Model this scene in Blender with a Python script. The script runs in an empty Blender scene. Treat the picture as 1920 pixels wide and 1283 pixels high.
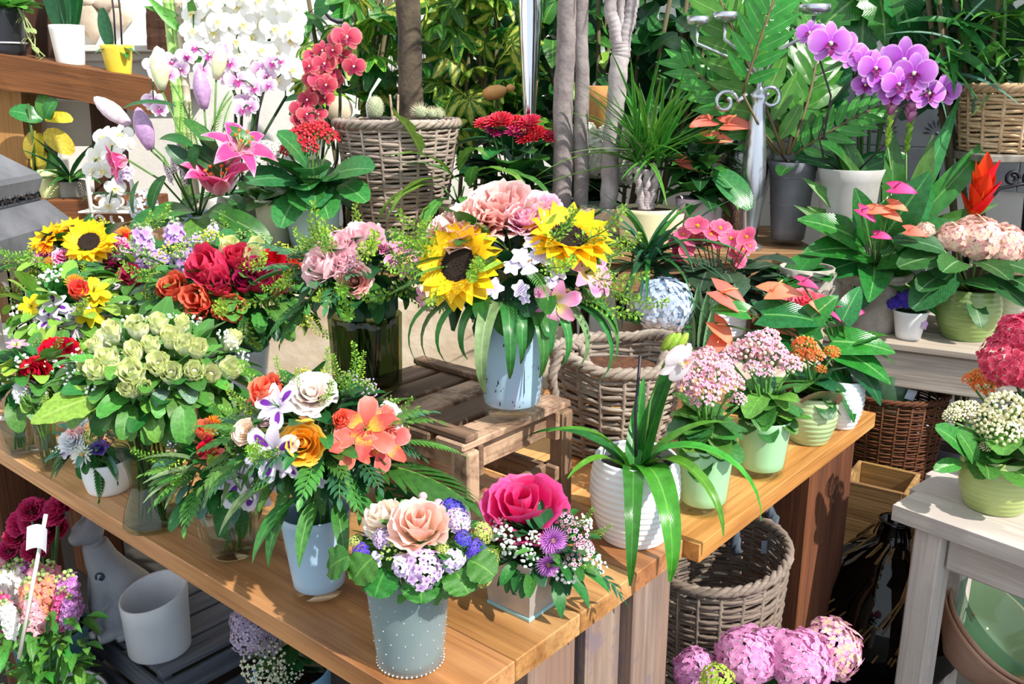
import bpy, math, random
from math import sin, cos, pi, radians, sqrt, atan2
from mathutils import Vector as V, Matrix as MX, noise
R = random.Random(11)
SC = bpy.context.scene
COL = SC.collection
# ---------------------------------------------------------------- camera, light, exposure
F, PITCH, CAMZ = 1700.0, radians(15.7), 1.54
cd = bpy.data.cameras.new('camera'); cam = bpy.data.objects.new('camera', cd); COL.objects.link(cam)
cam.location = (0, 0, CAMZ); cam.rotation_euler = (pi/2-PITCH, 0, 0)
cd.sensor_width = 36; cd.lens = 36*F/1920; cd.clip_start = .05
SC.camera = cam
SC.view_settings.view_transform = 'Standard'; SC.view_settings.look = 'None'
SC.view_settings.exposure = 0.34; SC.view_settings.gamma = 1.0
SC.view_settings.use_curve_mapping = False
w = bpy.data.worlds.new('world'); SC.world = w; w.use_nodes = True
bg = w.node_tree.nodes['Background']; bg.inputs[0].default_value = (.80, .90, 1.0, 1); bg.inputs[1].default_value = 1.0
sd = bpy.data.lights.new('sun', 'SUN'); sun = bpy.data.objects.new('sun', sd); COL.objects.link(sun)
sd.energy = 5.2; sd.angle = radians(.8); sd.color = (1.0, .95, .86)
SUN = V((.66, -.56, .84)).normalized()
sun.rotation_euler = SUN.to_track_quat('Z', 'Y').to_euler(); sun.location = (4, -3, 5)
# ---------------------------------------------------------------- picture <-> place
CAM = V((0, 0, CAMZ)); FW = V((0, cos(PITCH), -sin(PITCH))); UPV = V((0, sin(PITCH), cos(PITCH)))
def ray(px, py): return FW + V((1, 0, 0))*((px-960)/F) + UPV*(-(py-641.5)/F)
def gp(px, py, z):
    d = ray(px, py); return CAM + d*((z-CAMZ)/d.z)
def dp(px, py, Y):
    d = ray(px, py); return CAM + d*(Y/d.y)
def mpp(p): return (V(p)-CAM).dot(FW)/F
Z = V((0, 0, 1))
U = V((sin(radians(40.3)), cos(radians(40.3)), 0)); VV = V((-sin(radians(49.7)), cos(radians(49.7)), 0))
# ---------------------------------------------------------------- colour and materials
def H(h, a=1):
    h = h.lstrip('#'); c = [int(h[i:i+2], 16)/255 for i in (0, 2, 4)]
    return tuple((x/12.92 if x <= .04045 else ((x+.055)/1.055)**2.4) for x in c)+(a,)
MC = {}
def newmat(n):
    m = bpy.data.materials.new(n); m.use_nodes = True
    t = m.node_tree; return m, t, t.nodes['Principled BSDF']
def N(t, ty, **k):
    n = t.nodes.new(ty)
    for a, b in k.items(): setattr(n, a, b)
    return n
def ramp(t, fac, stops):
    r = N(t, 'ShaderNodeValToRGB'); e = r.color_ramp.elements
    while len(e) < len(stops): e.new(.5)
    for i, (p, c) in enumerate(stops): e[i].position = p; e[i].color = H(c) if isinstance(c, str) else c
    t.links.new(fac, r.inputs[0]); return r.outputs[0]
def mixc(t, fac, a, b, bt='MIX'):
    m = N(t, 'ShaderNodeMix', data_type='RGBA', blend_type=bt)
    for s, i in ((fac, 0), (a, 6), (b, 7)):
        if isinstance(s, str): s = H(s)
        if isinstance(s, (float, int, tuple)): m.inputs[i].default_value = s
        else: t.links.new(s, m.inputs[i])
    return m.outputs[2]
def math_(t, op, a, b=0.0):
    m = N(t, 'ShaderNodeMath', operation=op)
    for i, s in enumerate((a, b)):
        if isinstance(s, (float, int)): m.inputs[i].default_value = s
        else: t.links.new(s, m.inputs[i])
    return m.outputs[0]
def noise_(t, scale, vec=None, det=3, rough=.55):
    n = N(t, 'ShaderNodeTexNoise'); n.inputs['Scale'].default_value = scale; n.inputs['Detail'].default_value = det
    n.inputs['Roughness'].default_value = rough
    if vec is not None: t.links.new(vec, n.inputs['Vector'])
    return n.outputs['Fac']
def coord(t, out='Object', scale=None, rnd=True):
    c = N(t, 'ShaderNodeTexCoord').outputs[out]
    if rnd:
        oi = N(t, 'ShaderNodeObjectInfo'); a = N(t, 'ShaderNodeVectorMath', operation='ADD')
        s = math_(t, 'MULTIPLY', oi.outputs['Random'], 37.0)
        cx = N(t, 'ShaderNodeCombineXYZ'); [t.links.new(s, cx.inputs[i]) for i in range(3)]
        t.links.new(c, a.inputs[0]); t.links.new(cx.outputs[0], a.inputs[1]); c = a.outputs[0]
    if scale:
        m = N(t, 'ShaderNodeVectorMath', operation='MULTIPLY'); m.inputs[1].default_value = scale
        t.links.new(c, m.inputs[0]); c = m.outputs[0]
    return c
def bump(t, b, h, strength=.3, dist=.002):
    n = N(t, 'ShaderNodeBump'); n.inputs['Strength'].default_value = strength; n.inputs['Distance'].default_value = dist
    t.links.new(h, n.inputs['Height']); t.links.new(n.outputs[0], b.inputs['Normal'])
def uvxy(t):
    s = N(t, 'ShaderNodeSeparateXYZ'); t.links.new(N(t, 'ShaderNodeUVMap').outputs[0], s.inputs[0]); return s.outputs[0], s.outputs[1]
def hsvrnd(t, col, dv=.25, dh=.02):
    oi = N(t, 'ShaderNodeObjectInfo'); h = N(t, 'ShaderNodeHueSaturation')
    t.links.new(col, h.inputs['Color'])
    t.links.new(math_(t, 'ADD', math_(t, 'MULTIPLY', oi.outputs['Random'], 2*dv), 1-dv), h.inputs['Value'])
    r2 = math_(t, 'FRACT', math_(t, 'MULTIPLY', oi.outputs['Random'], 17.3))
    t.links.new(math_(t, 'ADD', math_(t, 'MULTIPLY', r2, 2*dh), .5-dh), h.inputs['Hue']); return h.outputs[0]
def translu(t, b, col, fac):
    tr = N(t, 'ShaderNodeBsdfTranslucent'); t.links.new(col, tr.inputs[0])
    mx = N(t, 'ShaderNodeMixShader'); mx.inputs[0].default_value = fac
    t.links.new(b.outputs[0], mx.inputs[1]); t.links.new(tr.outputs[0], mx.inputs[2])
    t.links.new(mx.outputs[0], t.nodes['Material Output'].inputs[0])
def leafm(c, vein=None, edge=None, rough=.38, tr=.22, dv=.25, spots=None):
    k = ('leaf', c, vein, edge, rough, tr, spots)
    if k in MC: return MC[k]
    m, t, b = newmat('leaf_'+c[1:]); u, v = uvxy(t)
    col = mixc(t, noise_(t, 9, coord(t)), c, c)
    n = noise_(t, 14, coord(t, rnd=True)); dk = N(t, 'ShaderNodeHueSaturation'); dk.inputs['Value'].default_value = .62; dk.inputs['Color'].default_value = H(c)
    col = mixc(t, ramp(t, n, [(.35, (0, 0, 0, 1)), (.7, (1, 1, 1, 1))]), H(c), dk.outputs[0])
    au = math_(t, 'ABSOLUTE', math_(t, 'SUBTRACT', u, .5))
    if edge:
        e = math_(t, 'ADD', math_(t, 'MULTIPLY', au, 2.0), math_(t, 'MULTIPLY', math_(t, 'SUBTRACT', noise_(t, 25, coord(t)), .5), 1.1))
        col = mixc(t, ramp(t, e, [(.45, (0, 0, 0, 1)), (.6, (1, 1, 1, 1))]), col, edge)
    if spots:
        col = mixc(t, ramp(t, noise_(t, 60, coord(t)), [(.55, (0, 0, 0, 1)), (.62, (1, 1, 1, 1))]), col, spots)
    vn = vein or None
    f = ramp(t, au, [(0, (.75, .75, .75, 1)), (.02, (.4, .4, .4, 1)), (.045, (0, 0, 0, 1))])
    if vn: col = mixc(t, f, col, vn)
    else:
        lt = N(t, 'ShaderNodeHueSaturation'); lt.inputs['Value'].default_value = 1.5; t.links.new(col, lt.inputs['Color']); col = mixc(t, f, col, lt.outputs[0])
    col = hsvrnd(t, col, dv)
    t.links.new(col, b.inputs['Base Color']); b.inputs['Roughness'].default_value = rough; b.inputs['Specular IOR Level'].default_value = .45
    wv = N(t, 'ShaderNodeTexWave'); wv.inputs['Scale'].default_value = 6; wv.inputs['Distortion'].default_value = 0
    cx = N(t, 'ShaderNodeCombineXYZ'); t.links.new(math_(t, 'SUBTRACT', v, math_(t, 'MULTIPLY', au, .7)), cx.inputs[0]); t.links.new(cx.outputs[0], wv.inputs['Vector'])
    bump(t, b, math_(t, 'ADD', wv.outputs['Fac'], math_(t, 'MULTIPLY', f, -1.0)), .25, .0012)
    translu(t, b, col, tr); MC[k] = m; return m
def petalm(c0, c1, c2=None, edge=None, tr=.28, rough=.5, dv=.08, streak=None, p=(.15, .75)):
    """c0 at the base, c1 at the tip; edge tints the rim; c2 is a patch down the middle; streak puts fine lines"""
    k = ('petal', c0, c1, c2, edge, tr, rough, streak, p)
    if k in MC: return MC[k]
    m, t, b = newmat('petal_'+c1[1:]); u, v = uvxy(t)
    nz = noise_(t, 30, coord(t))
    vv = math_(t, 'ADD', v, math_(t, 'MULTIPLY', math_(t, 'SUBTRACT', nz, .5), .3))
    col = ramp(t, vv, [(p[0], c0), (p[1], c1)])
    au = math_(t, 'MULTIPLY', math_(t, 'ABSOLUTE', math_(t, 'SUBTRACT', u, .5)), 2.0)
    if edge:
        e = math_(t, 'MAXIMUM', au, v)
        col = mixc(t, ramp(t, math_(t, 'ADD', e, math_(t, 'MULTIPLY', math_(t, 'SUBTRACT', nz, .5), .3)), [(.78, (0, 0, 0, 1)), (.95, (1, 1, 1, 1))]), col, edge)
    if c2:
        du = math_(t, 'POWER', math_(t, 'MULTIPLY', au, 1.5), 2.0); dvv = math_(t, 'POWER', math_(t, 'MULTIPLY', math_(t, 'SUBTRACT', v, .52), 2.4), 2.0)
        col = mixc(t, ramp(t, math_(t, 'ADD', du, dvv), [(.35, (1, 1, 1, 1)), (.6, (0, 0, 0, 1))]), col, c2)
    if streak:
        s = math_(t, 'FRACT', math_(t, 'MULTIPLY', u, 9.0))
        col = mixc(t, math_(t, 'MULTIPLY', ramp(t, s, [(.3, (0, 0, 0, 1)), (.5, (1, 1, 1, 1)), (.7, (0, 0, 0, 1))]), .55), col, streak)
    col = hsvrnd(t, col, dv, .008)
    t.links.new(col, b.inputs['Base Color']); b.inputs['Roughness'].default_value = rough; b.inputs['Specular IOR Level'].default_value = .25
    translu(t, b, col, tr); MC[k] = m; return m
def plain(c, rough=.5, c2=None, sc=20, metal=0, bmp=0, bsc=60, spec=.5, tr=0, coat=0, dv=0):
    k = ('plain', c, rough, c2, sc, metal, bmp, bsc, spec, tr, coat, dv)
    if k in MC: return MC[k]
    m, t, b = newmat('surface_'+c[1:])
    cc = coord(t)
    if c2: col = ramp(t, noise_(t, sc, cc, 5, .6), [(.35, c), (.65, c2)])
    else:
        rgb = N(t, 'ShaderNodeRGB'); rgb.outputs[0].default_value = H(c); col = rgb.outputs[0]
    if dv: col = hsvrnd(t, col, dv)
    t.links.new(col, b.inputs['Base Color'])
    b.inputs['Roughness'].default_value = rough; b.inputs['Metallic'].default_value = metal; b.inputs['Specular IOR Level'].default_value = spec
    b.inputs['Coat Weight'].default_value = coat
    if bmp: bump(t, b, noise_(t, bsc, cc, 4), bmp, .004)
    if tr: translu(t, b, col, tr)
    MC[k] = m; return m
def woodm(c1, c2, c3=None, rough=.65, sc=1.0, bmp=.4, axis=0, patch=None):
    k = ('wood', c1, c2, c3, rough, sc, bmp, axis, patch)
    if k in MC: return MC[k]
    m, t, b = newmat('wood_'+c1[1:]); s = [38*sc]*3; s[axis] = 2.6*sc
    cc = coord(t, scale=tuple(s)); n = noise_(t, 1.0, cc, 7, .62)
    big = [7*sc]*3; big[axis] = 1.3*sc; n2 = noise_(t, 1.0, coord(t, scale=tuple(big)), 3)
    col = ramp(t, n, [(.3, c1), (.68, c2)])
    if c3: col = mixc(t, ramp(t, n2, [(.42, (0, 0, 0, 1)), (.62, (1, 1, 1, 1))]), col, c3)
    fine = [150*sc]*3; fine[axis] = 4*sc; n3 = noise_(t, 1.0, coord(t, scale=tuple(fine)), 3)
    col = mixc(t, math_(t, 'MULTIPLY', ramp(t, n3, [(.5, (0, 0, 0, 1)), (.72, (1, 1, 1, 1))]), .55), col, c1)
    if patch: col = mixc(t, ramp(t, noise_(t, 5, coord(t, scale=(1, 1, 1)), 5, .7), [(.5, (0, 0, 0, 1)), (.58, (1, 1, 1, 1))]), col, patch)
    col = hsvrnd(t, col, .1, .006)
    t.links.new(col, b.inputs['Base Color']); b.inputs['Roughness'].default_value = rough; b.inputs['Specular IOR Level'].default_value = .35
    bump(t, b, math_(t, 'ADD', n, n3), bmp, .003); MC[k] = m; return m
def glassm(c, dens=.5, rough=.03, frost=0):
    k = ('glass', c, dens, rough, frost)
    if k in MC: return MC[k]
    m, t, b = newmat('glass_'+c[1:]); t.nodes.remove(b)
    tp = N(t, 'ShaderNodeBsdfTransparent'); wc = H(c); tp.inputs[0].default_value = tuple(1-(1-x)*dens for x in wc[:3])+(1,)
    g = N(t, 'ShaderNodeBsdfGlossy'); g.inputs['Roughness'].default_value = rough; g.inputs[0].default_value = (1, 1, 1, 1)
    lw = N(t, 'ShaderNodeLayerWeight'); lw.inputs[0].default_value = .28
    fac = math_(t, 'ADD', math_(t, 'MULTIPLY', math_(t, 'POWER', lw.outputs['Facing'], 3.0), .6), .035)
    mx = N(t, 'ShaderNodeMixShader'); t.links.new(fac, mx.inputs[0]); t.links.new(tp.outputs[0], mx.inputs[1]); t.links.new(g.outputs[0], mx.inputs[2])
    out = mx.outputs[0]
    if frost:
        d = N(t, 'ShaderNodeBsdfDiffuse'); d.inputs[0].default_value = H(c); tl = N(t, 'ShaderNodeBsdfTranslucent'); tl.inputs[0].default_value = H(c)
        a = N(t, 'ShaderNodeMixShader'); a.inputs[0].default_value = .5; t.links.new(d.outputs[0], a.inputs[1]); t.links.new(tl.outputs[0], a.inputs[2])
        x2 = N(t, 'ShaderNodeMixShader'); x2.inputs[0].default_value = frost; t.links.new(out, x2.inputs[1]); t.links.new(a.outputs[0], x2.inputs[2]); out = x2.outputs[0]
    t.links.new(out, t.nodes['Material Output'].inputs[0]); MC[k] = m; return m
# ---------------------------------------------------------------- mesh building
class MB:
    def __init__(s): s.v = []; s.f = []; s.u = []; s.m = []; s.mi = 0
    def add(s, vs, fs, us=None, T=None):
        o = len(s.v)
        s.v += [T @ V(p) for p in vs] if T is not None else [V(p) for p in vs]
        s.u += us if us else [(.5, .5)]*len(vs)
        s.f += [tuple(i+o for i in f) for f in fs]; s.m += [s.mi]*len(fs)
    def mesh(s, name, mats, smooth=True):
        me = bpy.data.meshes.new(name); me.from_pydata([tuple(p) for p in s.v], [], s.f)
        for m in (mats if isinstance(mats, (list, tuple)) else [mats]): me.materials.append(m)
        uv = me.uv_layers.new(name='UVMap')
        flat = [c for f in s.f for i in f for c in s.u[i]]; uv.data.foreach_set('uv', flat)
        if any(s.m): me.polygons.foreach_set('material_index', s.m)
        if smooth: me.polygons.foreach_set('use_smooth', [True]*len(s.f))
        me.update(); return me
def lathe(mb, prof, seg=40, T=None, rib=0, close=True):
    """prof: list of (r, z) from the bottom centre outwards and round"""
    vs, fs, us = [], [], []; n = len(prof)
    for i in range(seg):
        a = 2*pi*i/seg
        for j, (r, z) in enumerate(prof):
            k = 1+rib*cos(a*12)*.04
            vs.append((r*k*cos(a), r*k*sin(a), z)); us.append((i/seg, j/(n-1)))
    for i in range(seg):
        for j in range(n-1):
            a, b = i*n+j, ((i+1) % seg)*n+j
            if prof[j][0] < 1e-6: fs.append((a, b+1, a+1))
            elif prof[j+1][0] < 1e-6: fs.append((a, b, a+1))
            else: fs.append((a, b, b+1, a+1))
    mb.add(vs, fs, us, T)
def frames(pts):
    out = []; up = V((0, 0, 1)); n = len(pts)
    for i in range(n):
        d = (pts[min(i+1, n-1)]-pts[max(i-1, 0)]); d = d.normalized() if d.length > 1e-9 else V((0, 0, 1))
        if i == 0:
            x = d.cross(up if abs(d.z) < .95 else V((1, 0, 0))).normalized()
        else: x = (x - d*x.dot(d)).normalized()
        out.append((x, d.cross(x)))
    return out
def tube(mb, pts, r, seg=6, T=None, caps=True):
    pts = [V(p) for p in pts]; n = len(pts)
    rs = r if isinstance(r, (list, tuple)) else [r]*n
    fr = frames(pts); vs, fs, us = [], [], []
    for i, p in enumerate(pts):
        x, y = fr[i]
        for k in range(seg):
            a = 2*pi*k/seg; vs.append(p+(x*cos(a)+y*sin(a))*rs[i]); us.append((k/seg, i/max(1, n-1)))
    for i in range(n-1):
        for k in range(seg):
            a, b = i*seg+k, i*seg+(k+1) % seg; fs.append((a, b, b+seg, a+seg))
    if caps: fs.append(tuple(range(seg-1, -1, -1))); fs.append(tuple((n-1)*seg+k for k in range(seg)))
    mb.add(vs, fs, us, T)
def box(mb, sx, sy, sz, T=None, bev=.003, c=(0, 0, 0)):
    x, y, z = sx/2, sy/2, sz/2; b = min(bev, x*.4, y*.4, z*.4); vs, fs = [], []
    for sxx in (-1, 1):
        for syy in (-1, 1):
            for szz in (-1, 1):
                vs += [(c[0]+sxx*x, c[1]+syy*(y-b), c[2]+szz*(z-b)), (c[0]+sxx*(x-b), c[1]+syy*y, c[2]+szz*(z-b)), (c[0]+sxx*(x-b), c[1]+syy*(y-b), c[2]+szz*z)]
    I = lambda a, b_, c_, k: ((a*4+b_*2+c_)*3)+k
    fs += [(I(0,0,0,0), I(0,0,1,0), I(0,1,1,0), I(0,1,0,0)), (I(1,0,0,0), I(1,1,0,0), I(1,1,1,0), I(1,0,1,0)),
           (I(0,0,0,1), I(1,0,0,1), I(1,0,1,1), I(0,0,1,1)), (I(0,1,0,1), I(0,1,1,1), I(1,1,1,1), I(1,1,0,1)),
           (I(0,0,0,2), I(0,1,0,2), I(1,1,0,2), I(1,0,0,2)), (I(0,0,1,2), I(1,0,1,2), I(1,1,1,2), I(0,1,1,2))]
    for p in (0, 1):
        for q in (0, 1):
            e = [(I(0,p,q,1), I(1,p,q,1), I(1,p,q,2), I(0,p,q,2)), (I(p,0,q,0), I(p,1,q,0), I(p,1,q,2), I(p,0,q,2)), (I(p,q,0,0), I(p,q,1,0), I(p,q,1,1), I(p,q,0,1))]
            fs += [e[0] if p != q else e[0][::-1], e[1] if p == q else e[1][::-1], e[2] if p != q else e[2][::-1]]
    for a in (0, 1):
        for b_ in (0, 1):
            for c_ in (0, 1):
                f = (I(a,b_,c_,0), I(a,b_,c_,1), I(a,b_,c_,2)); fs.append(f if (a+b_+c_) % 2 else f[::-1])
    mb.add(vs, fs, None, T)
PHI = (1+sqrt(5))/2
_iv = [V(p).normalized() for p in ((-1,PHI,0),(1,PHI,0),(-1,-PHI,0),(1,-PHI,0),(0,-1,PHI),(0,1,PHI),(0,-1,-PHI),(0,1,-PHI),(PHI,0,-1),(PHI,0,1),(-PHI,0,-1),(-PHI,0,1))]
_if = [(0,11,5),(0,5,1),(0,1,7),(0,7,10),(0,10,11),(1,5,9),(5,11,4),(11,10,2),(10,7,6),(7,1,8),(3,9,4),(3,4,2),(3,2,6),(3,6,8),(3,8,9),(4,9,5),(2,4,11),(6,2,10),(8,6,7),(9,8,1)]
def _ico2():
    v = list(_iv); c = {}; f = []
    def mid(a, b):
        k = (min(a, b), max(a, b))
        if k not in c: v.append((v[a]+v[b]).normalized()); c[k] = len(v)-1
        return c[k]
    for a, b, d in _if:
        x, y, z = mid(a, b), mid(b, d), mid(d, a); f += [(a, x, z), (b, y, x), (d, z, y), (x, y, z)]
    return v, f
ICO2 = _ico2()
def ball(mb, p, r, fine=False, sq=(1, 1, 1), T=None):
    vs, fs = ICO2 if fine else (_iv, _if); p = V(p)
    mb.add([p+V((a.x*sq[0], a.y*sq[1], a.z*sq[2]))*r for a in vs], fs, [((a.x+1)/2, (a.z+1)/2) for a in vs], T)
PROF = {
 'lance': lambda t: max(0, sin(pi*min(1, t)**.72))**.9, 'oval': lambda t: sqrt(max(0, 1-(2*t-1)**2))**.9*(1-.25*max(0, t-.6)),
 'strap': lambda t: min(1, .45+t*3)*min(1, (1-t)*2.6)**.75, 'petal': lambda t: (max(0, t)**.55)*sqrt(max(0, 1-t**4.5)),
 'heart': lambda t: sqrt(min(1, (t+.14)*2.9))*(max(0, 1-t**1.6))**.72, 'round': lambda t: sqrt(max(0, 1-(2*t-1)**2)), 'grass': lambda t: min(1, .6+t*2)*(1-t)**.6,
 'spoon': lambda t: (.22+.78*sin(pi*min(1, max(0, (t-.18)/.82))**.8)) if t > .18 else .22,
 'tulip': lambda t: (max(0, t)**.4)*sqrt(max(0, 1-t**3))*(1-.2*t)}
def blade(mb, T=None, L=1, W=.3, prof='lance', bend=.6, fold=.25, n=7, ac=2, lobe=0, wav=0, curl=0, serr=0, twist=0, b0=0):
    """a leaf or petal along +Y, its face to +Z; bend in radians turns the tip down, fold lifts the sides"""
    pf = PROF[prof]; vs, us, fs = [], [], []; y = z = 0.0; st = L/n; cols = 2*ac+1
    for i in range(n+1):
        t = i/n; a = b0+bend*t + (curl*max(0, t-.55)/.45 if curl else 0)
        if i: y += cos(a)*st; z -= sin(a)*st
        tt = min(max(t, .012), .985); w_ = pf(tt)*W/2
        if serr and i % 2: w_ *= 1-serr
        ca, sa = cos(a), sin(a)
        for j in range(cols):
            s = (j-ac)/ac; x = s*w_; lift = abs(s)**1.4*w_*fold + (wav*W*sin(t*17+s*3)*abs(s) if wav else 0)
            yy = y-(lobe*1.5*W*abs(s)**1.2*(1.15-.3*abs(s))*max(0, 1-t*2.6)**1.3 if lobe else 0)
            if twist: x, lift = x*cos(twist*t)-lift*sin(twist*t), x*sin(twist*t)+lift*cos(twist*t)
            vs.append((x, yy+sa*lift, z+ca*lift)); us.append(((s+1)/2, t))
    for i in range(n):
        for j in range(cols-1):
            a = i*cols+j; fs.append((a, a+1, a+1+cols, a+cols))
    mb.add(vs, fs, us, T)
def cup(mb, ang, R0, h, half, flare=0, T=None, nu=5, nv=5, ruf=0, ph=0, base=.12, tip=.3):
    """rose petal: a curved section of a bowl of radius R0 and height h, its rim flaring outwards"""
    vs, us, fs = [], [], []
    for i in range(nv+1):
        v = i/nv
        for j in range(nu+1):
            s = 2*j/nu-1; a = ang+s*half*(.55+.45*min(1, v*2))*(1-.1*v)
            r = R0*(base+(1-base)*sin(v*pi/2)**.8)+flare*v**3.2*(1+.25*abs(s))
            z = h*(v-tip*(abs(s)**2.4)*v*v)-flare*.55*max(0, v-.6)**1.5*2.2
            if ruf: r += ruf*sin(s*9+ph)*v*v; z += ruf*.8*cos(s*12+ph)*v*v
            vs.append((r*cos(a), r*sin(a), z)); us.append((j/nu, v))
    for i in range(nv):
        for j in range(nu):
            a = i*(nu+1)+j; fs.append((a, a+1, a+nu+2, a+nu+1))
    mb.add(vs, fs, us, T)
def fib(n, lo=-1.0, hi=1.0):
    for i in range(n):
        z = hi-(hi-lo)*(i+.5)/n; r = sqrt(max(0, 1-z*z)); a = i*2.399963
        yield V((r*cos(a), r*sin(a), z))
def fr_z(p, d, s=1, roll=0):
    """frame at p, +Z along d"""
    d = V(d).normalized(); x = V((0, 0, 1)).cross(d) if abs(d.z) < .99 else V((1, 0, 0)); x.normalize(); y = d.cross(x)
    x, y = x*cos(roll)+y*sin(roll), y*cos(roll)-x*sin(roll)
    m = MX((x, y, d)).transposed().to_4x4(); m = MX.Translation(V(p)) @ m
    return m @ MX.Diagonal((s, s, s, 1)) if not isinstance(s, tuple) else m @ MX.Diagonal(s+(1,))
def fr_y(p, d, up=Z, s=1, roll=0):
    """frame at p, +Y along d, +Z as near up as it can be"""
    d = V(d).normalized(); up = V(up); x = d.cross(up)
    if x.length < 1e-4: x = d.cross(V((1, 0, 0)) if abs(d.x) < .9 else V((0, 1, 0)))
    x.normalize(); z = x.cross(d)
    x, z = x*cos(roll)+z*sin(roll), z*cos(roll)-x*sin(roll)
    m = MX.Translation(V(p)) @ MX((x, d, z)).transposed().to_4x4()
    return m @ (MX.Diagonal((s, s, s, 1)) if not isinstance(s, tuple) else MX.Diagonal(s+(1,)))
def fr_x(p, d, up=Z):
    d = V(d).normalized(); y = V(up).cross(d).normalized(); z = d.cross(y)
    return MX.Translation(V(p)) @ MX((d, y, z)).transposed().to_4x4()
# ---------------------------------------------------------------- objects
WM = {}
def thing(name, label, cat, loc, group=None, mesh=None, T=None):
    o = bpy.data.objects.new(name, mesh); COL.objects.link(o)
    m = T if T is not None else MX.Translation(V(loc)); o.matrix_basis = m; WM[o] = m
    o['label'] = label; o['category'] = cat
    if group: o['group'] = group
    return o
def part(root, name, mesh, T, label=None, stuff=False):
    """T is in world space"""
    o = bpy.data.objects.new(name, mesh); COL.objects.link(o); o.parent = root
    o.matrix_basis = WM[root].inverted() @ T; WM[o] = T
    if label: o['label'] = label
    if stuff: o['kind'] = 'stuff'
    return o
def struct(name, mesh, T=MX(), parent=None):
    o = bpy.data.objects.new(name, mesh); COL.objects.link(o)
    if parent: o.parent = parent; o.matrix_basis = WM[parent].inverted() @ T
    else: o.matrix_basis = T; o['kind'] = 'structure'
    WM[o] = T; return o
MESH = {}
def cached(key, fn):
    if key not in MESH: MESH[key] = fn()
    return MESH[key]
def I4(p): return MX.Translation(V(p))
def rv(s=1.0): return V((R.uniform(-s, s), R.uniform(-s, s), R.uniform(-s, s)))
def plank_mesh(l, w_, t, m, bev=.004, rough=0.0):
    mb = MB(); box(mb, l, w_, t, None, bev); me = mb.mesh('plank', m, False); return me
def plank(root, name, p0, p1, w_, t, m, up=Z, bev=.004, label=None):
    p0, p1 = V(p0), V(p1); me = plank_mesh((p1-p0).length, w_, t, m, bev)
    T = fr_x((p0+p1)/2, p1-p0, up)
    return part(root, name, me, T, label) if root else (me, T)
# ---------------------------------------------------------------- flower heads: unit diameter, opening along +Z
STEM = leafm('#5f9440', tr=.05, dv=.1); STEMD = leafm('#3d6b2c', tr=.05, dv=.1); BROWN = plain('#5a4230', .8, '#3e2c20', 30)
YEL = plain('#e9c52a', .7, '#c99a14', 60); CREAM = plain('#f2ecc8', .6)
def mk(fn, mats, name='flower', smooth=True):
    mb = MB(); fn(mb); return mb.mesh(name, mats, smooth)
def F_rose(pm, op=1.0, tall=1.0, name='rose'):
    g = random.Random(3); core = MB(); subs = []
    for k in range(4): cup(core, k*1.7, .10*op+.03, .60*tall, 1.75, 0, None, 6, 4, 0, 0, .5, .12)
    for k in range(3): cup(core, k*2.1+.4+g.uniform(-.2, .2), (.19*op+.03)*g.uniform(.85, 1.1), .62*tall*g.uniform(.92, 1.08), 1.3, .02*op, None, 8, 5, .012, k*2, .3, .25)
    for k in range(3): cup(core, k*2.1+1+g.uniform(-.2, .2), (.28*op+.02)*g.uniform(.9, 1.1), .56*tall*g.uniform(.9, 1.1), 1.25, .06*op, None, 8, 6, .018, k*2, .25, .3)
    lathe(core, [(0, .1), (.09*op+.02, .25), (.07*op+.015, .40*tall), (.03, .43*tall), (0, .42*tall)], 10)
    core.mi = 1
    for k in range(5):
        a = k*2*pi/5; blade(core, fr_y((0, 0, -.02), (cos(a), sin(a), -.5)), .32, .12, 'lance', .5, .2, 3, 1)
    def outer(R0, h, half, fl, key):
        mb = MB(); cup(mb, 0, R0, h*tall, half*1.08, fl, None, 9, 7, .022, key, .2, .34); return mb.mesh('petal', pm)
    m1 = outer(.35*op+.02, .50, .88, .09*op if op > .6 else -.05, 1); m2 = outer(.41*op+.02, .40, .80, .15*op, 2)
    jit = lambda a: MX.Rotation(a+g.uniform(-.18, .18), 4, 'Z') @ MX.Rotation(g.uniform(-.14, .10), 4, 'Y') @ MX.Diagonal((g.uniform(.92, 1.08),)*2+(g.uniform(.88, 1.12), 1))
    for k in range(5): subs.append(('petal', m1, jit(k*2*pi/5+.2)))
    for k in range(5 if op > .6 else 0): subs.append(('petal', m2, jit(k*2*pi/5+.8)))
    off = I4((0, 0, -.28*tall))
    for v in core.v: v.z -= .28*tall
    q = .5/(.41*op+.02+.16*op) if op > .6 else .5/(.35*op+.03); core.v = [v*q for v in core.v]; Q = MX.Diagonal((q, q, q, 1))
    return core.mesh(name, [pm, STEM]), [(n, m, Q @ off @ T) for n, m, T in subs]
def F_cluster_rose(pm, name='rose'):   # every petal in one mesh, for small ones
    core, subs = F_rose(pm, .75, 1.1, name); return core, subs
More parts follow.
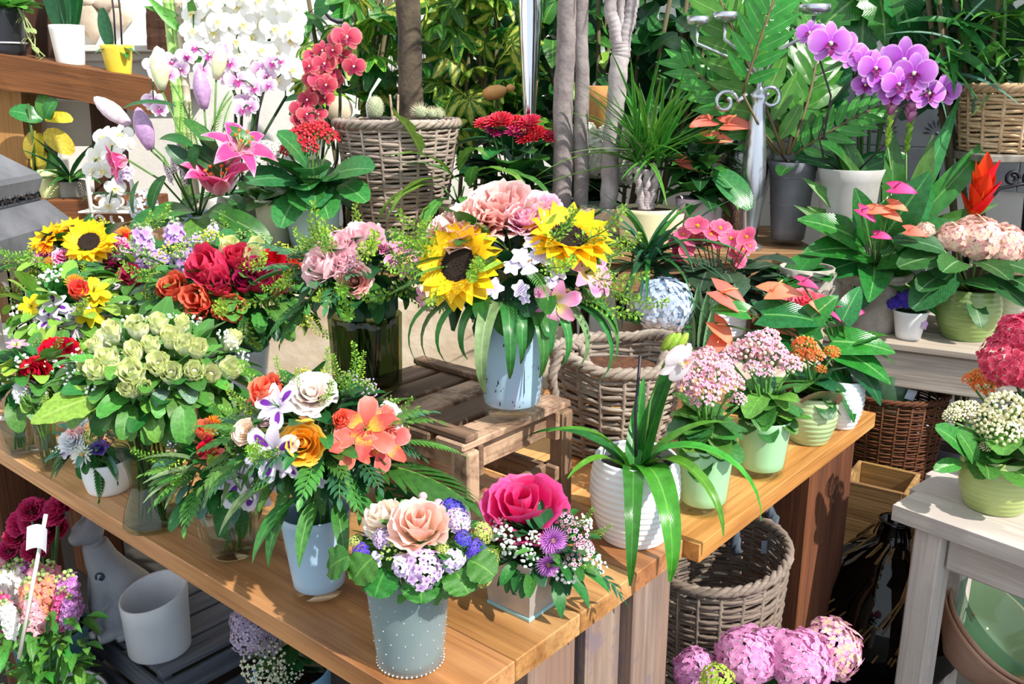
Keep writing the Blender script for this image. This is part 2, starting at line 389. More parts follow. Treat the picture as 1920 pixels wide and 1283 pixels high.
def F_sunflower(name='sunflower'):
    disc = plain('#3a2312', .9, '#140b06', 120, bmp=.9, bsc=260); pm = petalm('#f0a000', '#ffd422', None, None, .3, .5, .05, '#f7bf10', (.0, .35))
    c = MB(); lathe(c, [(0, -.03), (.2, -.03), (.245, .0), (.23, .05), (.15, .05), (.08, .03), (0, .025)], 26)
    for p in fib(130, .15, 1): ball(c, (p.x*.235, p.y*.235, .05-.02*(p.z > .8)), .012)
    c.mi = 1
    for k in range(14):
        a = k*2*pi/14; blade(c, fr_y((cos(a)*.16, sin(a)*.16, -.06), (cos(a), sin(a), -.25)), .22, .1, 'lance', .3, .1, 3, 1)
    def pt(b0, bend, W): return mk(lambda mb: blade(mb, None, .37, W*1.75, 'lance', bend, .25, 6, 1, b0=b0, twist=.15), pm, 'petal')
    ms = [pt(-.25, .5, .125), pt(-.5, .75, .12), pt(0, .55, .13), pt(-.1, -.55, .12)]
    subs = []
    for k in range(22):
        a = k*2*pi/22; subs.append(('petal', ms[k % 3], fr_y((cos(a)*.2, sin(a)*.2, 0), (cos(a), sin(a), .0))))
    for k in range(22):
        a = (k+.5)*2*pi/22; subs.append(('petal', ms[(k*2+1) % 4], fr_y((cos(a)*.19, sin(a)*.19, .025), (cos(a), sin(a), .22), s=.92)))
    return c.mesh(name, [disc, STEM]), subs
def F_lily(pm, name='lily', W=.24, anth='#c8641e', b0=-.85, bend=1.35, fold=.35):
    m = mk(lambda mb: blade(mb, None, .66, W, 'lance', bend, fold, 9, 2, b0=b0, wav=.02), pm, 'petal')
    m2 = mk(lambda mb: blade(mb, None, .66, W*.7, 'lance', bend, fold, 9, 2, b0=b0), pm, 'petal')
    c = MB()
    for k in range(6):
        a = k*pi/3+.3; tube(c, [(0, 0, 0), (cos(a)*.06, sin(a)*.06, .2), (cos(a)*.13, sin(a)*.13, .33)], .008, 5)
        c.mi = 1; ball(c, (cos(a)*.13, sin(a)*.13, .34), .03, False, (1, 1.4, .6)); c.mi = 0
    return c.mesh(name, [plain('#cfdc9a', .6), plain(anth, .8)]), [('petal', m if k % 2 else m2, fr_y((0, 0, 0), (cos(k*pi/3), sin(k*pi/3), 0))) for k in range(6)]
def F_alstro(pm, pm2, name='alstroemeria'):
    m = mk(lambda mb: blade(mb, None, .56, .44, 'petal', .9, .25, 7, 2, b0=-.7, wav=.02), pm, 'petal')
    m2 = mk(lambda mb: blade(mb, None, .54, .27, 'spoon', .8, .25, 7, 2, b0=-.75), pm2, 'petal')
    c = MB(); lathe(c, [(0, -.12), (.03, -.1), (.045, 0), (.02, .04)], 8)
    for k in range(5): tube(c, [(0, 0, 0), (.03*cos(k*1.3), .03*sin(k*1.3), .2), (.06*cos(k*1.3), .06*sin(k*1.3), .3)], .008, 4)
    return c.mesh(name, [STEM]), [('petal', m if k % 2 else m2, fr_y((0, 0, 0), (cos(k*pi/3), sin(k*pi/3), 0))) for k in range(6)]
def F_orchid(pm, lip, name='orchid_flower'):
    c = MB()
    lathe(c, [(0, .0), (.05, .01), (.06, .05), (.03, .1), (0, .11)], 8); c.mi = 1
    for s in (-1, 1): blade(c, fr_y((0, -.03, .03), (s*.7, -.2, .9)), .17, .13, 'oval', .8, .5, 4, 1)
    blade(c, fr_y((0, -.04, .03), (0, -.75, .8)), .25, .16, 'spoon', .9, .3, 5, 1)
    big = mk(lambda mb: blade(mb, None, .5, .56, 'round', .3, -.12, 7, 3, b0=-.12, wav=.008), pm, 'petal')
    sep = mk(lambda mb: blade(mb, None, .47, .30, 'oval', .3, .1, 6, 2, b0=-.05), pm, 'petal')
    subs = [('petal', big, fr_y((s*.02, .02, .02), (s, .12, 0))) for s in (-1, 1)] + [('petal', sep, fr_y((0, .02, 0), (x, y, 0))) for x, y in ((0, 1), (.62, -.8), (-.62, -.8))]
    return c.mesh(name, [CREAM, lip]), subs
def F_ruffle(pm, name, layers=((.08, .5, 4), (.16, .5, 5), (.25, .48, 7), (.34, .42, 8), (.40, .30, 9)), ruf=.035, subl=0):
    c = MB(); g = random.Random(5)
    for R0, h, n in layers:
        for k in range(n): cup(c, k*2*pi/n+g.random(), R0, h*g.uniform(.85, 1.1), 1.5*pi/n*1.15, .12*R0/.4, None, 6, 5, ruf*g.uniform(.6, 1.2), g.random()*6, .2, .15)
    c.v = [V((v.x, v.y, v.z-.2)) for v in c.v]
    return c.mesh(name, pm), []
def F_mum(pm, ctr, n=70, name='chrysanthemum', W=.055, dome=.5):
    c = MB()
    for i, p in enumerate(fib(n, .05, .97)):
        d = V((p.x, p.y, p.z*dome*1.2-.05)); blade(c, fr_y(V((p.x, p.y, p.z*dome))*.12, d), .40-.12*p.z, W, 'spoon', -.3, .5, 3, 1)
    c.mi = 1; lathe(c, [(0, -.02), (.09, -.02), (.09, .1), (.05, .13), (0, .13)], 10)
    return c.mesh(name, [pm, ctr]), []
def floret(mb, T, n=4, r=.5, W=.62, lift=.18):
    for k in range(n):
        a = 2*pi*k/n; blade(mb, T @ fr_y((0, 0, 0), (cos(a), sin(a), lift)), r, W, 'petal', .25, .1, 2, 1)
def F_hydrangea(pm, n=70, fs=.2, name='hydrangea_head', lo=-.45, sq=.85, np=4, seed=1, eye=None):
    c = MB(); g = random.Random(seed)
    for p in fib(n, lo, 1):
        d = (p+V((g.uniform(-.35, .35), g.uniform(-.35, .35), g.uniform(-.2, .35)))).normalized()
        q = V((p.x, p.y, p.z*sq))*.43*g.uniform(.88, 1.08)
        c.mi = 0; floret(c, fr_z(q, d, fs*g.uniform(.8, 1.15), g.random()*6), np)
        if eye: c.mi = 1; ball(c, q+d*.012, .022)
    return c.mesh(name, [pm]+([eye] if eye else [])), []
def F_kalanchoe(pm, budm, n=46, fs=.17, name='flower_cluster', seed=1, flat=.45, openf=.6):
    c = MB(); g = random.Random(seed)
    for p in fib(n, .0, 1):
        d = (p+V((g.uniform(-.3, .3), g.uniform(-.3, .3), .3))).normalized(); q = V((p.x*.46, p.y*.46, p.z*flat*.6+g.uniform(-.02, .02)))
        if g.random() < openf: c.mi = 0; floret(c, fr_z(q, d, fs*g.uniform(.8, 1.1), g.random()*6), 4, .5, .55, .5); c.mi = 1; ball(c, q, fs*.13)
        else: c.mi = 1; ball(c, q+d*.02, fs*.27, False, (1, 1, 1.2))
    c.mi = 2
    for k in range(7):
        a = k*.9; tube(c, [(0, 0, -.45), (cos(a)*.15, sin(a)*.15, -.1), (cos(a)*.3, sin(a)*.3, flat*.4)], .014, 4)
    return c.mesh(name, [pm, budm, STEM]), []
def F_balls(m, n=16, r=.075, name='filler_spray', seed=1, stem=STEM, fine=True):
    c = MB(); g = random.Random(seed)
    for p in fib(n, -.1, 1):
        q = V((p.x*.45, p.y*.45, p.z*.42))*g.uniform(.55, 1.05); c.mi = 0
        for k in range(3): ball(c, q+V((g.uniform(-1, 1), g.uniform(-1, 1), g.uniform(-1, 1)))*r*.55, r*g.uniform(.5, .85), fine and k == 0)
        c.mi = 1; tube(c, [(0, 0, -.4), q*.6+V((0, 0, -.1)), q], .006, 3)
    return c.mesh(name, [m, stem]), []
def F_spike(pm, budm, n=30, name='flower_spike', wid=.16, seed=1, np=5, fs=.13):
    """a spike of height 1 from z=-.5 to .5"""
    c = MB(); g = random.Random(seed)
    for i in range(n):
        t = i/n; a = i*2.4; z = -.35+.8*t; r = wid*(1-.75*t**1.5)
        d = V((cos(a), sin(a), .25+.4*t)); q = V((cos(a)*r, sin(a)*r, z))
        if t < .84:
            c.mi = 0; floret(c, fr_z(q, d, fs*g.uniform(.9, 1.25), g.random()*6), np, .5, .6, .35)
        else: c.mi = 1; ball(c, q, fs*.17)
        c.mi = 2; tube(c, [(0, 0, z-.02), q], .007, 3)
    tube(c, [(0, 0, -.5), (0, 0, .47)], .014, 5)
    return c.mesh(name, [pm, budm, STEM]), []
def F_anthurium(pm, sp, name='flower'):
    c = MB(); pts = [(0, .1, .0), (0, .16, .1), (0, .26, .22), (0, .36, .30)]; tube(c, pts, [.03, .034, .028, .014], 7)
    s = mk(lambda mb: blade(mb, None, 1.0, .82, 'heart', .55, .12, 9, 3, lobe=.22), pm, 'spathe')
    return c.mesh(name, sp), [('spathe', s, MX())]
def F_begonia(pm, name='begonia_flower'):
    m = mk(lambda mb: blade(mb, None, .5, .55, 'round', .3, .15, 5, 2, b0=-.35, wav=.02), pm, 'petal')
    c = MB()
    for p in fib(10, .2, 1): ball(c, p*.07, .028)
    return c.mesh(name, YEL), [('petal', m, fr_y((0, 0, 0), (cos(a), sin(a), .1), s=s)) for a, s in ((0, 1), (pi, 1), (pi/2, .8), (-pi/2, .8))]
def F_bromeliad(name='flower_head'):
    pm = petalm('#e8a03c', '#e23218', None, None, .25, .35, .1, None, (.0, .35)); c = MB()
    tube(c, [(0, 0, -.5), (0, 0, 0)], .03, 6); subs = []
    m = mk(lambda mb: blade(mb, None, .55, .26, 'lance', -.35, .6, 7, 2), pm, 'bract')
    for k in range(11):
        a = k*2.4; t = k/11; subs.append(('bract', m, fr_y((0, 0, -.3+.35*t), (cos(a)*.95*(1-t*.6), sin(a)*.95*(1-t*.6), 1), V((-cos(a), -sin(a), .3)), .75+.25*t)))
    return c.mesh(name, STEM), subs
def F_bud(m, name='lily_bud', tip=None):
    """height 1 along +Z, base at z=0, six soft ridges"""
    c = MB(); prof = [(0, 0), (.08, .02), (.15, .2), (.205, .42), (.2, .6), (.15, .8), (.07, .95), (0, 1)]
    lathe(c, prof, 24)
    c.v = [V((v.x*(1+.09*cos(3*atan2(v.y, v.x))), v.y*(1+.09*cos(3*atan2(v.y, v.x))), v.z)) for v in c.v]
    return c.mesh(name, m), []
FH = {}
def head(key, fn):
    if key not in FH: FH[key] = fn()
    return FH[key]
def put(root, hd, p, d, size, roll=None, name=None, split=True, label=None, T=None):
    core, subs = hd
    T = T if T is not None else fr_z(p, d, size, R.uniform(0, 6.28) if roll is None else roll)
    o = part(root, name or core.name.split('.')[0], core, T, label)
    for n, m, t in subs: part(o, n, m, T @ t)
    return o
# ---------------------------------------------------------------- foliage
LFC = {}
def lf(root, p, d, L, m, prof='oval', W=.5, bend=.6, fold=.22, up=Z, roll=0, name='leaf', n=7, ac=2, **kw):
    bend = round(bend*5)/5; k = (m.name, prof, W, bend, fold, n, ac, tuple(sorted(kw.items())))
    if k not in LFC: LFC[k] = mk(lambda mb: blade(mb, None, 1, W, prof, bend, fold, n, ac, **kw), m, 'leaf')
    return part(root, name, LFC[k], fr_y(p, d, up, L, roll))
def frond_mesh(m, n=11, LL=.3, W=.16, bend=.9, sm=None, ang=.9, prof='lance', shape=lambda t: sin(pi*(.12+.8*t)), lb=.4):
    def f(mb):
        pts = []; y = z = 0
        for i in range(n+1):
            a = bend*i/n; pts.append(V((0, y, z))); y += cos(a)/n; z -= sin(a)/n
        for i in range(1, n+1):
            t = i/n; s = LL*max(.25, shape(t)); d = (pts[i]-pts[i-1]).normalized()
            for q in (-1, 1):
                dd = d*cos(ang*(1-.4*t))+V((q, 0, .12))*sin(ang*(1-.4*t)); blade(mb, fr_y(pts[i]-d*(.03 if q > 0 else 0), dd, Z), s, s*W/.3, prof, lb, .15, 4, 1)
        blade(mb, fr_y(pts[-1], pts[-1]-pts[-2], Z), LL*.7, LL*W/.4, prof, lb, .15, 4, 1)
        mb.mi = 1; tube(mb, pts, [.012]*n+[.005], 5)
    return mk(f, [m, sm or STEM], 'frond')
def fr(root, p, d, L, key, up=Z, roll=0, name='frond'): return part(root, name, key, fr_y(p, d, up, L, roll))
def sprig_mesh(m, n=26, L=1, r=.03, sm=None, disc=.05):
    def f(mb):
        pts = [V((.05*sin(t*.5), t*.1, .04*sin(t*.7))) for t in range(11)]; tube(mb, pts, [.012-.0008*i for i in range(11)], 4); mb.mi = 1
        g = random.Random(2)
        for i in range(n*3):
            t = .15+.85*i/(n*3); a = i*2.4; c = V((.05*sin(t*5), t, .04*sin(t*7))); q = c+V((cos(a), .45, sin(a)))*(.10*(1.12-t))
            tube(mb, [c, q], .003, 3); blade(mb, fr_y(q, (cos(a), .5, sin(a)), rv()), disc*g.uniform(.7, 1.2), disc*.8, 'round', .1, .1, 2, 1)
    return mk(f, [sm or STEM, m], 'sprig')
def stems(root, segs, r=.0025, m=STEM, name='stems', label=None, T=None):
    mb = MB()
    for s in segs: tube(mb, s, r, 5)
    o = part(root, name, mb.mesh(name, m), MX(), label); return o
def stem(root, pts, r=.002, m=STEM, name='stem', seg=6):
    mb = MB(); tube(mb, pts, r, seg); return part(root, name, mb.mesh(name, m), MX())
def arc(a, b, sag=.1, n=8, up=Z):
    a, b = V(a), V(b); return [a.lerp(b, i/n)+V(up)*sag*sin(pi*i/n) for i in range(n+1)]
LEAFS = dict(
 mid=leafm('#54913e'), dark=leafm('#357a30'), deep=leafm('#265f34', None, None, .3), lime=leafm('#9ac84c'), blue=leafm('#5e8f78'), olive=leafm('#6d8a3a'),
 bright=leafm('#66a844'), gloss=leafm('#3a8a3a', '#7db56a', None, .22), vari=leafm('#d8e264', '#a8c848', '#4a8a30', .35, tr=.35), silver=leafm('#8fb09a'))
FERN = frond_mesh(LEAFS['dark'], 14, .22, .1, .9); FERN2 = frond_mesh(LEAFS['bright'], 16, .2, .06, .7)
RUSCUS = frond_mesh(LEAFS['mid'], 8, .28, .13, .6); PALM = frond_mesh(LEAFS['dark'], 8, .55, .08, .6, ang=.85, shape=lambda t: .5+.5*sin(pi*t), lb=.5)
PIST = frond_mesh(leafm('#3f7a52'), 7, .3, .12, .5)
SPRIG = sprig_mesh(leafm('#8fbf3a')); SPRIGY = sprig_mesh(leafm('#b9c935'), 30, disc=.07); FEATHER = frond_mesh(LEAFS['lime'], 22, .16, .02, .8, ang=1.1)
WHITE = plain('#f7f8f2', .6); SOIL = plain('#3b2a1f', .95, '#20160f', 80, bmp=.8, bsc=150)
# ---------------------------------------------------------------- vessels
def pot_prof(r0, r1, h, t=.006, belly=0, rim=0, lip=0, foot=.003, n=8, ribs=0, rd=.0018):
    o = [(0, 0), (r0-foot, 0), (r0, foot)]
    m = n*(1 if not ribs else 1)
    if ribs: m = ribs*4
    for i in range(1, m+1):
        s = i/m; r = r0+(r1-r0)*s+belly*sin(pi*s)
        if ribs: r += rd*cos(2*pi*i/4)
        o.append((r, foot+(h-foot)*s))
    o[-1] = (r1+lip, h-.001); o.append((r1+lip-t*.4, h+.001)); o.append((r1-t, h-.002))
    for i in range(m-1, -1, -4 if ribs else -1):
        s = i/m; r = r0+(r1-r0)*s+belly*sin(pi*s); o.append((max(.001, r-t), max(t, foot+(h-foot)*s)))
    o.append((0, t)); return o
def pot_mesh(prof, m, seg=48, name='pot'): return mk(lambda mb: lathe(mb, prof, seg), m, name)
def soil_part(root, p, r, z, m=None):
    part(root, 'soil', mk(lambda mb: lathe(mb, [(r, -.02), (r, 0), (r*.6, .004), (0, .008)], 24), m or SOIL, 'soil'), I4((p.x, p.y, z)))
def size_px(p, px): return px*mpp(p)
def vase(name, label, px, py, wt, wb, hp, z=.78, Y=None, m=None, cat='vase', belly=0, ribs=0, t=.006, inner=None, group=None, water=None, base_glass=False, prof=None, seg=48, lip=0):
    """px,py: middle of the foot; wt, wb, hp: mouth width, foot width and height in the photograph's pixels; glazed vases carry a paint coat"""
    p = gp(px, py, z) if Y is None else dp(px, py, Y)
    k = mpp(p); r1, r0 = wt*k/2, wb*k/2; h = hp*k/cos(PITCH+(py-hp/2-641.5)/F)
    pr = prof(r0, r1, h) if prof else pot_prof(r0, r1, h, t, belly*k, ribs=ribs, lip=lip)
    o = thing(name, label, cat, p, group); info = dict(o=o, p=p, r0=r0, r1=r1, h=h, top=p+V((0, 0, h)), k=k)
    part(o, 'body', pot_mesh(pr, m, seg, 'body'), I4(p))
    if base_glass:   # a clear foot below the coat of paint
        part(o, 'paint_coat', pot_mesh(pot_prof(r0*1.0+(r1-r0)*.12-.004, r1-.0015, h*.88-.001, .002), base_glass, seg, 'paint_coat'), I4(p+V((0, 0, h*.12))), 'painted coat')
    if water:
        s = water; part(o, 'water', mk(lambda mb: lathe(mb, [(0, t+.001), (r0-t-.001, t+.001), (r0+(r1-r0)*s-t-.001, h*s), (0, h*s)], 32), glassm('#b9cfc0', .35, .02), 'water'), I4(p))
    return info
# ---------------------------------------------------------------- bouquets
def bouquet(name, label, v, c, rad, flowers, fill=(), leaf=(), cat='bouquet', group=None, core='dark', seed=0, tilt=.35, Yoff=0, stem_m=STEM, nstem=9, flat=.8, corer=.62, ncore=90):
    """v: the vase; c: middle of the dome in pixels; rad: its half width and half height in pixels"""
    g = random.Random(seed+5); cen = dp(c[0], c[1], v['p'].y+Yoff); k = mpp(cen); rx, rz = rad[0]*k, rad[1]*k; ry = rx*.85
    root = thing(name, label, cat, v['top'] if v.get('top') else cen, group)
    heroes = []
    def surf(px, py):
        d = ray(px, py); o = CAM-cen; e = lambda q: V((q.x/rx, q.y/ry, q.z/rz)); oo, dd = e(o), e(d)
        A, B, C = dd.dot(dd), 2*oo.dot(dd), oo.dot(oo)-1; D = B*B-4*A*C
        t = (-B-sqrt(D))/(2*A) if D > 0 else -B/(2*A)
        p = CAM+d*t; q = p-cen; n = V((q.x/rx/rx, q.y/ry/ry, q.z/rz/rz)).normalized(); return p, n
    sg = []; foot = v['p']+V((0, 0, .012)); neck = v['top']
    for f in flowers:
        hd, px, py, sz = f[:4]; kw = f[4] if len(f) > 4 else {}
        p, n = surf(px, py); s = sz*mpp(p); tc = (CAM-p).normalized()
        d = V(kw['d']) if 'd' in kw else (n*.55+Z*tilt+tc*.35+V((g.uniform(-1, 1), g.uniform(-1, 1), g.uniform(-1, 1)))*.12)
        if 'z' in kw: p = p+tc*kw['z']
        if kw.get('spike'):
            d = (Z*.9+n*.45) if 'd' not in kw else d
            o = put(root, hd, p, d, (s*kw.get('w', 1), s*kw.get('w', 1), s), label=kw.get('label'))
        else: o = put(root, hd, p, d, s, label=kw.get('label'))
        heroes.append((p, s)); sg.append([neck+V((g.uniform(-1, 1), g.uniform(-1, 1), 0))*v['r1']*.4, cen.lerp(p, .55), p-V(d).normalized()*s*.1])
    def free(p, s): return all((p-hp).length > (hs+s)*.5 for hp, hs in heroes)
    def samp(lo, hi, back):
        for _ in range(30):
            a = g.uniform(0, 2*pi); e = g.uniform(lo, hi); n = V((cos(a)*cos(e), sin(a)*cos(e), sin(e)))
            if n.y > .35 and g.random() > back: continue
            break
        p = cen+V((n.x*rx, n.y*ry, n.z*rz)); nn = V((n.x/rx, n.y/ry, n.z/rz)).normalized(); return p, nn
    for fl in fill:
        hd, n, s0, s1 = fl[:4]; kw = fl[4] if len(fl) > 4 else {}; done = 0
        for _ in range(n*6):
            if done >= n: break
            p, nn = samp(kw.get('lo', -.1), kw.get('hi', 1.5), kw.get('back', .5)); s = g.uniform(s0, s1)*k
            if not free(p, s): continue
            d = nn*.8+Z*.4+V((g.uniform(-1, 1), g.uniform(-1, 1), g.uniform(-1, 1)))*.25; p = p+nn*kw.get('out', 0)*k
            put(root, hd, p, d, (s*kw.get('w', 1),)*2+(s,) if kw.get('spike') else s); heroes.append((p, s*kw.get('gap', .6))); done += 1
    for le in leaf:
        m, n, s0, s1, kw = le
        for _ in range(n):
            p, nn = samp(kw.get('lo', -.7), kw.get('hi', .6), kw.get('back', .5)); s = g.uniform(s0, s1)*k
            p = cen+(p-cen)*kw.get('at', .8)
            if kw.get('clear') and not free(p+nn*s*.5, s*.8): continue
            d = nn+Z*kw.get('rise', .15)+V((g.uniform(-1, 1), g.uniform(-1, 1), g.uniform(-1, 1)))*.3
            if isinstance(m, bpy.types.Mesh): fr(root, p, d, s, m, Z, g.uniform(-.4, .4), kw.get('name', 'frond'))
            else: lf(root, p, d, s, m, kw.get('prof', 'oval'), kw.get('W', .5), g.choice((.4, .8, 1.2)) if kw.get('bend') is None else kw['bend'], kw.get('fold', .2), Z, g.uniform(-.5, .5), kw.get('name', 'leaf'), **{q: kw[q] for q in ('serr', 'wav', 'lobe', 'curl') if q in kw})
    if ncore:
        mb = MB()
        for i in range(ncore):
            a = g.uniform(0, 2*pi); e = g.uniform(-.9, 1.4); n = V((cos(a)*cos(e), sin(a)*cos(e), sin(e))); p = cen+V((n.x*rx, n.y*ry, n.z*rz))*corer*g.uniform(.5, 1.1)
            blade(mb, fr_y(p, n+V((g.uniform(-1, 1), g.uniform(-1, 1), g.uniform(-1, 1)))*.7, Z), g.uniform(.35, .6)*rx, .3*rx, 'oval', .6, .2, 3, 1)
        part(root, 'foliage', mb.mesh('foliage', LEAFS[core]), MX(), None, True)
    base = [[foot+V((g.uniform(-1, 1), g.uniform(-1, 1), 0))*v['r0']*.45, neck+V((g.uniform(-1, 1), g.uniform(-1, 1), 0))*v['r1']*.45, cen+V((g.uniform(-1, 1), g.uniform(-1, 1), g.uniform(-.3, .5)))*rx*.4] for _ in range(nstem)]
    stems(root, sg+base, .0022, stem_m, 'stems'); return root
# ---------------------------------------------------------------- the setting
PLASTER = plain('#e9e6e2', .9, '#d6d3d0', 3, bmp=.35, bsc=45)
CREAMP = plain('#d9cbb6', .9, '#b89f84', 5, bmp=.7, bsc=25)
def wall(name, a, b, h, t, m):
    a, b = V(a), V(b); L = (b-a).length; me = mk(lambda mb: box(mb, L, t, h, None, .002), m, name, False)
    T = fr_x((a+b)/2+Z*h/2, b-a) @ I4((0, t/2, 0)); return struct(name, me, T)
FLOORM = plain('#35322f', .8, '#232120', 4, bmp=.3, bsc=20)
struct('floor', mk(lambda mb: box(mb, 7, 8, .1, None, .001), FLOORM, 'floor', False), I4((0, 2.0, -.05)))
wb = wall('wall_back', (-3.6, 4.7, 0), (.3, 4.7, 0), 3.3, .2, PLASTER)
WR0 = V((.3, 4.7, 0)); WRD = V((.763, -.647, 0)).normalized(); WRN = V((-.647, -.763, 0))
struct('wall_left_unseen', mk(lambda mb: box(mb, .2, 6.6, 3.3, None, .002), PLASTER, 'wall_left_unseen', False), I4((-3.4, 1.4, 1.65)))  # unseen side wall, added to cut the sky light coming from the left
wr = wall('wall_right', WR0, WR0+WRD*3.7, 3.3, .2, PLASTER)
# grey tiles with a stamped flower on the right wall
TG = plain('#a9abb2', .45, '#8d9099', 6); TINK = plain('#4d4f5c', .6)
tile = mk(lambda mb: box(mb, .196, .012, .146, None, .003), TG, 'tile', False)
def _mot(mb):
    for k in range(9):
        a = pi*k/8; mb.add([(cos(a)*.018, -.0072, sin(a)*.018-.02), (cos(a+.12)*.04, -.0072, sin(a+.12)*.04-.02), (cos(a)*.055, -.0072, sin(a)*.055-.02), (cos(a-.12)*.04, -.0072, sin(a-.12)*.04-.02)], [(0, 1, 2, 3)])
    ball(mb, (0, -.006, -.02), .008)
motif = mk(_mot, TINK, 'flower_motif', False)
for i in range(9):
    for j in range(3):
        q = WR0+WRD*(.75+.2*i)+Z*(1.24+.15*j)-V((0, 0, 0))+WRN*.004
        T = fr_x(q, WRD) @ I4((0, 0, 0)); t_ = part(wr, 'tile', tile, T)
        if j == 1: part(t_, 'flower_motif', motif, T)
# exposed stones in the plaster, a plaster ledge
STN = plain('#cdbfae', .85, '#b19d88', 8, bmp=.5, bsc=30); g0 = random.Random(4)
for px, py, sx, sy in ((128, 25, 34, 40), (170, 40, 40, 70), (200, 8, 48, 22), (225, 35, 40, 40), (118, 60, 22, 30), (170, 5, 26, 18)):
    c = dp(px, py, 4.69); k = mpp(c)
    def st(mb):
        n = 9; ring = [(cos(2*pi*i/n)*sx*k*.55*g0.uniform(.75, 1.15), sin(2*pi*i/n)*sy*k*.55*g0.uniform(.75, 1.15)) for i in range(n)]
        vs = [(x, 0, z) for x, z in ring]+[(x*.93, -.025, z*.93) for x, z in ring]+[(x*.6, -.035, z*.6) for x, z in ring]; fs = []
        for o in (0, n):
            for i in range(n): fs.append((o+i, o+(i+1) % n, o+n+(i+1) % n, o+n+i))
        fs.append(tuple(range(2*n, 3*n))); mb.add(vs, fs)
    part(wb, 'stone', mk(st, STN, 'stone'), I4(c))
p = dp(235, 92, 4.6); struct('trim_1', mk(lambda mb: [box(mb, .75, .16, .03, None, .004), box(mb, .75, .11, .04, None, .008, (0, .02, -.035)), box(mb, .75, .07, .14, None, .004, (0, .04, -.12))], PLASTER, 'trim_1', False), I4(p))
# ---------------------------------------------------------------- timber on the left
OLD = woodm('#4a2c1a', '#8a5530', '#6b3f22', .8, .6, .8); OLD2 = woodm('#8d6238', '#c49a63', '#a87a48', .75, .6, .6); DARKW = woodm('#2b1a12', '#5a3a28', '#3d261a', .8, .6, .8)
def timber(name, label, p0, p1, w_, t, m, cat='post', sub=8):
    p0, p1 = V(p0), V(p1); L = (p1-p0).length; g = random.Random(len(label))
    mb = MB(); n = 10; vs = []; fs = []
    for i in range(n+1):
        x = L*(i/n-.5)
        for (y, z) in ((-1, -1), (-.4, -1.05), (1, -1), (1, 1), (.2, 1.04), (-1, 1)): vs.append((x, y*w_/2*(1+g.uniform(-.05, .05)), z*t/2*(1+g.uniform(-.07, .07))))
    for i in range(n):
        for j in range(6): a, b = i*6+j, i*6+(j+1) % 6; fs.append((a, b, b+6, a+6))
    fs += [tuple(range(5, -1, -1)), tuple(n*6+j for j in range(6))]; mb.add(vs, fs)
    d = p1-p0; up = Z if abs(d.normalized().z) < .8 else V((0, 1, 0))
    return thing(name, label, cat, p0, None, mb.mesh(name, m, False), fr_x((p0+p1)/2, d, up))
Yb = 4.2
b0 = dp(-120, 108, Yb); b1 = dp(300, 180, Yb); kb = mpp(b1)
timber('timber_shelf', 'rough brown timber beam across the wall carrying black, white and yellow pots', b0, b1, .26, .145, OLD, 'beam')
timber('timber_post', 'dark brown upright post between the black and white pots', dp(78, 330, 4.48), dp(78, -60, 4.48), .11, .11, DARKW)
timber('timber_post', 'dark stub of upright timber to the right of the yellow pot', dp(303, 95, 4.48), dp(300, 15, 4.48), .10, .09, DARKW)
timber('timber_post', 'pale brown square post under the beam behind the grey lantern', V((dp(14, 400, 4.27).x, 4.27, 0)), dp(14, 163, 4.27), .2, .16, OLD2)
timber('timber_post', 'dark upright post under the beam beside the pale notice board', V((dp(200, 400, 4.33).x, 4.33, 0)), dp(200, 172, 4.33), .12, .12, DARKW)
# lower shelf of the wall with its own post feet
s0, s1 = dp(-60, 394, 4.03), dp(300, 416, 4.03); s1.z = s0.z
sh = thing('timber_shelf', 'low brown timber shelf under the beam holding the yellow-leaved plant', 'shelf', s0)
LOWZ = s0.z+.06; plank(sh, 'board', s0, s1, .26, .12, OLD)
for q in (.1, .9): plank(sh, 'leg', s0.lerp(s1, q)-Z*.06, V((s0.lerp(s1, q).x, 4.03, 0)), .1, .1, OLD, V((0, 1, 0)))
# notice board with the lower half of two printed letters
pb = dp(125, 205, 4.41); kbd = mpp(pb)
nb = thing('notice_board', 'pale grey board with cut-off dark letters behind the yellow-leaved plant', 'sign', pb)
part(nb, 'panel', mk(lambda mb: box(mb, .34, .02, .34, None, .003), plain('#d9d4d0', .7), 'panel', False), I4(pb))
part(nb, 'ledge', mk(lambda mb: box(mb, .30, .03, .014, None, .003, (-.02, -.02, .04)), plain('#e4dfdb', .7), 'ledge', False), I4(pb))
INK = plain('#1f1a2c', .7)
def _let(mb):
    for x0, x1, w_ in ((-.045, -.03, .017), (.0, -.018, .016), (.004, .012, .02)):
        mb.add([(x0-w_/2, -.0125, .13), (x0+w_/2, -.0125, .13), (x1+w_/2, -.0125, .06), (x1-w_/2, -.0125, .06)], [(0, 3, 2, 1)])
part(nb, 'lettering', mk(_let, INK, 'lettering', False), I4(pb))
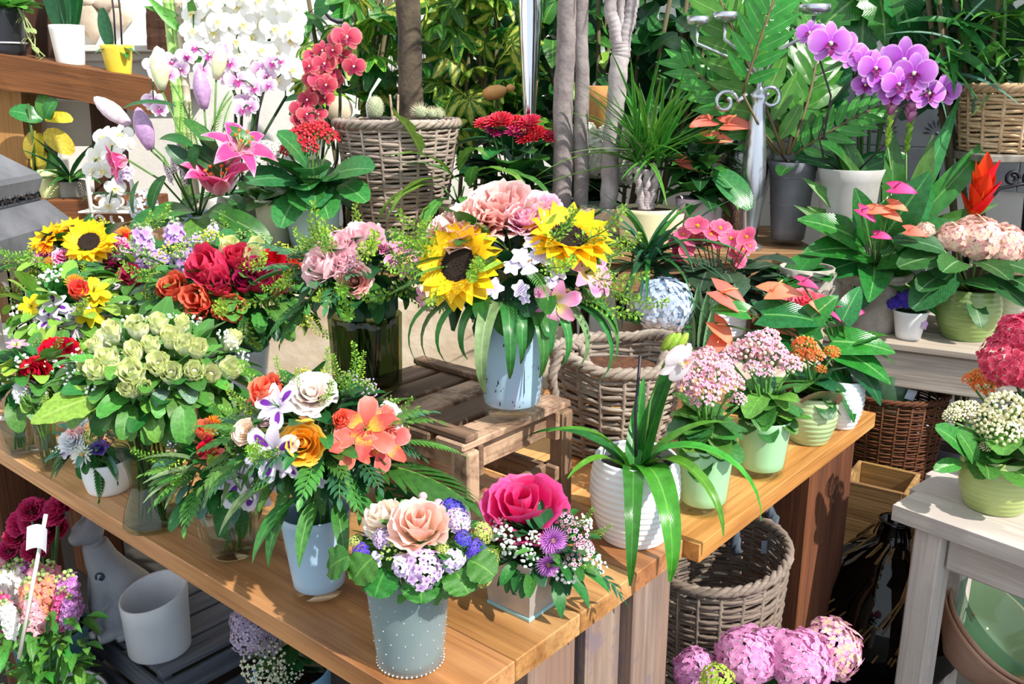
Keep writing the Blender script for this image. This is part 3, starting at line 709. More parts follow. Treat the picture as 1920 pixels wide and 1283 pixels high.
# wrought iron scroll on the white wall behind the variegated shrub
IRON = plain('#26242a', .5, metal=.6)
def spiral(c, r, a0, turns, n=22, ax=V((1, 0, 0)), az=Z, k=.35): return [c+(ax*cos(a0+2*pi*turns*i/n)+az*sin(a0+2*pi*turns*i/n))*r*(1-(1-k)*i/n) for i in range(n+1)]
q = dp(690, 75, 4.63); io = thing('iron_trellis', 'dark wrought iron scrollwork on the white wall behind the tall brown trunk', 'trellis', q)
for dx, dz, r, a in ((0, 0, .09, 0), (-.12, .16, .1, 2), (.13, .18, .1, 4)):
    mb = MB(); tube(mb, spiral(q+V((dx, 0, dz)), r, a, 1.4), .008, 5); part(io, 'scroll', mb.mesh('scroll', IRON), MX())
for a, b in (((-.3, -.3), (.3, .5)), ((-.25, .5), (.3, -.35))):
    mb = MB(); tube(mb, [q+V((a[0], .01, a[1])), q+V((b[0], .01, b[1]))], .009, 5); part(io, 'bar', mb.mesh('bar', IRON), MX())
# ---------------------------------------------------------------- plaster plinth, back bench
pl = struct('wall_low', mk(lambda mb: box(mb, 1.25, .26, .93, None, .012), CREAMP, 'wall_low', False), I4((-.46, 2.8, .465)))
BENCHW = woodm('#6a4a32', '#b08a62', '#8f6a48', .7, .8, .5); BZ = 1.02
bn = thing('display_bench', 'long brown plank bench behind the table carrying potted plants and wicker basket', 'bench', (0, 3.2, 0))
for i in range(3): plank(bn, 'board', (-1.8, 3.03+.2*i, BZ-.02), (1.02, 3.03+.2*i, BZ-.02), .194, .04, BENCHW)
for x in (-1.7, .95):
    for y in (3.0, 3.4): plank(bn, 'leg', (x, y, BZ-.04), (x, y, 0), .07, .07, BENCHW, V((0, 1, 0)))
plank(bn, 'apron', (-1.75, 2.97, BZ-.09), (.98, 2.97, BZ-.09), .03, .1, BENCHW)
# ---------------------------------------------------------------- main tables
C0 = gp(824, 1345, .78)
def tp(u, v, z=.78): return V((C0.x+U.x*u+VV.x*v, C0.y+U.y*u+VV.y*v, z))
TW = woodm('#7a4e2c', '#b98350', '#cc9c6a', .38, .8, .35); TW2 = woodm('#8a5428', '#cc8c4e', '#dba868', .38, .8, .35)
POSTW = woodm('#3a2014', '#7a4a2c', '#5a3420', .8, .7, .9); GREYW = woodm('#5e5048', '#a08c7e', '#84695a', .8, .8, .8, patch='#75656a')
t1 = thing('work_table', 'large brown wooden table with thick boards on which the bouquets stand', 'table', tp(.3, 1.2, 0))
for i in range(4):   # boards of the near table run along its long side
    u = .605*(i+.5)/4; plank(t1, 'board', tp(u, .002, .762), tp(u, 2.28, .762), .605/4-.0012, .036, TW, bev=.0015)
def post(root, u, v, wu, wv, m, z1=.744, n=1):
    for k in range(n):
        a = tp(u+wu*((k+.5)/n-.5), v, z1); b = a.copy(); b.z = 0
        plank(root, 'leg' if n == 1 else 'leg_plank', a, b, wv, wu/n-.002, m, U)
post(t1, .535, .075, .12, .12, GREYW)
post(t1, .30, .10, .12, .10, GREYW); post(t1, .425, .095, .10, .11, GREYW)
post(t1, .08, 1.53, .13, .14, POSTW); post(t1, .5, 2.1, .12, .12, POSTW); post(t1, .09, 2.2, .12, .12, POSTW)
for u in (.575,): plank(t1, 'apron', tp(u, .3, .70), tp(u, 2.2, .70), .03, .085, POSTW)
t2 = thing('work_table', 'second brown wooden table beyond the step in the edge, under the green pots', 'table', tp(1.04, .3, 0))
for i in range(5):
    v = -.03+.72*(i+.5)/5; plank(t2, 'board', tp(.607, v, .762), tp(1.47, v, .762), .72/5-.0012, .036, TW2, bev=.0015)
plank(t2, 'leg', tp(1.25, .08, .744), tp(1.25, .08, 0), .15, .135, POSTW, U); plank(t2, 'leg', tp(1.392, .085, .744), tp(1.392, .085, 0), .15, .14, POSTW, U)
plank(t2, 'leg', tp(1.36, .6, .744), tp(1.36, .6, 0), .1, .1, POSTW, U); plank(t2, 'leg', tp(.7, .62, .744), tp(.7, .62, 0), .1, .1, POSTW, U)
# ---------------------------------------------------------------- fruit crate upside down on the table
CRW = woodm('#5c463a', '#9a7c62', '#54402f', .8, 1.0, .7, patch='#b0937a')
cr = thing('crate', 'weathered slatted fruit crate upside down under the blue sunflower vase', 'crate', tp(.445, .42, .78))
u0, u1, v0, v1, cz = .30, .59, .235, .62, .99
for u in (u0, u1):
    for v in (v0, v1): plank(cr, 'corner_post', tp(u+(.018 if u == u0 else -.018), v+(.012 if v == v0 else -.012), .782), tp(u+(.018 if u == u0 else -.018), v+(.012 if v == v0 else -.012), cz-.016), .034, .03, CRW, U)
for z, w_ in ((.95, .055), (.845, .05)):
    for v in (v0+.03, v1-.03): plank(cr, 'side_slat', tp(u0+.004, v, z), tp(u1-.004, v, z), .012, w_, CRW)
    for u in (u0, u1): plank(cr, 'side_slat', tp(u+(.042 if u == u0 else -.042), v0, z), tp(u+(.042 if u == u0 else -.042), v1, z), .012, w_, CRW)
nsl = 5
for i in range(nsl):
    v = v0+.035+(v1-v0-.07)*i/(nsl-1); plank(cr, 'slat', tp(u0, v, cz-.008), tp(u1, v, cz-.008), .064, .014, CRW)
for u in (u0+.02, u1-.02): plank(cr, 'batten', tp(u, v0+(.06 if u > .5 else .0), cz+.006), tp(u, v1, cz+.006), .03, .012, CRW)
# ---------------------------------------------------------------- baskets
WICK = woodm('#6f6258', '#b5a799', '#94867c', .8, 1.2, .3); WICKT = woodm('#a07c58', '#e2cba8', '#c9a880', .7, 1.2, .3); WICKD = woodm('#574b42', '#94857a', '#75675c', .8, 1.2, .3)
def basket(name, label, p, r0, r1, h, rows, m, n=26, rs=.0055, rim=3, wave=None, cat='basket', T=None, group=None, lean=0, pw=1.0):
    p = V(p); B = T or I4(p); o = thing(name, label, cat, p, group); g = random.Random(n)
    rr = lambda s: r0+(r1-r0)*s**pw; top = lambda a: h*(1+(wave(a) if wave else 0)); w2 = MB(); sg = n*3
    for k in range(rows):
        s = (k+.5)/rows; pts = []; ph = g.uniform(-.2, .2)
        for i in range(sg+1):
            a = 2*pi*i/sg; r = rr(s)+rs*.5*cos(n*a/2+(pi if k % 2 else 0)); pts.append((r*cos(a), r*sin(a), top(a)*s+rs*.35*sin(a*5+k*1.7)))
        tube(w2, pts, h/rows*.5*g.uniform(.8, 1.02), 5, None, False)
    part(o, 'weave', w2.mesh('weave', m), B, None, True)
    mb = MB(); tube(mb, [(rr(s)+rs*.1, 0, h*s) for s in (0, .25, .5, .75, 1)], rs*.85, 5); stk = mb.mesh('stake', m)
    for i in range(n): part(o, 'stake', stk, B @ MX.Rotation(2*pi*(i+.5)/n, 4, 'Z') @ MX.Diagonal((1, 1, top(2*pi*(i+.5)/n)/h, 1)))
    rm = MB()
    for j in range(rim):
        pts = []
        for i in range(73):
            a = 2*pi*i/72; b = a*14+j*2*pi/rim; r = r1+rs*1.1*cos(b); pts.append((r*cos(a), r*sin(a), top(a)+rs*1.2*sin(b)+rs*.4))
        tube(rm, pts, rs*1.15, 5, None, False)
    part(o, 'rim', rm.mesh('rim', m), B)
    part(o, 'bottom', mk(lambda mb: lathe(mb, [(0, .002), (r0, .002), (r0, .012), (0, .014)], 24), m, 'bottom'), B)
    return o
def rope(root, pts, r, m, name='handle', k=3, tw=5):
    mb = MB(); pts = [V(q) for q in pts]; n = len(pts)*4; fine = []
    for i in range(n+1):
        s = i/n*(len(pts)-1); a = min(int(s), len(pts)-2); fine.append(pts[a].lerp(pts[a+1], s-a))
    f = frames(fine)
    for j in range(k): tube(mb, [fine[i]+(f[i][0]*cos(tw*2*pi*i/n+j*2*pi/k)+f[i][1]*sin(tw*2*pi*i/n+j*2*pi/k))*r*.8 for i in range(n+1)], r*.75, 5)
    return part(root, name, mb.mesh(name, m), MX())
p = dp(752, 452, 3.2); p.z = BZ; k = mpp(p)
bk1 = basket('wicker_basket', 'tall grey wicker basket on the bench carrying white cactus trays', p, 76*k, 110*k, 208*k/.985, 30, WICK, 20, .0075)
BK1 = p; BK1T = p.z+208*k/.985
p = V((.225, 1.86, .782))
COIR = plain('#6b4024', .95, '#3e2414', 60, bmp=1, bsc=160)
bk2 = basket('wicker_basket', 'round wicker basket filled with brown coir behind the white ribbed pot', p, .11, .142, .205, 18, WICK, 18, .0065, 3, lambda a: .10*max(0, cos(2*a-.9)))
part(bk2, 'coir_filling', mk(lambda mb: lathe(mb, [(.13, -.03), (.128, 0), (.09, .012), (.04, .004), (0, .015)], 26), COIR, 'coir_filling'), I4((p.x, p.y, p.z+.165)))
for sx in (-.115, .10):
    c = p+V((sx, -.085, .2)); rope(bk2, [c+V((-.02, -.005, -.07)), c+V((-.03, -.02, -.01)), c+V((-.01, 0, .045)), c+V((.03, .02, .05)), c+V((.045, .02, .0)), c+V((.035, -.01, -.07))], .008, WICK)
# basket at the upper right on an iron side table
p = dp(1895, 283, 3.06); k = mpp(p); BK3 = p.copy()
bk3 = basket('wicker_basket', 'light honey wicker basket on the iron side table at upper right', p, 88*k, 104*k, 112*k, 16, WICKT, 18, .0075)
part(bk3, 'price_tag', mk(lambda mb: box(mb, 14*k, .003, 26*k, None, .001), plain('#c9b7c9', .6), 'price_tag', False), I4(p+V((-18*k, -104*k-.006, 90*k))))
it = thing('side_table', 'dark iron side table with scrolls and pale top under the honey basket', 'table', V((p.x, p.y, 0)))
SZ = .79
part(it, 'top', mk(lambda mb: box(mb, 200*k, 200*k, 14*k, None, .004), plain('#8d877c', .6, '#5d5750', 20), 'top', False), I4(p-Z*8*k))
for sx in (-1, 1):
    for sy in (-1, 1):
        mb = MB(); q = p+V((sx*90*k, sy*90*k, -14*k)); tube(mb, [q, V((q.x+sx*.03, q.y+sy*.0, SZ+.004))], .010, 6); part(it, 'leg', mb.mesh('leg', IRON), MX())
for sx, ph in ((-40, 0), (-8, 1)):
    mb = MB(); tube(mb, spiral(p+V((sx*k, -92*k, -42*k)), 13*k, ph, 1.3), .006, 5); part(it, 'scroll', mb.mesh('scroll', IRON), MX())
mb = MB(); tube(mb, [p+V((x*k, -92*k, z*k)) for x, z in ((-85, -95), (-60, -60), (-20, -52), (20, -60), (50, -95))], .006, 5); part(it, 'arch', mb.mesh('arch', IRON), MX())
# ---------------------------------------------------------------- right shelf of weathered planks
SHW = woodm('#8b7d73', '#d8ccbd', '#b8a898', .75, .7, .5)
a = gp(1590, 633, SZ); d = (gp(1930, 675, SZ)-a); d.z = 0; d.normalize(); nrm = V((-d.y, d.x, 0))
a = a-d*.12
rs_ = thing('plank_shelf', 'weathered grey plank shelf at right carrying the stone pot and green pot', 'shelf', a)
for i in range(3): plank(rs_, 'board', a+nrm*(.085+.17*i)-Z*.012, a+nrm*(.085+.17*i)+d*1.6-Z*.012, .166, .024, SHW)
plank(rs_, 'apron', a+nrm*.03-Z*.085, a+nrm*.03+d*1.58-Z*.085, .03, .115, SHW)
for q in (1.5,):
    for w_ in (.07, .42): plank(rs_, 'leg', a+nrm*w_+d*q-Z*.026, V(((a+nrm*w_+d*q).x, (a+nrm*w_+d*q).y, 0)), .07, .07, SHW, d)
for w_ in (.06, .44): plank(rs_, 'leg', a+nrm*w_+d*.03-Z*.026, V(((a+nrm*w_+d*.03).x, (a+nrm*w_+d*.03).y, 0)), .05, .05, SHW, d)
# ---------------------------------------------------------------- whitewashed table in the right foreground
WTW = woodm('#a2948c', '#ddd3cb', '#c6b9b0', .6, .8, .45, patch='#bdb1ab'); WTZ = .65
P0 = gp(1680, 948, WTZ); du = (gp(1765, 868, WTZ)-P0); du.z = 0; wlen = du.length; du.normalize(); dv = (gp(1920, 1032, WTZ)-P0); dv.z = 0; dv.normalize()
wt = thing('side_table', 'whitewashed wooden table in the right corner under the pale kalanchoe', 'table', P0)
for i in range(3): plank(wt, 'board', P0+du*(.33*(i+.5)/3)-Z*.019, P0+du*(.33*(i+.5)/3)+dv*.9-Z*.019, .33/3-.0008, .038, WTW, bev=.001)
for q in (.075, .82):
    for w_ in (.055, .285): b_ = P0+du*w_+dv*q; plank(wt, 'leg', b_-Z*.038, V((b_.x, b_.y, 0)), .07, .06, WTW, dv)
plank(wt, 'apron', P0+du*.06+dv*.11-Z*.085, P0+du*.06+dv*.79-Z*.085, .022, .095, WTW); plank(wt, 'apron', P0+du*.28+dv*.11-Z*.085, P0+du*.28+dv*.79-Z*.085, .022, .095, WTW)
# ---------------------------------------------------------------- painted colours of the flowers
P_SUN = head('sunflower', F_sunflower)
pm_peach = petalm('#ffe9cc', '#fcd3c2', None, '#fde2d6', tr=.38); pm_pink = petalm('#fff4f0', '#fde4e8', None, '#fbcfd9', tr=.4); pm_hot = petalm('#e0247a', '#ef2f86', None, '#f65c9d')
pm_red = petalm('#8f0f26', '#cf1738'); pm_crim = petalm('#a8123f', '#d8315f', None, '#e2486f'); pm_mag = petalm('#8d1047', '#c02a6a'); pm_coral = petalm('#f08a5c', '#ef5a4a', None, '#f7876a')
pm_green = petalm('#dde6a8', '#f4f5dc', None, '#dde49a', p=(0, .5)); pm_cream = petalm('#f2d9cf', '#faf0ea', None, '#fff7f2'); pm_oran = petalm('#f9c23a', '#fbb52a', None, '#fcd05a'); pm_white = petalm('#eef2df', '#fbfbf8', tr=.2)
pm_yel = petalm('#e8c01c', '#ffdb24'); pm_or2 = petalm('#e8791a', '#f79228'); pm_lil = petalm('#b98bd6', '#d3aee8', None, '#e6d0f2'); pm_plum = petalm('#7c1d66', '#b32c8a', None, '#e3a9cf')
pm_viol = petalm('#4a37b5', '#6a58dc'); pm_salm = petalm('#fbd0c2', '#f9b4b0', None, '#fbd8d2'); pm_palelil = petalm('#d9c2ec', '#efe4f8'); pm_lime = petalm('#a8bd45', '#dbe38e')
pm_wpur = petalm('#7d3fb0', '#f6f1fb', '#7a2fa5', None, p=(.0, .2)); pm_wstr = petalm('#e8d8f2', '#f3ebfa', None, None, streak='#8d4fb8'); pm_coralA = petalm('#e0564a', '#ea6a5c', None, '#f08a80'); pm_coralS = petalm('#f2d24a', '#e8604e', streak='#8f2020', p=(.25, .6))
pm_pinkA = petalm('#f3d9dc', '#e57fb0', None, '#f2b4cf'); pm_pinkS = petalm('#f5e07a', '#ea9fc0', streak='#a53a5a', p=(.3, .6)); pm_mum = petalm('#8d3f9c', '#cf86d6'); pm_dred = petalm('#8c1030', '#b51c46')
rose = lambda k, pm, op=1.0, tall=1.0: head(('rose', k, op, tall), lambda: F_rose(pm, op, tall))
R_peach = rose('peach', pm_peach, .8, 1.25); R_pink = rose('pink', pm_pink, .85, 1.1); R_hot = rose('hot', pm_hot, 1.0, 1.15); R_red = rose('red', pm_red, .8, 1.1); R_crim = rose('crim', pm_crim, .55, .9)
R_mag = rose('mag', pm_mag, .52, .9); R_coral = rose('coral', pm_coral, .58, .85); R_green = rose('green', pm_green, .5, .85); R_cream = rose('cream', pm_cream, 1.1, .95); R_oran = rose('oran', pm_oran, 1.0, 1.05); R_salm = rose('salm', pm_salm, .8, 1.1)
R_white = rose('white', pm_white, 1.0, .9)
A_pur = head('A_pur', lambda: F_alstro(pm_wpur, pm_wstr)); A_cor = head('A_cor', lambda: F_alstro(pm_coralA, pm_coralS)); A_pink = head('A_pink', lambda: F_alstro(pm_pinkA, pm_pinkS)); A_yel = head('A_yel', lambda: F_alstro(pm_yel, pm_yel, 'freesia'))
PEON = head('peony', lambda: F_ruffle(petalm('#f59a8c', '#fbbab2', None, '#fddcd4'), 'peony', ((.06, .5, 4), (.13, .52, 6), (.21, .5, 8), (.29, .46, 9), (.36, .38, 10), (.42, .26, 10)), .03)); PEON2 = head('peony2', lambda: F_ruffle(petalm('#ef8fb8', '#f6b6d2', None, '#fbd9e8'), 'peony', ruf=.03))
CARNW = head('carnw', lambda: F_ruffle(petalm('#e6eef2', '#fafcff'), 'carnation', ruf=.05)); CARNR = head('carnr', lambda: F_ruffle(petalm('#a01a5c', '#c43a82', None, '#efc2dc'), 'dianthus', ((.1, .3, 6), (.2, .3, 8), (.3, .26, 10), (.4, .2, 12)), .05))
CARNO = head('carno', lambda: F_mum(pm_or2, plain('#b5540f', .8), 60, 'calendula', .06)); RANC = head('ranc', lambda: F_ruffle(petalm('#efe3b8', '#f7efd2', None, '#f2cfc2'), 'ranunculus', ((.08, .42, 4), (.15, .45, 5), (.22, .46, 6), (.3, .44, 7), (.38, .4, 8)), .004))
MUMP = head('mump', lambda: F_mum(pm_mum, plain('#6d2f6a', .8, '#b08a5a', 80), 110, 'chrysanthemum', .045, .45)); GERBW = head('gw', lambda: F_mum(pm_white, plain('#b59a5c', .8), 40, 'chrysanthemum', .09, .4))
PHL = head('phl', lambda: F_hydrangea(pm_palelil, 16, .42, 'phlox', -.1, .8, 5, 2, plain('#8a5fb0', .6))); PHL1 = head('phl1', lambda: (mk(lambda mb: floret(mb, MX(), 5, .5, .62, .1), pm_palelil, 'phlox_flower'), []))
LAC = head('lac', lambda: F_hydrangea(petalm('#c99ad6', '#e6cdf0', None, '#f4eaf8'), 34, .26, 'phlox', -.15, .7, 5, 3, plain('#7a4f9c', .6)))
STAT = head('stat', lambda: F_hydrangea(pm_viol, 60, .16, 'statice', .0, .6, 5, 4)); LIMEH = head('limeh', lambda: F_hydrangea(pm_lime, 60, .17, 'lime_cluster', -.2, .8, 4, 5)); WAXF = head('wax', lambda: F_hydrangea(petalm('#c86a9a', '#f2d3e2'), 22, .24, 'waxflower', -.3, .9, 5, 6, plain('#8c2a55', .6)))
GYP = head('gyp', lambda: F_balls(WHITE, 16, .085, 'gypsophila', 1)); GYPS = head('gyps', lambda: F_balls(WHITE, 9, .09, 'gypsophila', 2)); BERR = head('berr', lambda: F_balls(plain('#a04a5c', .4), 12, .08, 'berry_spray', 3)); BUPL = head('bupl', lambda: F_balls(plain('#a9b92f', .6, '#d2d84a', 30), 22, .05, 'bupleurum', 4, STEM, False)); BUDG = head('budg', lambda: F_balls(leafm('#a9c96a'), 14, .07, 'bud_spray', 5, STEM, False))
PBUD = head('pbud', lambda: F_balls(plain('#b9a3cf', .5), 10, .06, 'bud_spray', 6, STEM, False)); PINKB = head('pinkb', lambda: (mk(lambda mb: ball(mb, (0, 0, 0), .5, True), plain('#f2a6b2', .5), 'berry'), []))
STK = head('stk', lambda: F_spike(pm_lil, leafm('#c5d2a8'), 34, 'stock_spike', .17, 1, 5, .2)); STKW = head('stkw', lambda: F_spike(petalm('#d9c8e6', '#f2ecf6'), leafm('#c5d6a0'), 30, 'stock_spike', .13, 2, 5, .16)); VERO = head('vero', lambda: F_spike(petalm('#d9a9d6', '#f6e9f4'), leafm('#8fb06a'), 44, 'veronica_spike', .09, 3, 4, .1))
CALLA = head('calla', lambda: F_bud(pm_crim, 'gladiolus_bud'))
# ---------------------------------------------------------------- glass and glaze
BLUEP = plain('#b4cfe4', .35, '#a9c6de', 4); BLUEP2 = plain('#b2cee4', .4, '#c3d8e8', 6)
CLEAR = glassm('#dfeeee', .12); CLEARG = glassm('#c9dcc8', .12); DKGLASS = glassm('#7f8f52', .75, .02); FROST = glassm('#b9ccd0', .2, .12, .5); MINTP = plain('#b5e2b4', .35); SQM = plain('#c3c0bc', .42, '#a5a19d', 12, metal=.45)
CRACK = plain('#2a3a4a', .8)
# ---------------------------------------------------------------- 1 the sunflower bouquet on the crate
v = vase('flower_vase', 'pale blue cracked-paint glass vase on the weathered crate', 960, 775, 146, 108, 186, .998, m=CLEAR, base_glass=BLUEP)
g1 = random.Random(8)
def _cr(mb):
    for i in range(46):
        a = g1.uniform(pi*1.0, 2*pi); s = min(.93, .15+abs(g1.gauss(0, .28))); r = v['r0']+(v['r1']-v['r0'])*s+.0009; z = v['h']*s; w_ = g1.uniform(.0006, .0016); h = g1.uniform(.002, .010) if i else .06
        if i == 0: a = 1.5*pi+.35; z = v['h']*.25; r += .002
        q = [(cos(a-w_/r)*r, sin(a-w_/r)*r, z), (cos(a+w_/r)*r, sin(a+w_/r)*r, z+h*.2), (cos(a+w_*.6/r)*r*1.006, sin(a+w_*.6/r)*r*1.006, z+h), (cos(a-w_*.5/r)*r*1.006, sin(a-w_*.5/r)*r*1.006, z+h*.8)]; mb.add(q, [(0, 1, 2, 3)])
part(v['o'], 'crack_marks', mk(_cr, CRACK, 'crack_marks', False), I4(v['p']), None, True)
STRAP = leafm('#3f8a3c', '#8fb878', None, .28); STRAPL = leafm('#7fa06a', '#b0c49a', None, .35)
b = bouquet('bouquet', 'round bouquet of two sunflowers, coral peony and pale phlox on the crate', v, (968, 512), (168, 118), [
 (P_SUN, 862, 497, 158, dict(d=(-.42, -.78, .46))), (P_SUN, 1066, 448, 160, dict(d=(.16, -.42, .86))),
 (PEON, 880, 428, 125, dict(d=(-.3, -.4, .9))), (PEON, 945, 400, 150, dict(d=(-.05, -.4, .9))), (PEON2, 1010, 398, 105, dict(d=(.2, -.3, .9))), (PEON, 840, 430, 80), (PEON2, 985, 415, 80),
 (PHL1, 1000, 455, 42), (PHL1, 978, 480, 44), (PHL1, 1014, 480, 44), (PHL1, 960, 500, 38), (PHL1, 1032, 482, 42), (PHL1, 1046, 508, 42), (PHL1, 1036, 530, 36), (PHL1, 976, 542, 36), (PHL1, 924, 540, 44), (PHL1, 992, 505, 36), (PHL1, 984, 560, 24),
 (A_pink, 1098, 512, 100, dict(d=(.5, -.7, .5))), (A_pink, 1122, 522, 70, dict(d=(.8, -.4, .3))), (A_pink, 1040, 566, 95, dict(d=(.1, -.9, -.1))), (A_pink, 800, 560, 50, dict(d=(-.7, -.6, -.2)))],
 [(BUDG, 8, 34, 46, dict(back=.3)), (BUPL, 8, 45, 60), (PBUD, 5, 40, 50)],
 [(SPRIG, 26, 110, 170, dict(lo=-.3, hi=.5, at=.8, rise=.1, name='sprig')), (LEAFS['dark'], 34, 60, 100, dict(lo=-.5, hi=.9, at=.75, prof='oval', W=.42)), (LEAFS['lime'], 10, 50, 80, dict(lo=.2, hi=1.2, at=.8, W=.4)), (FERN2, 3, 110, 150, dict(lo=-.1, hi=.3, at=.7, back=1))], core='deep', seed=1)
for px, L, m, dx in ((790, 150, STRAPL, -.9), (745, 150, STRAP, -1), (830, 140, STRAP, -.7), (870, 125, STRAP, -.4), (905, 190, STRAPL, -.15), (935, 160, STRAP, .05), (965, 130, STRAP, .1), (1000, 160, STRAP, .2), (1045, 140, STRAP, .4), (1075, 150, STRAPL, .6), (1110, 190, STRAP, .8), (1150, 170, STRAP, .9), (1190, 130, STRAP, 1), (888, 90, STRAPL, -.2), (1020, 120, STRAP, .3)):
    q = dp(968+(px-968)*.55, 565, v['p'].y-.04-.05*(1-abs(dx))); lf(b, q, V((dx*1.0, -.65+.4*abs(dx), .25)), L*mpp(q)*1.25, m, 'grass', .19, 2.6, .2, Z, 0, n=10)
# ---------------------------------------------------------------- 2 pink roses in dark green glass on the crate
v = vase('flower_vase', 'dark green straight glass vase on the back of the weathered crate', 690, 722, 136, 128, 132, .998, m=DKGLASS, water=.8)
b = bouquet('bouquet', 'loose bouquet of pale pink roses with fern over the dark green vase', v, (668, 512), (125, 78), [
 (R_pink, 682, 447, 80), (R_pink, 640, 462, 62), (R_pink, 607, 500, 88, dict(d=(-.5, -.7, .6))), (R_pink, 645, 490, 60), (R_salm, 664, 527, 66, dict(d=(.1, -.9, .2))), (R_pink, 635, 452, 50), (A_pink, 752, 492, 85, dict(d=(.6, -.6, .4))), (A_pink, 772, 470, 60), (CARNR, 715, 462, 34), (CARNR, 740, 462, 30), (R_salm, 612, 470, 50), (WAXF, 655, 500, 50)],
 [(BUPL, 9, 46, 66, dict(lo=-.3)), (BUDG, 8, 30, 44), (GYPS, 6, 34, 46)],
 [(SPRIG, 22, 90, 150, dict(lo=-.5, hi=.7, at=.75, name='sprig')), (FERN, 5, 90, 130, dict(lo=-.2, hi=.2, at=.6, back=1)), (LEAFS['dark'], 26, 44, 66, dict(lo=-.6, hi=.7, at=.7)), (PIST, 12, 80, 110, dict(lo=-.2, hi=.5, at=.65))], core='deep', seed=2)
for s in (-1, -.4): q = dp(590, 560, v['p'].y-.03); fr(b, q, V((-.9, -.5, s*.5)), 110*mpp(q), FERN, Z, .2)
# ---------------------------------------------------------------- 3 crimson and coral roses
v = vase('flower_vase', 'pale blue vase under the crimson and coral rose bouquet', 452, 800, 128, 88, 150, .782, m=CLEAR, base_glass=BLUEP2)
b = bouquet('bouquet', 'bouquet of crimson, coral and red roses in green leaves at the table middle', v, (435, 548), (150, 105), [
 (R_crim, 400, 506, 74, dict(d=(-.3, -.7, .5))), (R_crim, 446, 488, 50), (R_mag, 488, 522, 62), (R_mag, 458, 532, 42), (R_crim, 412, 538, 48), (R_coral, 376, 562, 58, dict(d=(-.2, -.9, .3))), (R_coral, 440, 577, 54, dict(d=(.1, -.9, .2))), (R_coral, 415, 585, 34), (R_coral, 329, 542, 54), (R_red, 512, 488, 52), (R_red, 535, 490, 40), (R_green, 474, 497, 48), (R_green, 430, 470, 40), (R_coral, 545, 500, 36), (R_coral, 375, 585, 34), (R_mag, 520, 540, 40), (R_green, 480, 470, 36), (R_coral, 316, 548, 34)],
 [(BUPL, 12, 40, 56, dict(lo=-.4)), (BUDG, 10, 30, 44)],
 [(LEAFS['mid'], 56, 40, 66, dict(lo=-.6, hi=.6, at=.85, W=.6, serr=.12)), (LEAFS['bright'], 34, 36, 60, dict(lo=-.6, hi=.5, at=.86, W=.55)), (LEAFS['deep'], 30, 44, 70, dict(lo=-.6, hi=.1, at=.85)), (SPRIG, 14, 80, 130, dict(lo=-.4, hi=.6, name='sprig')), (FERN, 3, 100, 130, dict(lo=-.3, hi=.1, at=.8, back=1))], seed=3)
# green filler shoulder to its left
# ---------------------------------------------------------------- 4 sunflower and dianthus at far left, 4b lilac stock, 5 yellow and violet
v = vase('flower_vase', 'clear glass tumbler hidden under the orange and magenta sunflower bouquet', 165, 690, 95, 75, 110, .782, m=CLEAR, water=.7)
b = bouquet('bouquet', 'bouquet with small sunflower, orange calendula and magenta dianthus at far left', v, (172, 505), (112, 82), [
 (P_SUN, 168, 456, 92, dict(d=(.05, -.75, .7))), (P_SUN, 92, 448, 74, dict(d=(-.4, -.4, .8))), (P_SUN, 135, 432, 60), (CARNO, 125, 440, 34), (CARNO, 88, 466, 34), (CARNO, 96, 494, 32), (CARNO, 232, 437, 32), (CARNO, 250, 448, 30), (CARNR, 122, 478, 48), (CARNR, 215, 462, 55), (CARNR, 198, 484, 55), (CARNR, 78, 480, 40), (CARNR, 238, 480, 44), (R_red, 255, 462, 58), (R_mag, 215, 520, 60, dict(d=(.2, -.9, .2))), (R_mag, 250, 505, 44)],
 [(BUPL, 8, 34, 50), (BUDG, 8, 26, 40), (GYPS, 4, 26, 36)],
 [(LEAFS['gloss'], 8, 70, 95, dict(lo=-.2, hi=.4, W=.5, at=.95)), (LEAFS['lime'], 26, 40, 66, dict(lo=-.6, hi=.6, W=.6)), (LEAFS['mid'], 36, 40, 70, dict(lo=-.8, hi=.5, W=.55)), (SPRIG, 14, 70, 110, dict(lo=-.4, hi=.8, name='sprig'))], seed=4)
for px, py, dd in ((140, 492, (-.4, -.8, -.15)), (180, 500, (.2, -.9, -.1)), (205, 440, (.6, -.3, .6))): q = dp(px, py, v['p'].y-.14); lf(b, q, dd, 75*mpp(q), LEAFS['gloss'], 'oval', .55, .6)
v = vase('flower_vase', 'clear glass tumbler hidden under the lilac stock bouquet', 315, 716, 95, 75, 110, .782, m=CLEAR, water=.7)
b = bouquet('bouquet', 'bouquet of lilac and cream stock spikes behind the pale green roses', v, (315, 525), (110, 80), [
 (STK, 268, 466, 110, dict(spike=1, w=1.1)), (STK, 330, 456, 112, dict(spike=1, w=1.1)), (STK, 345, 494, 100, dict(spike=1, w=1.3, d=(.1, -.7, .5))), (STKW, 396, 452, 90, dict(spike=1, w=1.1)), (STKW, 280, 445, 60, dict(spike=1)), (STK, 298, 490, 95, dict(spike=1, w=1.2, d=(-.3, -.6, .6))), (STKW, 335, 440, 56, dict(spike=1)), (STK, 368, 470, 84, dict(spike=1, w=1.2)), (R_mag, 250, 520, 42)],
 [(STKW, 4, 50, 60, dict(spike=1)), (BUDG, 12, 30, 44), (BUPL, 5, 36, 48)],
 [(LEAFS['mid'], 34, 36, 60, dict(lo=-.7, hi=.3, W=.55, at=.85)), (LEAFS['silver'], 14, 45, 75, dict(lo=-.5, hi=.6, W=.4, at=.9)), (LEAFS['lime'], 26, 35, 60, dict(lo=-.5, hi=.8, W=.6, at=.9)), (PIST, 12, 80, 120, dict(lo=-.5, hi=.5))], seed=5)
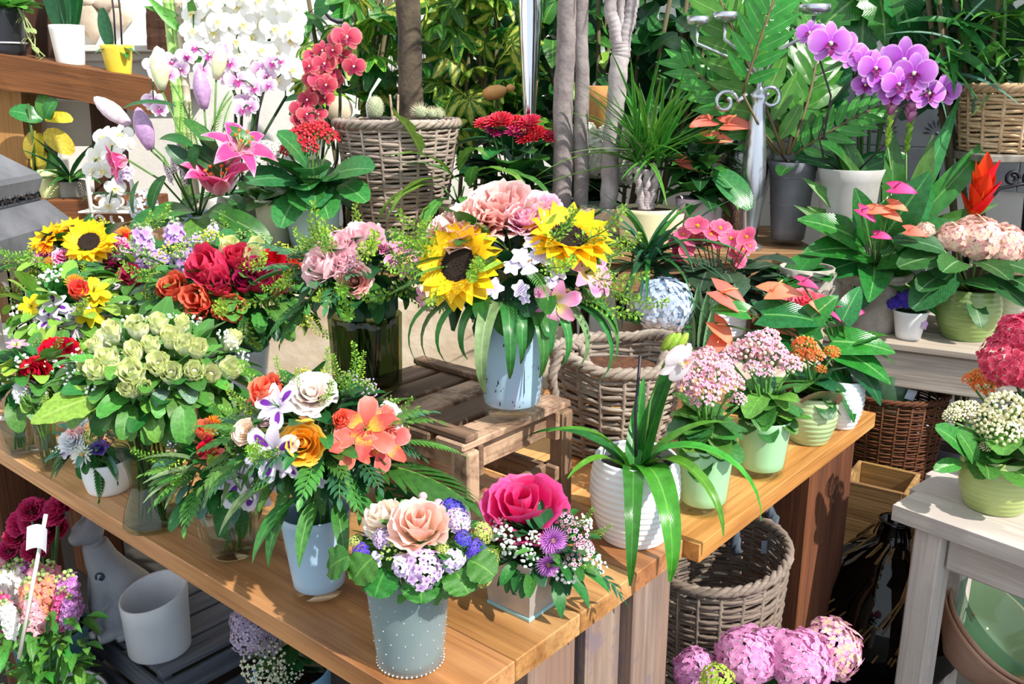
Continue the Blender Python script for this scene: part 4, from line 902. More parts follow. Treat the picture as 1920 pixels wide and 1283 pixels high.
v = vase('flower_vase', 'clear glass tumbler hidden under the yellow and violet bouquet', 118, 775, 90, 70, 105, .782, m=CLEAR, water=.7)
b = bouquet('bouquet', 'small bouquet of yellow freesia and violet florets at the left edge', v, (124, 585), (86, 70), [
 (A_yel, 175, 548, 62), (A_yel, 168, 592, 52), (A_yel, 60, 575, 46), (A_yel, 182, 565, 40), (CARNO, 140, 530, 40), (R_coral, 148, 548, 38), (PHL1, 130, 582, 36), (PHL1, 88, 605, 34), (PHL1, 70, 590, 32), (A_pur, 102, 575, 55), (A_pur, 95, 600, 50), (PHL1, 157, 572, 28), (PHL1, 204, 600, 30), (PHL1, 140, 600, 28), (A_pur, 130, 622, 55), (GYPS, 38, 585, 40), (A_pur, 180, 625, 46)],
 [(GYPS, 7, 30, 44, dict(lo=-.2)), (BUDG, 8, 28, 40), (BUPL, 6, 34, 46)],
 [(LEAFS['lime'], 40, 36, 62, dict(lo=-.7, hi=.9, W=.6, at=.9)), (LEAFS['bright'], 30, 36, 60, dict(lo=-.9, hi=.6, W=.55)), (SPRIG, 12, 60, 90, dict(lo=-.5, hi=.6, name='sprig'))], seed=6)
# ---------------------------------------------------------------- 6 pale green roses in the flared glass
def flare(r0, r1, h, t=.004):
    o = [(0, 0), (r0*.96, 0), (r0, .004)]; prof = [(0, 1.0), (.12, .93), (.3, .70), (.42, .62), (.55, .68), (.75, .92), (1, 1.24)]
    for s in range(1, 21):
        s /= 20; j = max(i for i in range(6) if prof[i][0] <= s-1e-9); a, b_ = prof[j], prof[j+1]; q = (s-a[0])/(b_[0]-a[0]); q = q*q*(3-2*q) if False else q; o.append((r0*(a[1]+(b_[1]-a[1])*q), h*s))
    return o+[(max(.001, r-t), z) for r, z in reversed(o[3:])]+[(r0*.9, .008), (0, .008)]
v = vase('flower_vase', 'clear waisted glass vase near the table edge under pale green roses', 290, 980, 138, 112, 188, .78, m=glassm('#8fae86', .4), prof=flare, water=None); v['r1'] = v['r0']*1.1
b = bouquet('bouquet', 'dome of pale green spray roses with gypsophila in the waisted glass vase', v, (300, 700), (158, 98), [(R_green, x, y, s*.86) for x, y, s in ((213, 628, 46), (258, 620, 50), (298, 612, 44), (322, 636, 50), (346, 652, 46), (340, 612, 36), (253, 664, 44), (300, 688, 54), (370, 658, 44), (207, 678, 52), (190, 700, 54), (252, 704, 62), (245, 730, 46), (322, 704, 50), (364, 700, 48), (394, 704, 42), (428, 696, 50), (168, 692, 40), (285, 650, 40), (180, 650, 34), (275, 728, 36))],
 [(GYPS, 20, 30, 42, dict(lo=.0, gap=.3)), (R_green, 4, 32, 38, dict(lo=.1, back=1))],
 [(LEAFS['bright'], 50, 40, 75, dict(lo=-.7, hi=.6, W=.55, serr=.1)), (LEAFS['mid'], 46, 45, 80, dict(lo=-.9, hi=.3, W=.5)), (LEAFS['dark'], 20, 45, 70, dict(lo=-.6, hi=.3, W=.6)), (LEAFS['silver'], 8, 45, 60, dict(lo=-.3, hi=.3, W=.6))], core='mid', seed=7, nstem=22)
q = dp(165, 748, v['p'].y-.12); lf(b, q, (-.8, -.55, -.12), 105*mpp(q), leafm('#9cc94e', '#b8d878'), 'heart', .85, .4, .1, V((.1, -.6, .8)), 0, n=9, serr=.1, lobe=.1)
q = dp(345, 760, v['p'].y-.12); lf(b, q, (.2, -.8, -.6), 80*mpp(q), LEAFS['bright'], 'oval', .6, .8, .2)
# ---------------------------------------------------------------- 7 red roses and white carnation at the left edge
v = vase('flower_vase', 'clear glass tumbler at the left table edge under two red roses', 52, 848, 100, 72, 88, .78, m=CLEAR, water=.75)
b = bouquet('bouquet', 'small posy of two red roses and white carnation at the left edge', v, (62, 708), (98, 62), [
 (R_red, 112, 662, 72, dict(d=(.2, -.5, .8))), (R_red, 68, 700, 60, dict(d=(0, -.8, .5))), (CARNW, 50, 736, 50, dict(d=(-.1, -.9, .2))), (GYPS, 45, 682, 44), (GYPS, 85, 680, 40), (CARNR, 134, 680, 42), (A_pink, 32, 650, 40), (GYPS, 100, 690, 36), (CARNW, 72, 742, 30), (R_white, 130, 722, 36)],
 [(GYPS, 5, 28, 38), (BUDG, 6, 26, 36)],
 [(LEAFS['mid'], 36, 40, 70, dict(lo=-.6, hi=.8, W=.55)), (LEAFS['lime'], 20, 36, 60, dict(lo=-.4, hi=.9, W=.5)), (SPRIG, 10, 55, 85, dict(lo=-.2, hi=.9, name='sprig'))], seed=8)
q = dp(10, 742, v['p'].y-.06); lf(b, q, (-.6, -.6, -.2), 70*mpp(q), LEAFS['blue'], 'oval', .6, .6)
TAGM = plain('#efe3dc', .6)
thing('price_card', 'tiny pinkish price card on the rim of the left glass tumbler', 'card', v['top']+V((-.005, -v['r1']-.004, -.008)), None, mk(lambda mb: box(mb, .02, .0015, .009, None, .0005), TAGM, 'price_card', False))
v8 = vase('flower_vase', 'narrow clear glass cylinder of green stems beside the left tumbler', 96, 878, 44, 42, 104, .78, m=CLEARG, water=.6)
bz = thing('stem_bunch', 'bunch of green grass stems in the narrow glass cylinder', 'greenery', v8['top']); stems(bz, [[v8['p']+V((.012*sin(i), .012*cos(i*1.7), .01)), v8['top']+V((.016*sin(i*2), .016*cos(i), .0)), v8['top']+V((.04*sin(i*2)+.01, .04*cos(i), .05))] for i in range(12)], .0016, STEM)
# ---------------------------------------------------------------- 8 small posy in a white pot
v = vase('flower_pot', 'small white oval pot on the table left of the waisted vase', 205, 918, 88, 74, 56, .78, m=plain('#f3f6f8', .3), cat='pot', belly=3)
b = bouquet('bouquet', 'tiny posy of white, mauve and pink flowers in the small white pot', v, (172, 836), (56, 42), [
 (GERBW, 155, 853, 50, dict(d=(-.2, -.9, .4))), (CARNW, 134, 828, 46), (R_salm, 140, 815, 34), (rose('vio', petalm('#8a6ad0', '#a98ae6'), .7, 1.1), 186, 840, 32), (LIMEH, 172, 820, 34), (BERR, 192, 812, 36), (BERR, 202, 828, 32), (PHL1, 122, 848, 28), (CARNW, 150, 795, 30)],
 [(GYPS, 3, 22, 30)], [(LEAFS['blue'], 18, 30, 50, dict(lo=-.5, hi=.8, W=.3)), (LEAFS['dark'], 16, 30, 46, dict(lo=-.9, hi=.2, W=.45)), (FERN, 5, 60, 80, dict(lo=-.8, hi=-.2, at=.7))], seed=9, ncore=40)
# ---------------------------------------------------------------- 9 the mixed bouquets in the middle
v9 = vase('glass_jar', 'clear round glass jar full of green stems beside the pale blue vase', 438, 1040, 112, 92, 96, .78, m=CLEARG, cat='vase', belly=10, water=.75)
bouquet('bouquet', 'bouquet of purple-white alstroemeria with pale ribbon leaves over the glass jar', v9, (415, 870), (95, 75), [(A_pur, 452, 896, 112, dict(d=(-.2, -.85, .4))), (A_pur, 478, 912, 88, dict(d=(.2, -.9, .1))), (CARNO, 400, 795, 44), (R_coral, 385, 812, 40), (R_red, 392, 842, 40), (PBUD, 420, 820, 40), (A_cor, 400, 855, 44), (A_pur, 492, 870, 60)],
 [(PBUD, 4, 30, 40), (BUPL, 5, 32, 44), (GYPS, 3, 26, 36)],
 [(STRAPL, 16, 90, 140, dict(lo=-.2, hi=.5, prof='grass', W=.16, bend=1.0, at=.6)), (RUSCUS, 12, 70, 110, dict(lo=-.5, hi=.2, at=.8)), (LEAFS['blue'], 30, 36, 66, dict(lo=-.9, hi=.3, W=.38)), (SPRIG, 10, 70, 110, dict(lo=0, hi=.9, name='sprig')), (LEAFS['dark'], 20, 60, 90, dict(lo=-1.1, hi=-.3, W=.3, at=.8))], seed=10)
v = vase('flower_vase', 'pale blue painted glass vase at the front table edge under the orange rose', 600, 1112, 132, 100, 150, .78, m=CLEAR, base_glass=BLUEP)
b = bouquet('bouquet', 'mixed bouquet with orange rose, cream rose and coral alstroemeria at the front', v, (598, 812), (152, 108), [
 (R_cream, 584, 738, 95, dict(d=(.1, -.62, .78))), (R_oran, 570, 832, 90, dict(d=(-.1, -.86, .45))), (A_cor, 684, 808, 120, dict(d=(.2, -.8, .5))), (A_cor, 716, 832, 105, dict(d=(.5, -.75, .3))), (A_cor, 662, 838, 90), (A_cor, 712, 795, 80), (R_white, 724, 784, 68, dict(d=(.5, -.5, .7))), (A_pur, 524, 764, 92, dict(d=(-.3, -.7, .6))), (A_pur, 516, 846, 112, dict(d=(-.25, -.9, .3))), (A_pur, 540, 868, 60, dict(d=(0, -1, 0))), (RANC, 464, 812, 56, dict(d=(-.3, -.7, .6))), (R_coral, 505, 742, 62), (A_cor, 490, 750, 50), (R_coral, 640, 790, 34), (PHL1, 600, 905, 26), (PHL1, 632, 890, 26), (PBUD, 645, 905, 40), (CARNW, 735, 800, 40), (R_pink, 500, 790, 30), (PBUD, 520, 720, 36), (PBUD, 570, 715, 30)],
 [(BUDG, 12, 34, 50), (BUPL, 6, 36, 48), (PBUD, 6, 30, 42)],
 [(SPRIG, 16, 70, 110, dict(lo=-.1, hi=1.2, at=.8, rise=.3, name='sprig')), (RUSCUS, 16, 90, 130, dict(lo=-.35, hi=.25, at=.75)), (LEAFS['dark'], 40, 45, 80, dict(lo=-.8, hi=.6, W=.34)), (LEAFS['deep'], 40, 40, 64, dict(lo=-.7, hi=.0, W=.36, back=.2)), (LEAFS['mid'], 22, 60, 100, dict(lo=-.8, hi=-.2, W=.26, at=.7)), (PIST, 10, 80, 120, dict(lo=-.3, hi=.3))], core='deep', seed=11)
for px, py, dd, L, kd in ((690, 870, (.95, -.3, .05), 190, PALM), (700, 900, (.8, -.55, -.25), 170, PALM), (655, 745, (.15, .1, 1), 105, SPRIG), (640, 750, (-.1, .1, 1), 90, SPRIG), (545, 740, (-.3, 0, 1), 80, SPRIG), (740, 830, (1, -.1, .2), 130, FERN2)):
    q = dp(px, py, v['p'].y-.03); fr(b, q, V(dd), L*mpp(q), kd, Z, 0)
for px, py, dd, L, m in ((560, 930, (-.7, -.7, -.2), 150, STRAP), (590, 940, (-.2, -.9, -.3), 130, STRAP), (630, 940, (.3, -.9, -.2), 130, STRAP), (520, 900, (-.9, -.5, -.1), 150, STRAPL), (660, 920, (.7, -.7, -.2), 130, STRAP), (540, 950, (-.5, -.8, -.5), 120, STRAP)):
    q = dp(px, py, v['p'].y-.08); lf(b, q, V(dd), L*mpp(q), m, 'lance', .24, 1.0, .2, n=9)
# ---------------------------------------------------------------- 10 peach rose arrangement in frosted glass
v = vase('flower_vase', 'frosted grey glass tumbler with beaded dots at the front corner', 770, 1238, 160, 122, 168, .78, m=FROST, water=.72, cat='vase')
def _dots(mb):
    for i in range(44):
        a = 2*pi*i/44; ball(mb, (cos(a)*(v['r0']+.0012), sin(a)*(v['r0']+.0012), .005), .0014)
    for j in range(7):
        for i in range(16):
            a = 2*pi*(i+.5*(j % 2))/16; s = (j+1)/8; r = v['r0']+(v['r1']-v['r0'])*s+.0006; ball(mb, (cos(a)*r, sin(a)*r, v['h']*s), .0008)
part(v['o'], 'bead_pattern', mk(_dots, plain('#dfe8ea', .15), 'bead_pattern'), I4(v['p']), None, True)
b = bouquet('flower_arrangement', 'low arrangement of peach rose, violet statice and lilac phlox in frosted glass', v, (788, 1030), (118, 70), [
 (R_peach, 787, 988, 112, dict(d=(.02, -.5, .86), z=.01, label='peach rose')), (rose('ivory', petalm('#f7dfc2', '#fdf0e2'), .8, 1.2), 722, 975, 84, dict(d=(-.5, -.4, .8), label='ivory rose')), (PINKB, 793, 931, 17), (PINKB, 822, 945, 20), (PINKB, 825, 955, 16), (STAT, 678, 1040, 50, dict(d=(-.6, -.7, .3))), (STAT, 850, 955, 60, dict(d=(.5, .1, .9))), (STAT, 893, 1035, 54, dict(d=(.7, -.7, .2))), (STAT, 868, 1010, 40), (LAC, 792, 1068, 86, dict(d=(0, -.95, .3))), (PHL, 758, 1060, 50), (LAC, 858, 978, 60), (LAC, 720, 1010, 50), (PHL, 850, 1052, 48, dict(d=(.3, -.9, .2))), (BUDG, 738, 1040, 56, dict(d=(-.2, -.9, .5))), (PHL1, 720, 1090, 34), (PHL1, 703, 1050, 36), (LIMEH, 905, 1000, 50, dict(d=(.8, -.3, .5))), (LIMEH, 918, 1050, 48, dict(d=(.9, -.5, .1))), (LIMEH, 905, 1085, 40), (LIMEH, 668, 1015, 34), (LIMEH, 830, 1030, 30), (PHL1, 868, 1090, 24), (PHL1, 826, 1060, 30), (PHL1, 800, 1095, 34)],
 [(LAC, 6, 44, 60, dict(back=1)), (LIMEH, 5, 34, 46, dict(back=1)), (STAT, 3, 40, 50, dict(back=1))], [(LEAFS['dark'], 26, 36, 60, dict(lo=-.3, hi=.9, W=.5, at=.8))], core='mid', seed=12, flat=.6)
GAL = leafm('#377a26', '#6aa044', None, .5)
for px, py, dd in ((655, 1068, (-.95, -.15, -.3)), (725, 1092, (-.3, -.9, -.25)), (790, 1100, (.05, -.95, -.3)), (850, 1092, (.5, -.85, -.15)), (880, 1075, (.8, -.55, -.05)), (700, 1070, (-.6, -.6, -.3))):
    q = dp(px, py-24, v['p'].y-.055); lf(b, q, V(dd)+V((0, 0, .1)), 58*mpp(q), GAL, 'round', 1.3, 1.0, .05, V((0, -.5, .9)), 0, n=14, ac=3, serr=.07, wav=.05)
# ---------------------------------------------------------------- 11 hot pink rose in a square metal pot
p = gp(985, 1128, .78); k = mpp(p); sw = 62*k; h = 112*k
v = dict(p=p, r0=sw*.7, r1=sw*.8, h=h, top=p+V((0, 0, h)), k=k)
o = thing('flower_pot', 'square brushed metal pot with pale lower edge at the front table corner', 'pot', p); AT = I4(p) @ MX.Rotation(radians(-40), 4, 'Z')
def sq(mb):
    a, b_ = sw*.78, sw*.92; t = .003; Q = lambda s, z: [(-s, -s, z), (s, -s, z), (s, s, z), (-s, s, z)]
    vs = Q(a, 0)+Q(b_, h)+Q(b_-t, h)+Q(a-t, t); fs = [(3, 2, 1, 0), (15, 14, 13, 12)[::-1]]
    for L in range(3):
        for i in range(4): fs.append((L*4+i, L*4+(i+1) % 4, L*4+4+(i+1) % 4, L*4+4+i))
    mb.add(vs, fs)
part(o, 'body', mk(sq, SQM, 'body', False), AT)
part(o, 'rubber_foot', mk(lambda mb: box(mb, sw*1.66, sw*1.66, .006, None, .001), plain('#9cc4c8', .3), 'rubber_foot', False), AT @ I4((0, 0, .0031)), 'pale teal foot')
b = bouquet('flower_arrangement', 'low arrangement of one hot pink rose and gypsophila in square metal pot', v, (1012, 1030), (100, 68), [
 (R_hot, 982, 955, 160, dict(d=(-.08, -.42, .9), z=.005, label='hot pink rose')), (MUMP, 1036, 1014, 60, dict(d=(.2, -.9, .3))), (MUMP, 1028, 1058, 54, dict(d=(.1, -1, -.1))), (GYP, 945, 1005, 54), (GYP, 962, 1030, 56), (GYP, 1000, 1010, 40), (GYP, 990, 1045, 46), (GYP, 1058, 1075, 56), (GYP, 1052, 1100, 46), (GYP, 1100, 1040, 56), (GYP, 1118, 1060, 46), (GYP, 1095, 985, 46), (GYP, 940, 985, 40), (WAXF, 1082, 1000, 54), (WAXF, 1095, 1030, 46), (WAXF, 1060, 975, 40), (WAXF, 915, 985, 44), (WAXF, 1075, 1050, 40)],
 [(GYP, 8, 40, 52, dict(back=1)), (WAXF, 6, 40, 50, dict(back=1))],
 [(LEAFS['dark'], 26, 40, 66, dict(lo=-.4, hi=.5, W=.4)), (LEAFS['mid'], 8, 36, 60, dict(lo=0, hi=.8, W=.2)), (SPRIG, 8, 50, 80, dict(lo=0, hi=.8, name='sprig'))], core='deep', seed=13)
for px, py, dd, L in ((1060, 1075, (.75, -.5, -.35), 80), (1090, 1070, (.9, -.3, -.15), 70), (1040, 1090, (.3, -.8, -.6), 70)): q = dp(px, py, v['p'].y-.05); lf(b, q, V(dd), L*mpp(q), LEAFS['dark'], 'lance', .4, .8)
q = dp(1098, 1062, v['p'].y-.03); fr(b, q, V((.8, -.2, -.35)), 100*mpp(q), frond_mesh(LEAFS['deep'], 5, .34, .10, .7), Z, 0)
# ================================================================ potted plants on the right of the table
MINTG = glassm('#cfe8d0', .25)
def kal_plant(root, cen, k, spread, clusters, leafn, lm, lsz=(40, 62), seed=0, stemz=None, rim=None):
    """clusters: (px, py, size px, head); leaves with scalloped rim round the pot mouth"""
    g = random.Random(seed); sg = []
    for px, py, s, hd, Y in clusters:
        p = dp(px, py, Y); d = (p-cen); d.z = abs(d.z)*1.2+.02; put(root, hd, p, d*.6+Z*.12+(CAM-p).normalized()*.05, s*mpp(p)); sg.append([cen, cen.lerp(p, .6)+Z*.008, p-Z*.01])
    for i in range(leafn):
        a = g.uniform(0, 2*pi); e = g.uniform(-.25, .95); d = V((cos(a), sin(a), e)); q = cen+V((cos(a), sin(a), 0))*spread*.35*g.random()+Z*g.uniform(0, 1.3)*spread
        lf(root, q, d, g.uniform(*lsz)*k*1.25, lm if isinstance(lm, bpy.types.Material) else g.choice(lm), 'oval', .72, g.choice((.4, .8)), .2, Z, g.uniform(-.4, .4), n=8, serr=.09)
    stems(root, sg, .0028, STEM)
def pot_thing(name, label, px, py, wt, wb, hp, z, m, cat='potted plant', belly=0, ribs=0, lip=0, coat=None, rd=.0018, Y=None, t=.006, soil=.9):
    p = gp(px, py, z) if Y is None else dp(px, py, Y); k = mpp(p); h = hp*k/cos(PITCH+(py-hp/2-641.5)/F)
    o = thing(name, label, cat, p); r0, r1 = wb*k/2, wt*k/2
    part(o, 'pot', pot_mesh(pot_prof(r0, r1, h, t, belly*k, lip=lip*k, ribs=ribs, rd=rd), m, 56 if wt > 80 else 36, 'pot'), I4(p))
    if coat: part(o, 'paint_coat', pot_mesh(pot_prof(r0+(r1-r0)*.14-.003, r1-.0015, h*.86-.001, .002), coat, 48, 'paint_coat'), I4(p+Z*h*.14), 'painted coat')
    if soil: soil_part(o, p, (r0+(r1-r0)*soil)+belly*k*.3-t*1.3, p.z+h*soil)
    return o, p, k, h, p+Z*h*soil
kp = petalm('#e884b4', '#f4b4d2', None, '#fbdbe8'); kb_ = plain('#f0a8c0', .5, '#f6d9b8', 40); ko = petalm('#d8481c', '#ef6a2c', None, '#f59a50'); kob = plain('#e0662a', .5, '#d8a83a', 60); kw = petalm('#efe6c4', '#f7e6d4'); kwb = plain('#cfd884', .5, '#f0dfc8', 40); kr = petalm('#c01f2c', '#e03040'); krb = plain('#c9303c', .5)
K_P = head('kp', lambda: F_kalanchoe(kp, kb_, 40, .27, flat=.85)); K_P2 = head('kp2', lambda: F_kalanchoe(kp, kb_, 32, .28, seed=4, openf=.5, flat=.85)); K_O = head('ko', lambda: F_kalanchoe(ko, kob, 40, .25, seed=2, openf=.55, flat=.6)); K_W = head('kw', lambda: F_kalanchoe(kw, kwb, 60, .2, seed=3, openf=.2, flat=.7)); K_R = head('kr', lambda: F_kalanchoe(kr, krb, 44, .26, seed=5, openf=.5, flat=.8))
K_WW = head('kww', lambda: F_kalanchoe(petalm('#eef0e0', '#fcfcf6'), plain('#e6ead0', .5), 44, .24, seed=6, openf=.8))
KL = [LEAFS['mid'], LEAFS['bright'], leafm('#3f8146', None, None, .3)]
# white ribbed pot with strap leaves
RIBW = plain('#f4f7fb', .28, coat=.3)
o, p, k, h, c = pot_thing('potted_orchid', 'white horizontally ribbed pot with arching green strap leaves on the table', 1187, 1004, 150, 122, 146, .78, RIBW, belly=14, ribs=13, rd=.0011, soil=.86)
SL = leafm('#4f9e2e', '#86c454', None, .24); SL2 = leafm('#2f7d2a', '#5fa043', None, .22)
for px, py, dd, L, m, bd, W in ((1180, 858, (-.1, -.8, .75), 260, SL2, 2.6, .15), (1196, 858, (.12, -.75, .75), 255, SL, 2.6, .22), (1170, 855, (-.3, -.1, 1.1), 170, SL, 1.4, .2), (1195, 850, (.16, .1, 1), 235, SL2, .4, .22), (1205, 850, (.35, -.5, 1.0), 220, SL, 2.4, .16), (1165, 850, (-.6, .2, 1.1), 190, SL2, 1.6, .18), (1190, 850, (.45, -.2, 1.1), 270, SL, 2.6, .14), (1180, 850, (.1, .4, 1), 170, SL2, .8, .2), (1160, 850, (-.5, -.4, 1), 130, SL, 1.6, .22), (1205, 855, (.4, .1, 1), 170, SL, 1.4, .18)):
    q = c+V(((px-1187)*k, -.01, 0)); lf(o, q, V(dd), L*k*1.15, m, 'grass', W, bd, .3, Z, 0, n=12)
stem(o, [c, c+Z*.1+V((-.004, 0, 0)), c+Z*.2], .0028, plain('#2b2430', .5), 'support_stake')
fs = [c+V((.01, .0, 0)), c+V((.02, 0, .12)), c+V((.045, 0, .2)), c+V((.085, -.01, .215))]; stem(o, fs, .0022, STEM, 'flower_stem')
PLEI = head('plei', lambda: F_orchid(petalm('#f3e6ee', '#fbf2f6', None, '#f2cfe0'), petalm('#f2d24a', '#e8a8c4')))
put(o, PLEI, dp(1275, 680, p.y-.03), (.4, -.7, -.3), 84*k)
for x in (.05, .062, .04): put(o, head('gb', lambda: F_bud(leafm('#a9c94a'), 'flower_bud')), fs[2]+V((x-.05, 0, .008)), (.6, 0, .9), 40*k)
# the three kalanchoes and the coral anthurium
o, p, k, h, c = pot_thing('potted_kalanchoe', 'light green glass pot with pink kalanchoe, nearest of the green pots', 1317, 955, 106, 86, 122, .78, MINTG, coat=MINTP, t=.005)
Yk = p.y; kal_plant(o, c, k, .05, [(1310, 690, 56, K_P, Yk), (1345, 715, 66, K_P, Yk-.02), (1322, 745, 60, K_P, Yk-.04), (1370, 725, 52, K_P2, Yk), (1295, 725, 54, K_P, Yk-.03), (1325, 675, 46, K_P2, Yk+.03), (1385, 752, 30, K_P2, Yk-.02), (1350, 690, 50, K_P, Yk+.02)], 46, KL, (44, 66), 1)
o, p, k, h, c = pot_thing('potted_kalanchoe', 'light green glass pot with pink kalanchoe, further along behind the nearest one', 1426, 888, 100, 82, 105, .78, MINTG, coat=MINTP, t=.005)
Yk = p.y; kal_plant(o, c, k, .05, [(1420, 655, 62, K_P, Yk), (1395, 662, 50, K_P2, Yk), (1450, 672, 60, K_P, Yk-.02), (1480, 690, 46, K_P2, Yk), (1412, 695, 36, K_P2, Yk-.04), (1372, 672, 40, K_P, Yk), (1436, 700, 34, K_P2, Yk-.03), (1440, 640, 46, K_P, Yk+.03)], 46, KL, (40, 60), 2)
RIBG = plain('#bdd09a', .3, '#a9c08c', 5, coat=.35)
o, p, k, h, c = pot_thing('potted_kalanchoe', 'pale green ribbed pot with small orange kalanchoe on the table', 1516, 826, 84, 68, 86, .78, RIBG, belly=9, ribs=9, rd=.001)
Yk = p.y; kal_plant(o, c, k, .04, [(1508, 650, 46, K_O, Yk), (1528, 668, 34, K_O, Yk-.02), (1560, 662, 32, K_O, Yk), (1540, 694, 22, K_O, Yk-.03), (1500, 668, 30, K_O, Yk)], 26, [LEAFS['deep'], LEAFS['mid']], (34, 50), 3)
for dd, m in (((-.2, -.6, .9), leafm('#8fa06a', None, '#9a7a68')), ((.35, -.6, .9), leafm('#7d9a72', None, '#a07868'))): lf(o, c+V((0, -.02, -.01)), V(dd), 66*k, m, 'oval', .95, .4, -.1, V((0, 1, .3)), 0, n=9, serr=.08)
o, p, k, h, c = pot_thing('potted_anthurium', 'white ribbed pot with coral anthurium flowers at the table end', 1578, 800, 62, 46, 88, .78, plain('#eef4fb', .35, coat=.2), belly=8, ribs=10, rd=.0012)
ANC = head('anc', lambda: F_anthurium(petalm('#ef6f58', '#f4907a', None, '#e06a50', tr=.15, rough=.25), plain('#f0a070', .5))); ANP = head('anp', lambda: F_anthurium(petalm('#c93a72', '#e0609a', None, '#8f2a5a', tr=.15, rough=.25), plain('#b03a78', .5)))
GL = leafm('#2f8436', '#8cc070', None, .18); GLD = leafm('#1e6a34', '#6fae5c', None, .18); Ya = p.y
sg = []
for px, py, hd, L, dd, up in ((1345, 545, ANC, 74, (1, -.2, -.45), (-.2, -.4, .9)), (1440, 548, ANC, 66, (.9, .1, .15), (-.1, -.4, .9)), (1340, 605, ANC, 48, (.6, -.3, -.5), (.3, -.7, .6)), (1445, 605, ANC, 52, (.9, -.3, -.15), (-.2, -.5, .8)), (1350, 635, ANC, 40, (-.4, -.3, -.4), (.2, -.7, .6)), (1455, 640, ANC, 50, (.7, -.4, -.5), (.3, -.7, .6)), (1500, 528, ANP, 42, (.9, .1, -.1), (0, -.4, .9)), (1555, 575, ANP, 46, (.7, -.3, -.4), (.2, -.6, .8)), (1575, 590, ANP, 44, (.9, 0, .3), (-.2, -.5, .8)), (1535, 585, ANC, 40, (-.3, -.5, .5), (0, -.6, .7))):
    q = dp(px, py, Ya+.02); T = fr_y(q, V(dd), V(up), L*mpp(q)*1.15); put(o, hd, q, None, 1, T=T); sg.append([c, c.lerp(q, .6)+Z*.03, q])
for px, py, dd, L, m, up in ((1430, 590, (1, -.2, .1), 125, GLD, (-.1, -.6, .8)), (1500, 615, (.6, -.1, .7), 95, GL, (-.3, -.8, .4)), (1560, 640, (1, -.3, .1), 120, GL, (-.1, -.6, .8)), (1560, 650, (.9, -.4, -.25), 130, GL, (0, -.5, .85)), (1590, 670, (.7, -.5, -.6), 110, GLD, (.3, -.6, .7)), (1560, 690, (.5, -.6, -.7), 110, GLD, (.4, -.6, .6)), (1400, 585, (-.7, -.1, .2), 70, GL, (.1, -.7, .7)), (1580, 600, (.4, .2, .8), 80, GL, (-.3, -.8, .4)), (1530, 640, (-.5, -.2, .6), 80, GLD, (.2, -.8, .5)), (1600, 640, (.8, .3, .3), 90, GL, Z), (1480, 640, (-.8, -.2, .3), 90, GLD, (.1, -.7, .7)), (1620, 655, (.8, -.2, -.1), 70, GL, Z)):
    q = dp(px, py, Ya+.0); lf(o, q, V(dd), L*mpp(q), m, 'heart', .62, .6, .15, V(up), 0, n=10, ac=3, lobe=.18); sg.append([c, c.lerp(q, .6)+Z*.02, q])
stems(o, sg, .0022, STEMD)
# ================================================================ left: lantern, beam pots, low shelf
p = dp(-45, 640, 2.62); p.z = .782; k = mpp(dp(-45, 560, 2.62)); zy = lambda y: dp(-45, y, 2.62).z
LZINC = plain('#7d7f86', .45, '#5f6168', 8, metal=.35); LWH = plain('#eef0f2', .5)
ln = thing('lantern', 'large white lantern with grey zinc roof at the left edge', 'lantern', p); S2 = sqrt(2); LT = I4((p.x, p.y, 0)) @ MX.Rotation(radians(45), 4, 'Z')
def sqr(name, prof, m, lab=None): part(ln, name, mk(lambda mb: lathe(mb, [(r*k*S2, zy(y)) for r, y in prof], 4), m, name, False), LT, lab)
sqr('roof', [(0, 372), (105, 372), (112, 345), (108, 335), (60, 290), (25, 272), (20, 250), (0, 245)], LZINC)
sqr('skirt', [(0, 486), (140, 486), (145, 470), (143, 432), (112, 388), (0, 388)], LZINC)
part(ln, 'finial', mk(lambda mb: ball(mb, (0, 0, zy(235)), 22*k, True), LZINC, 'finial'), I4((p.x, p.y, 0)))
def orn(mb):
    for f in range(4):
        A = MX.Rotation(f*pi/2, 4, 'Z')
        for i in range(5):
            x = (-84+42*i)*k
            for s in (1, -1): tube(mb, [A @ V((x+18*k*cos(a), -104*k, zy(380)-.004+s*0+14*k*sin(a)+.012)) for a in [j*pi/5 for j in range(11)]], .004, 4)
            ball(mb, A @ V((x, -104*k, zy(372))), .008)
        for y in (386, 352): tube(mb, [A @ V((-106*k, -104*k, zy(y))), A @ V((106*k, -104*k, zy(y)))], .005, 4)
part(ln, 'pierced_band', mk(orn, plain('#4a4c54', .5, metal=.4), 'pierced_band'), I4((p.x, p.y, 0)))
hb = 92*k
for sx in (-1, 1):
    for sy in (-1, 1): plank(ln, 'corner_post', V((p.x+sx*hb, p.y+sy*hb, zy(486))), V((p.x+sx*hb, p.y+sy*hb, p.z+.03)), .034, .034, LWH, V((0, 1, 0)))
part(ln, 'base', mk(lambda mb: box(mb, 230*k, 230*k, .034, None, .004), LWH, 'base', False), I4(p+Z*.017))
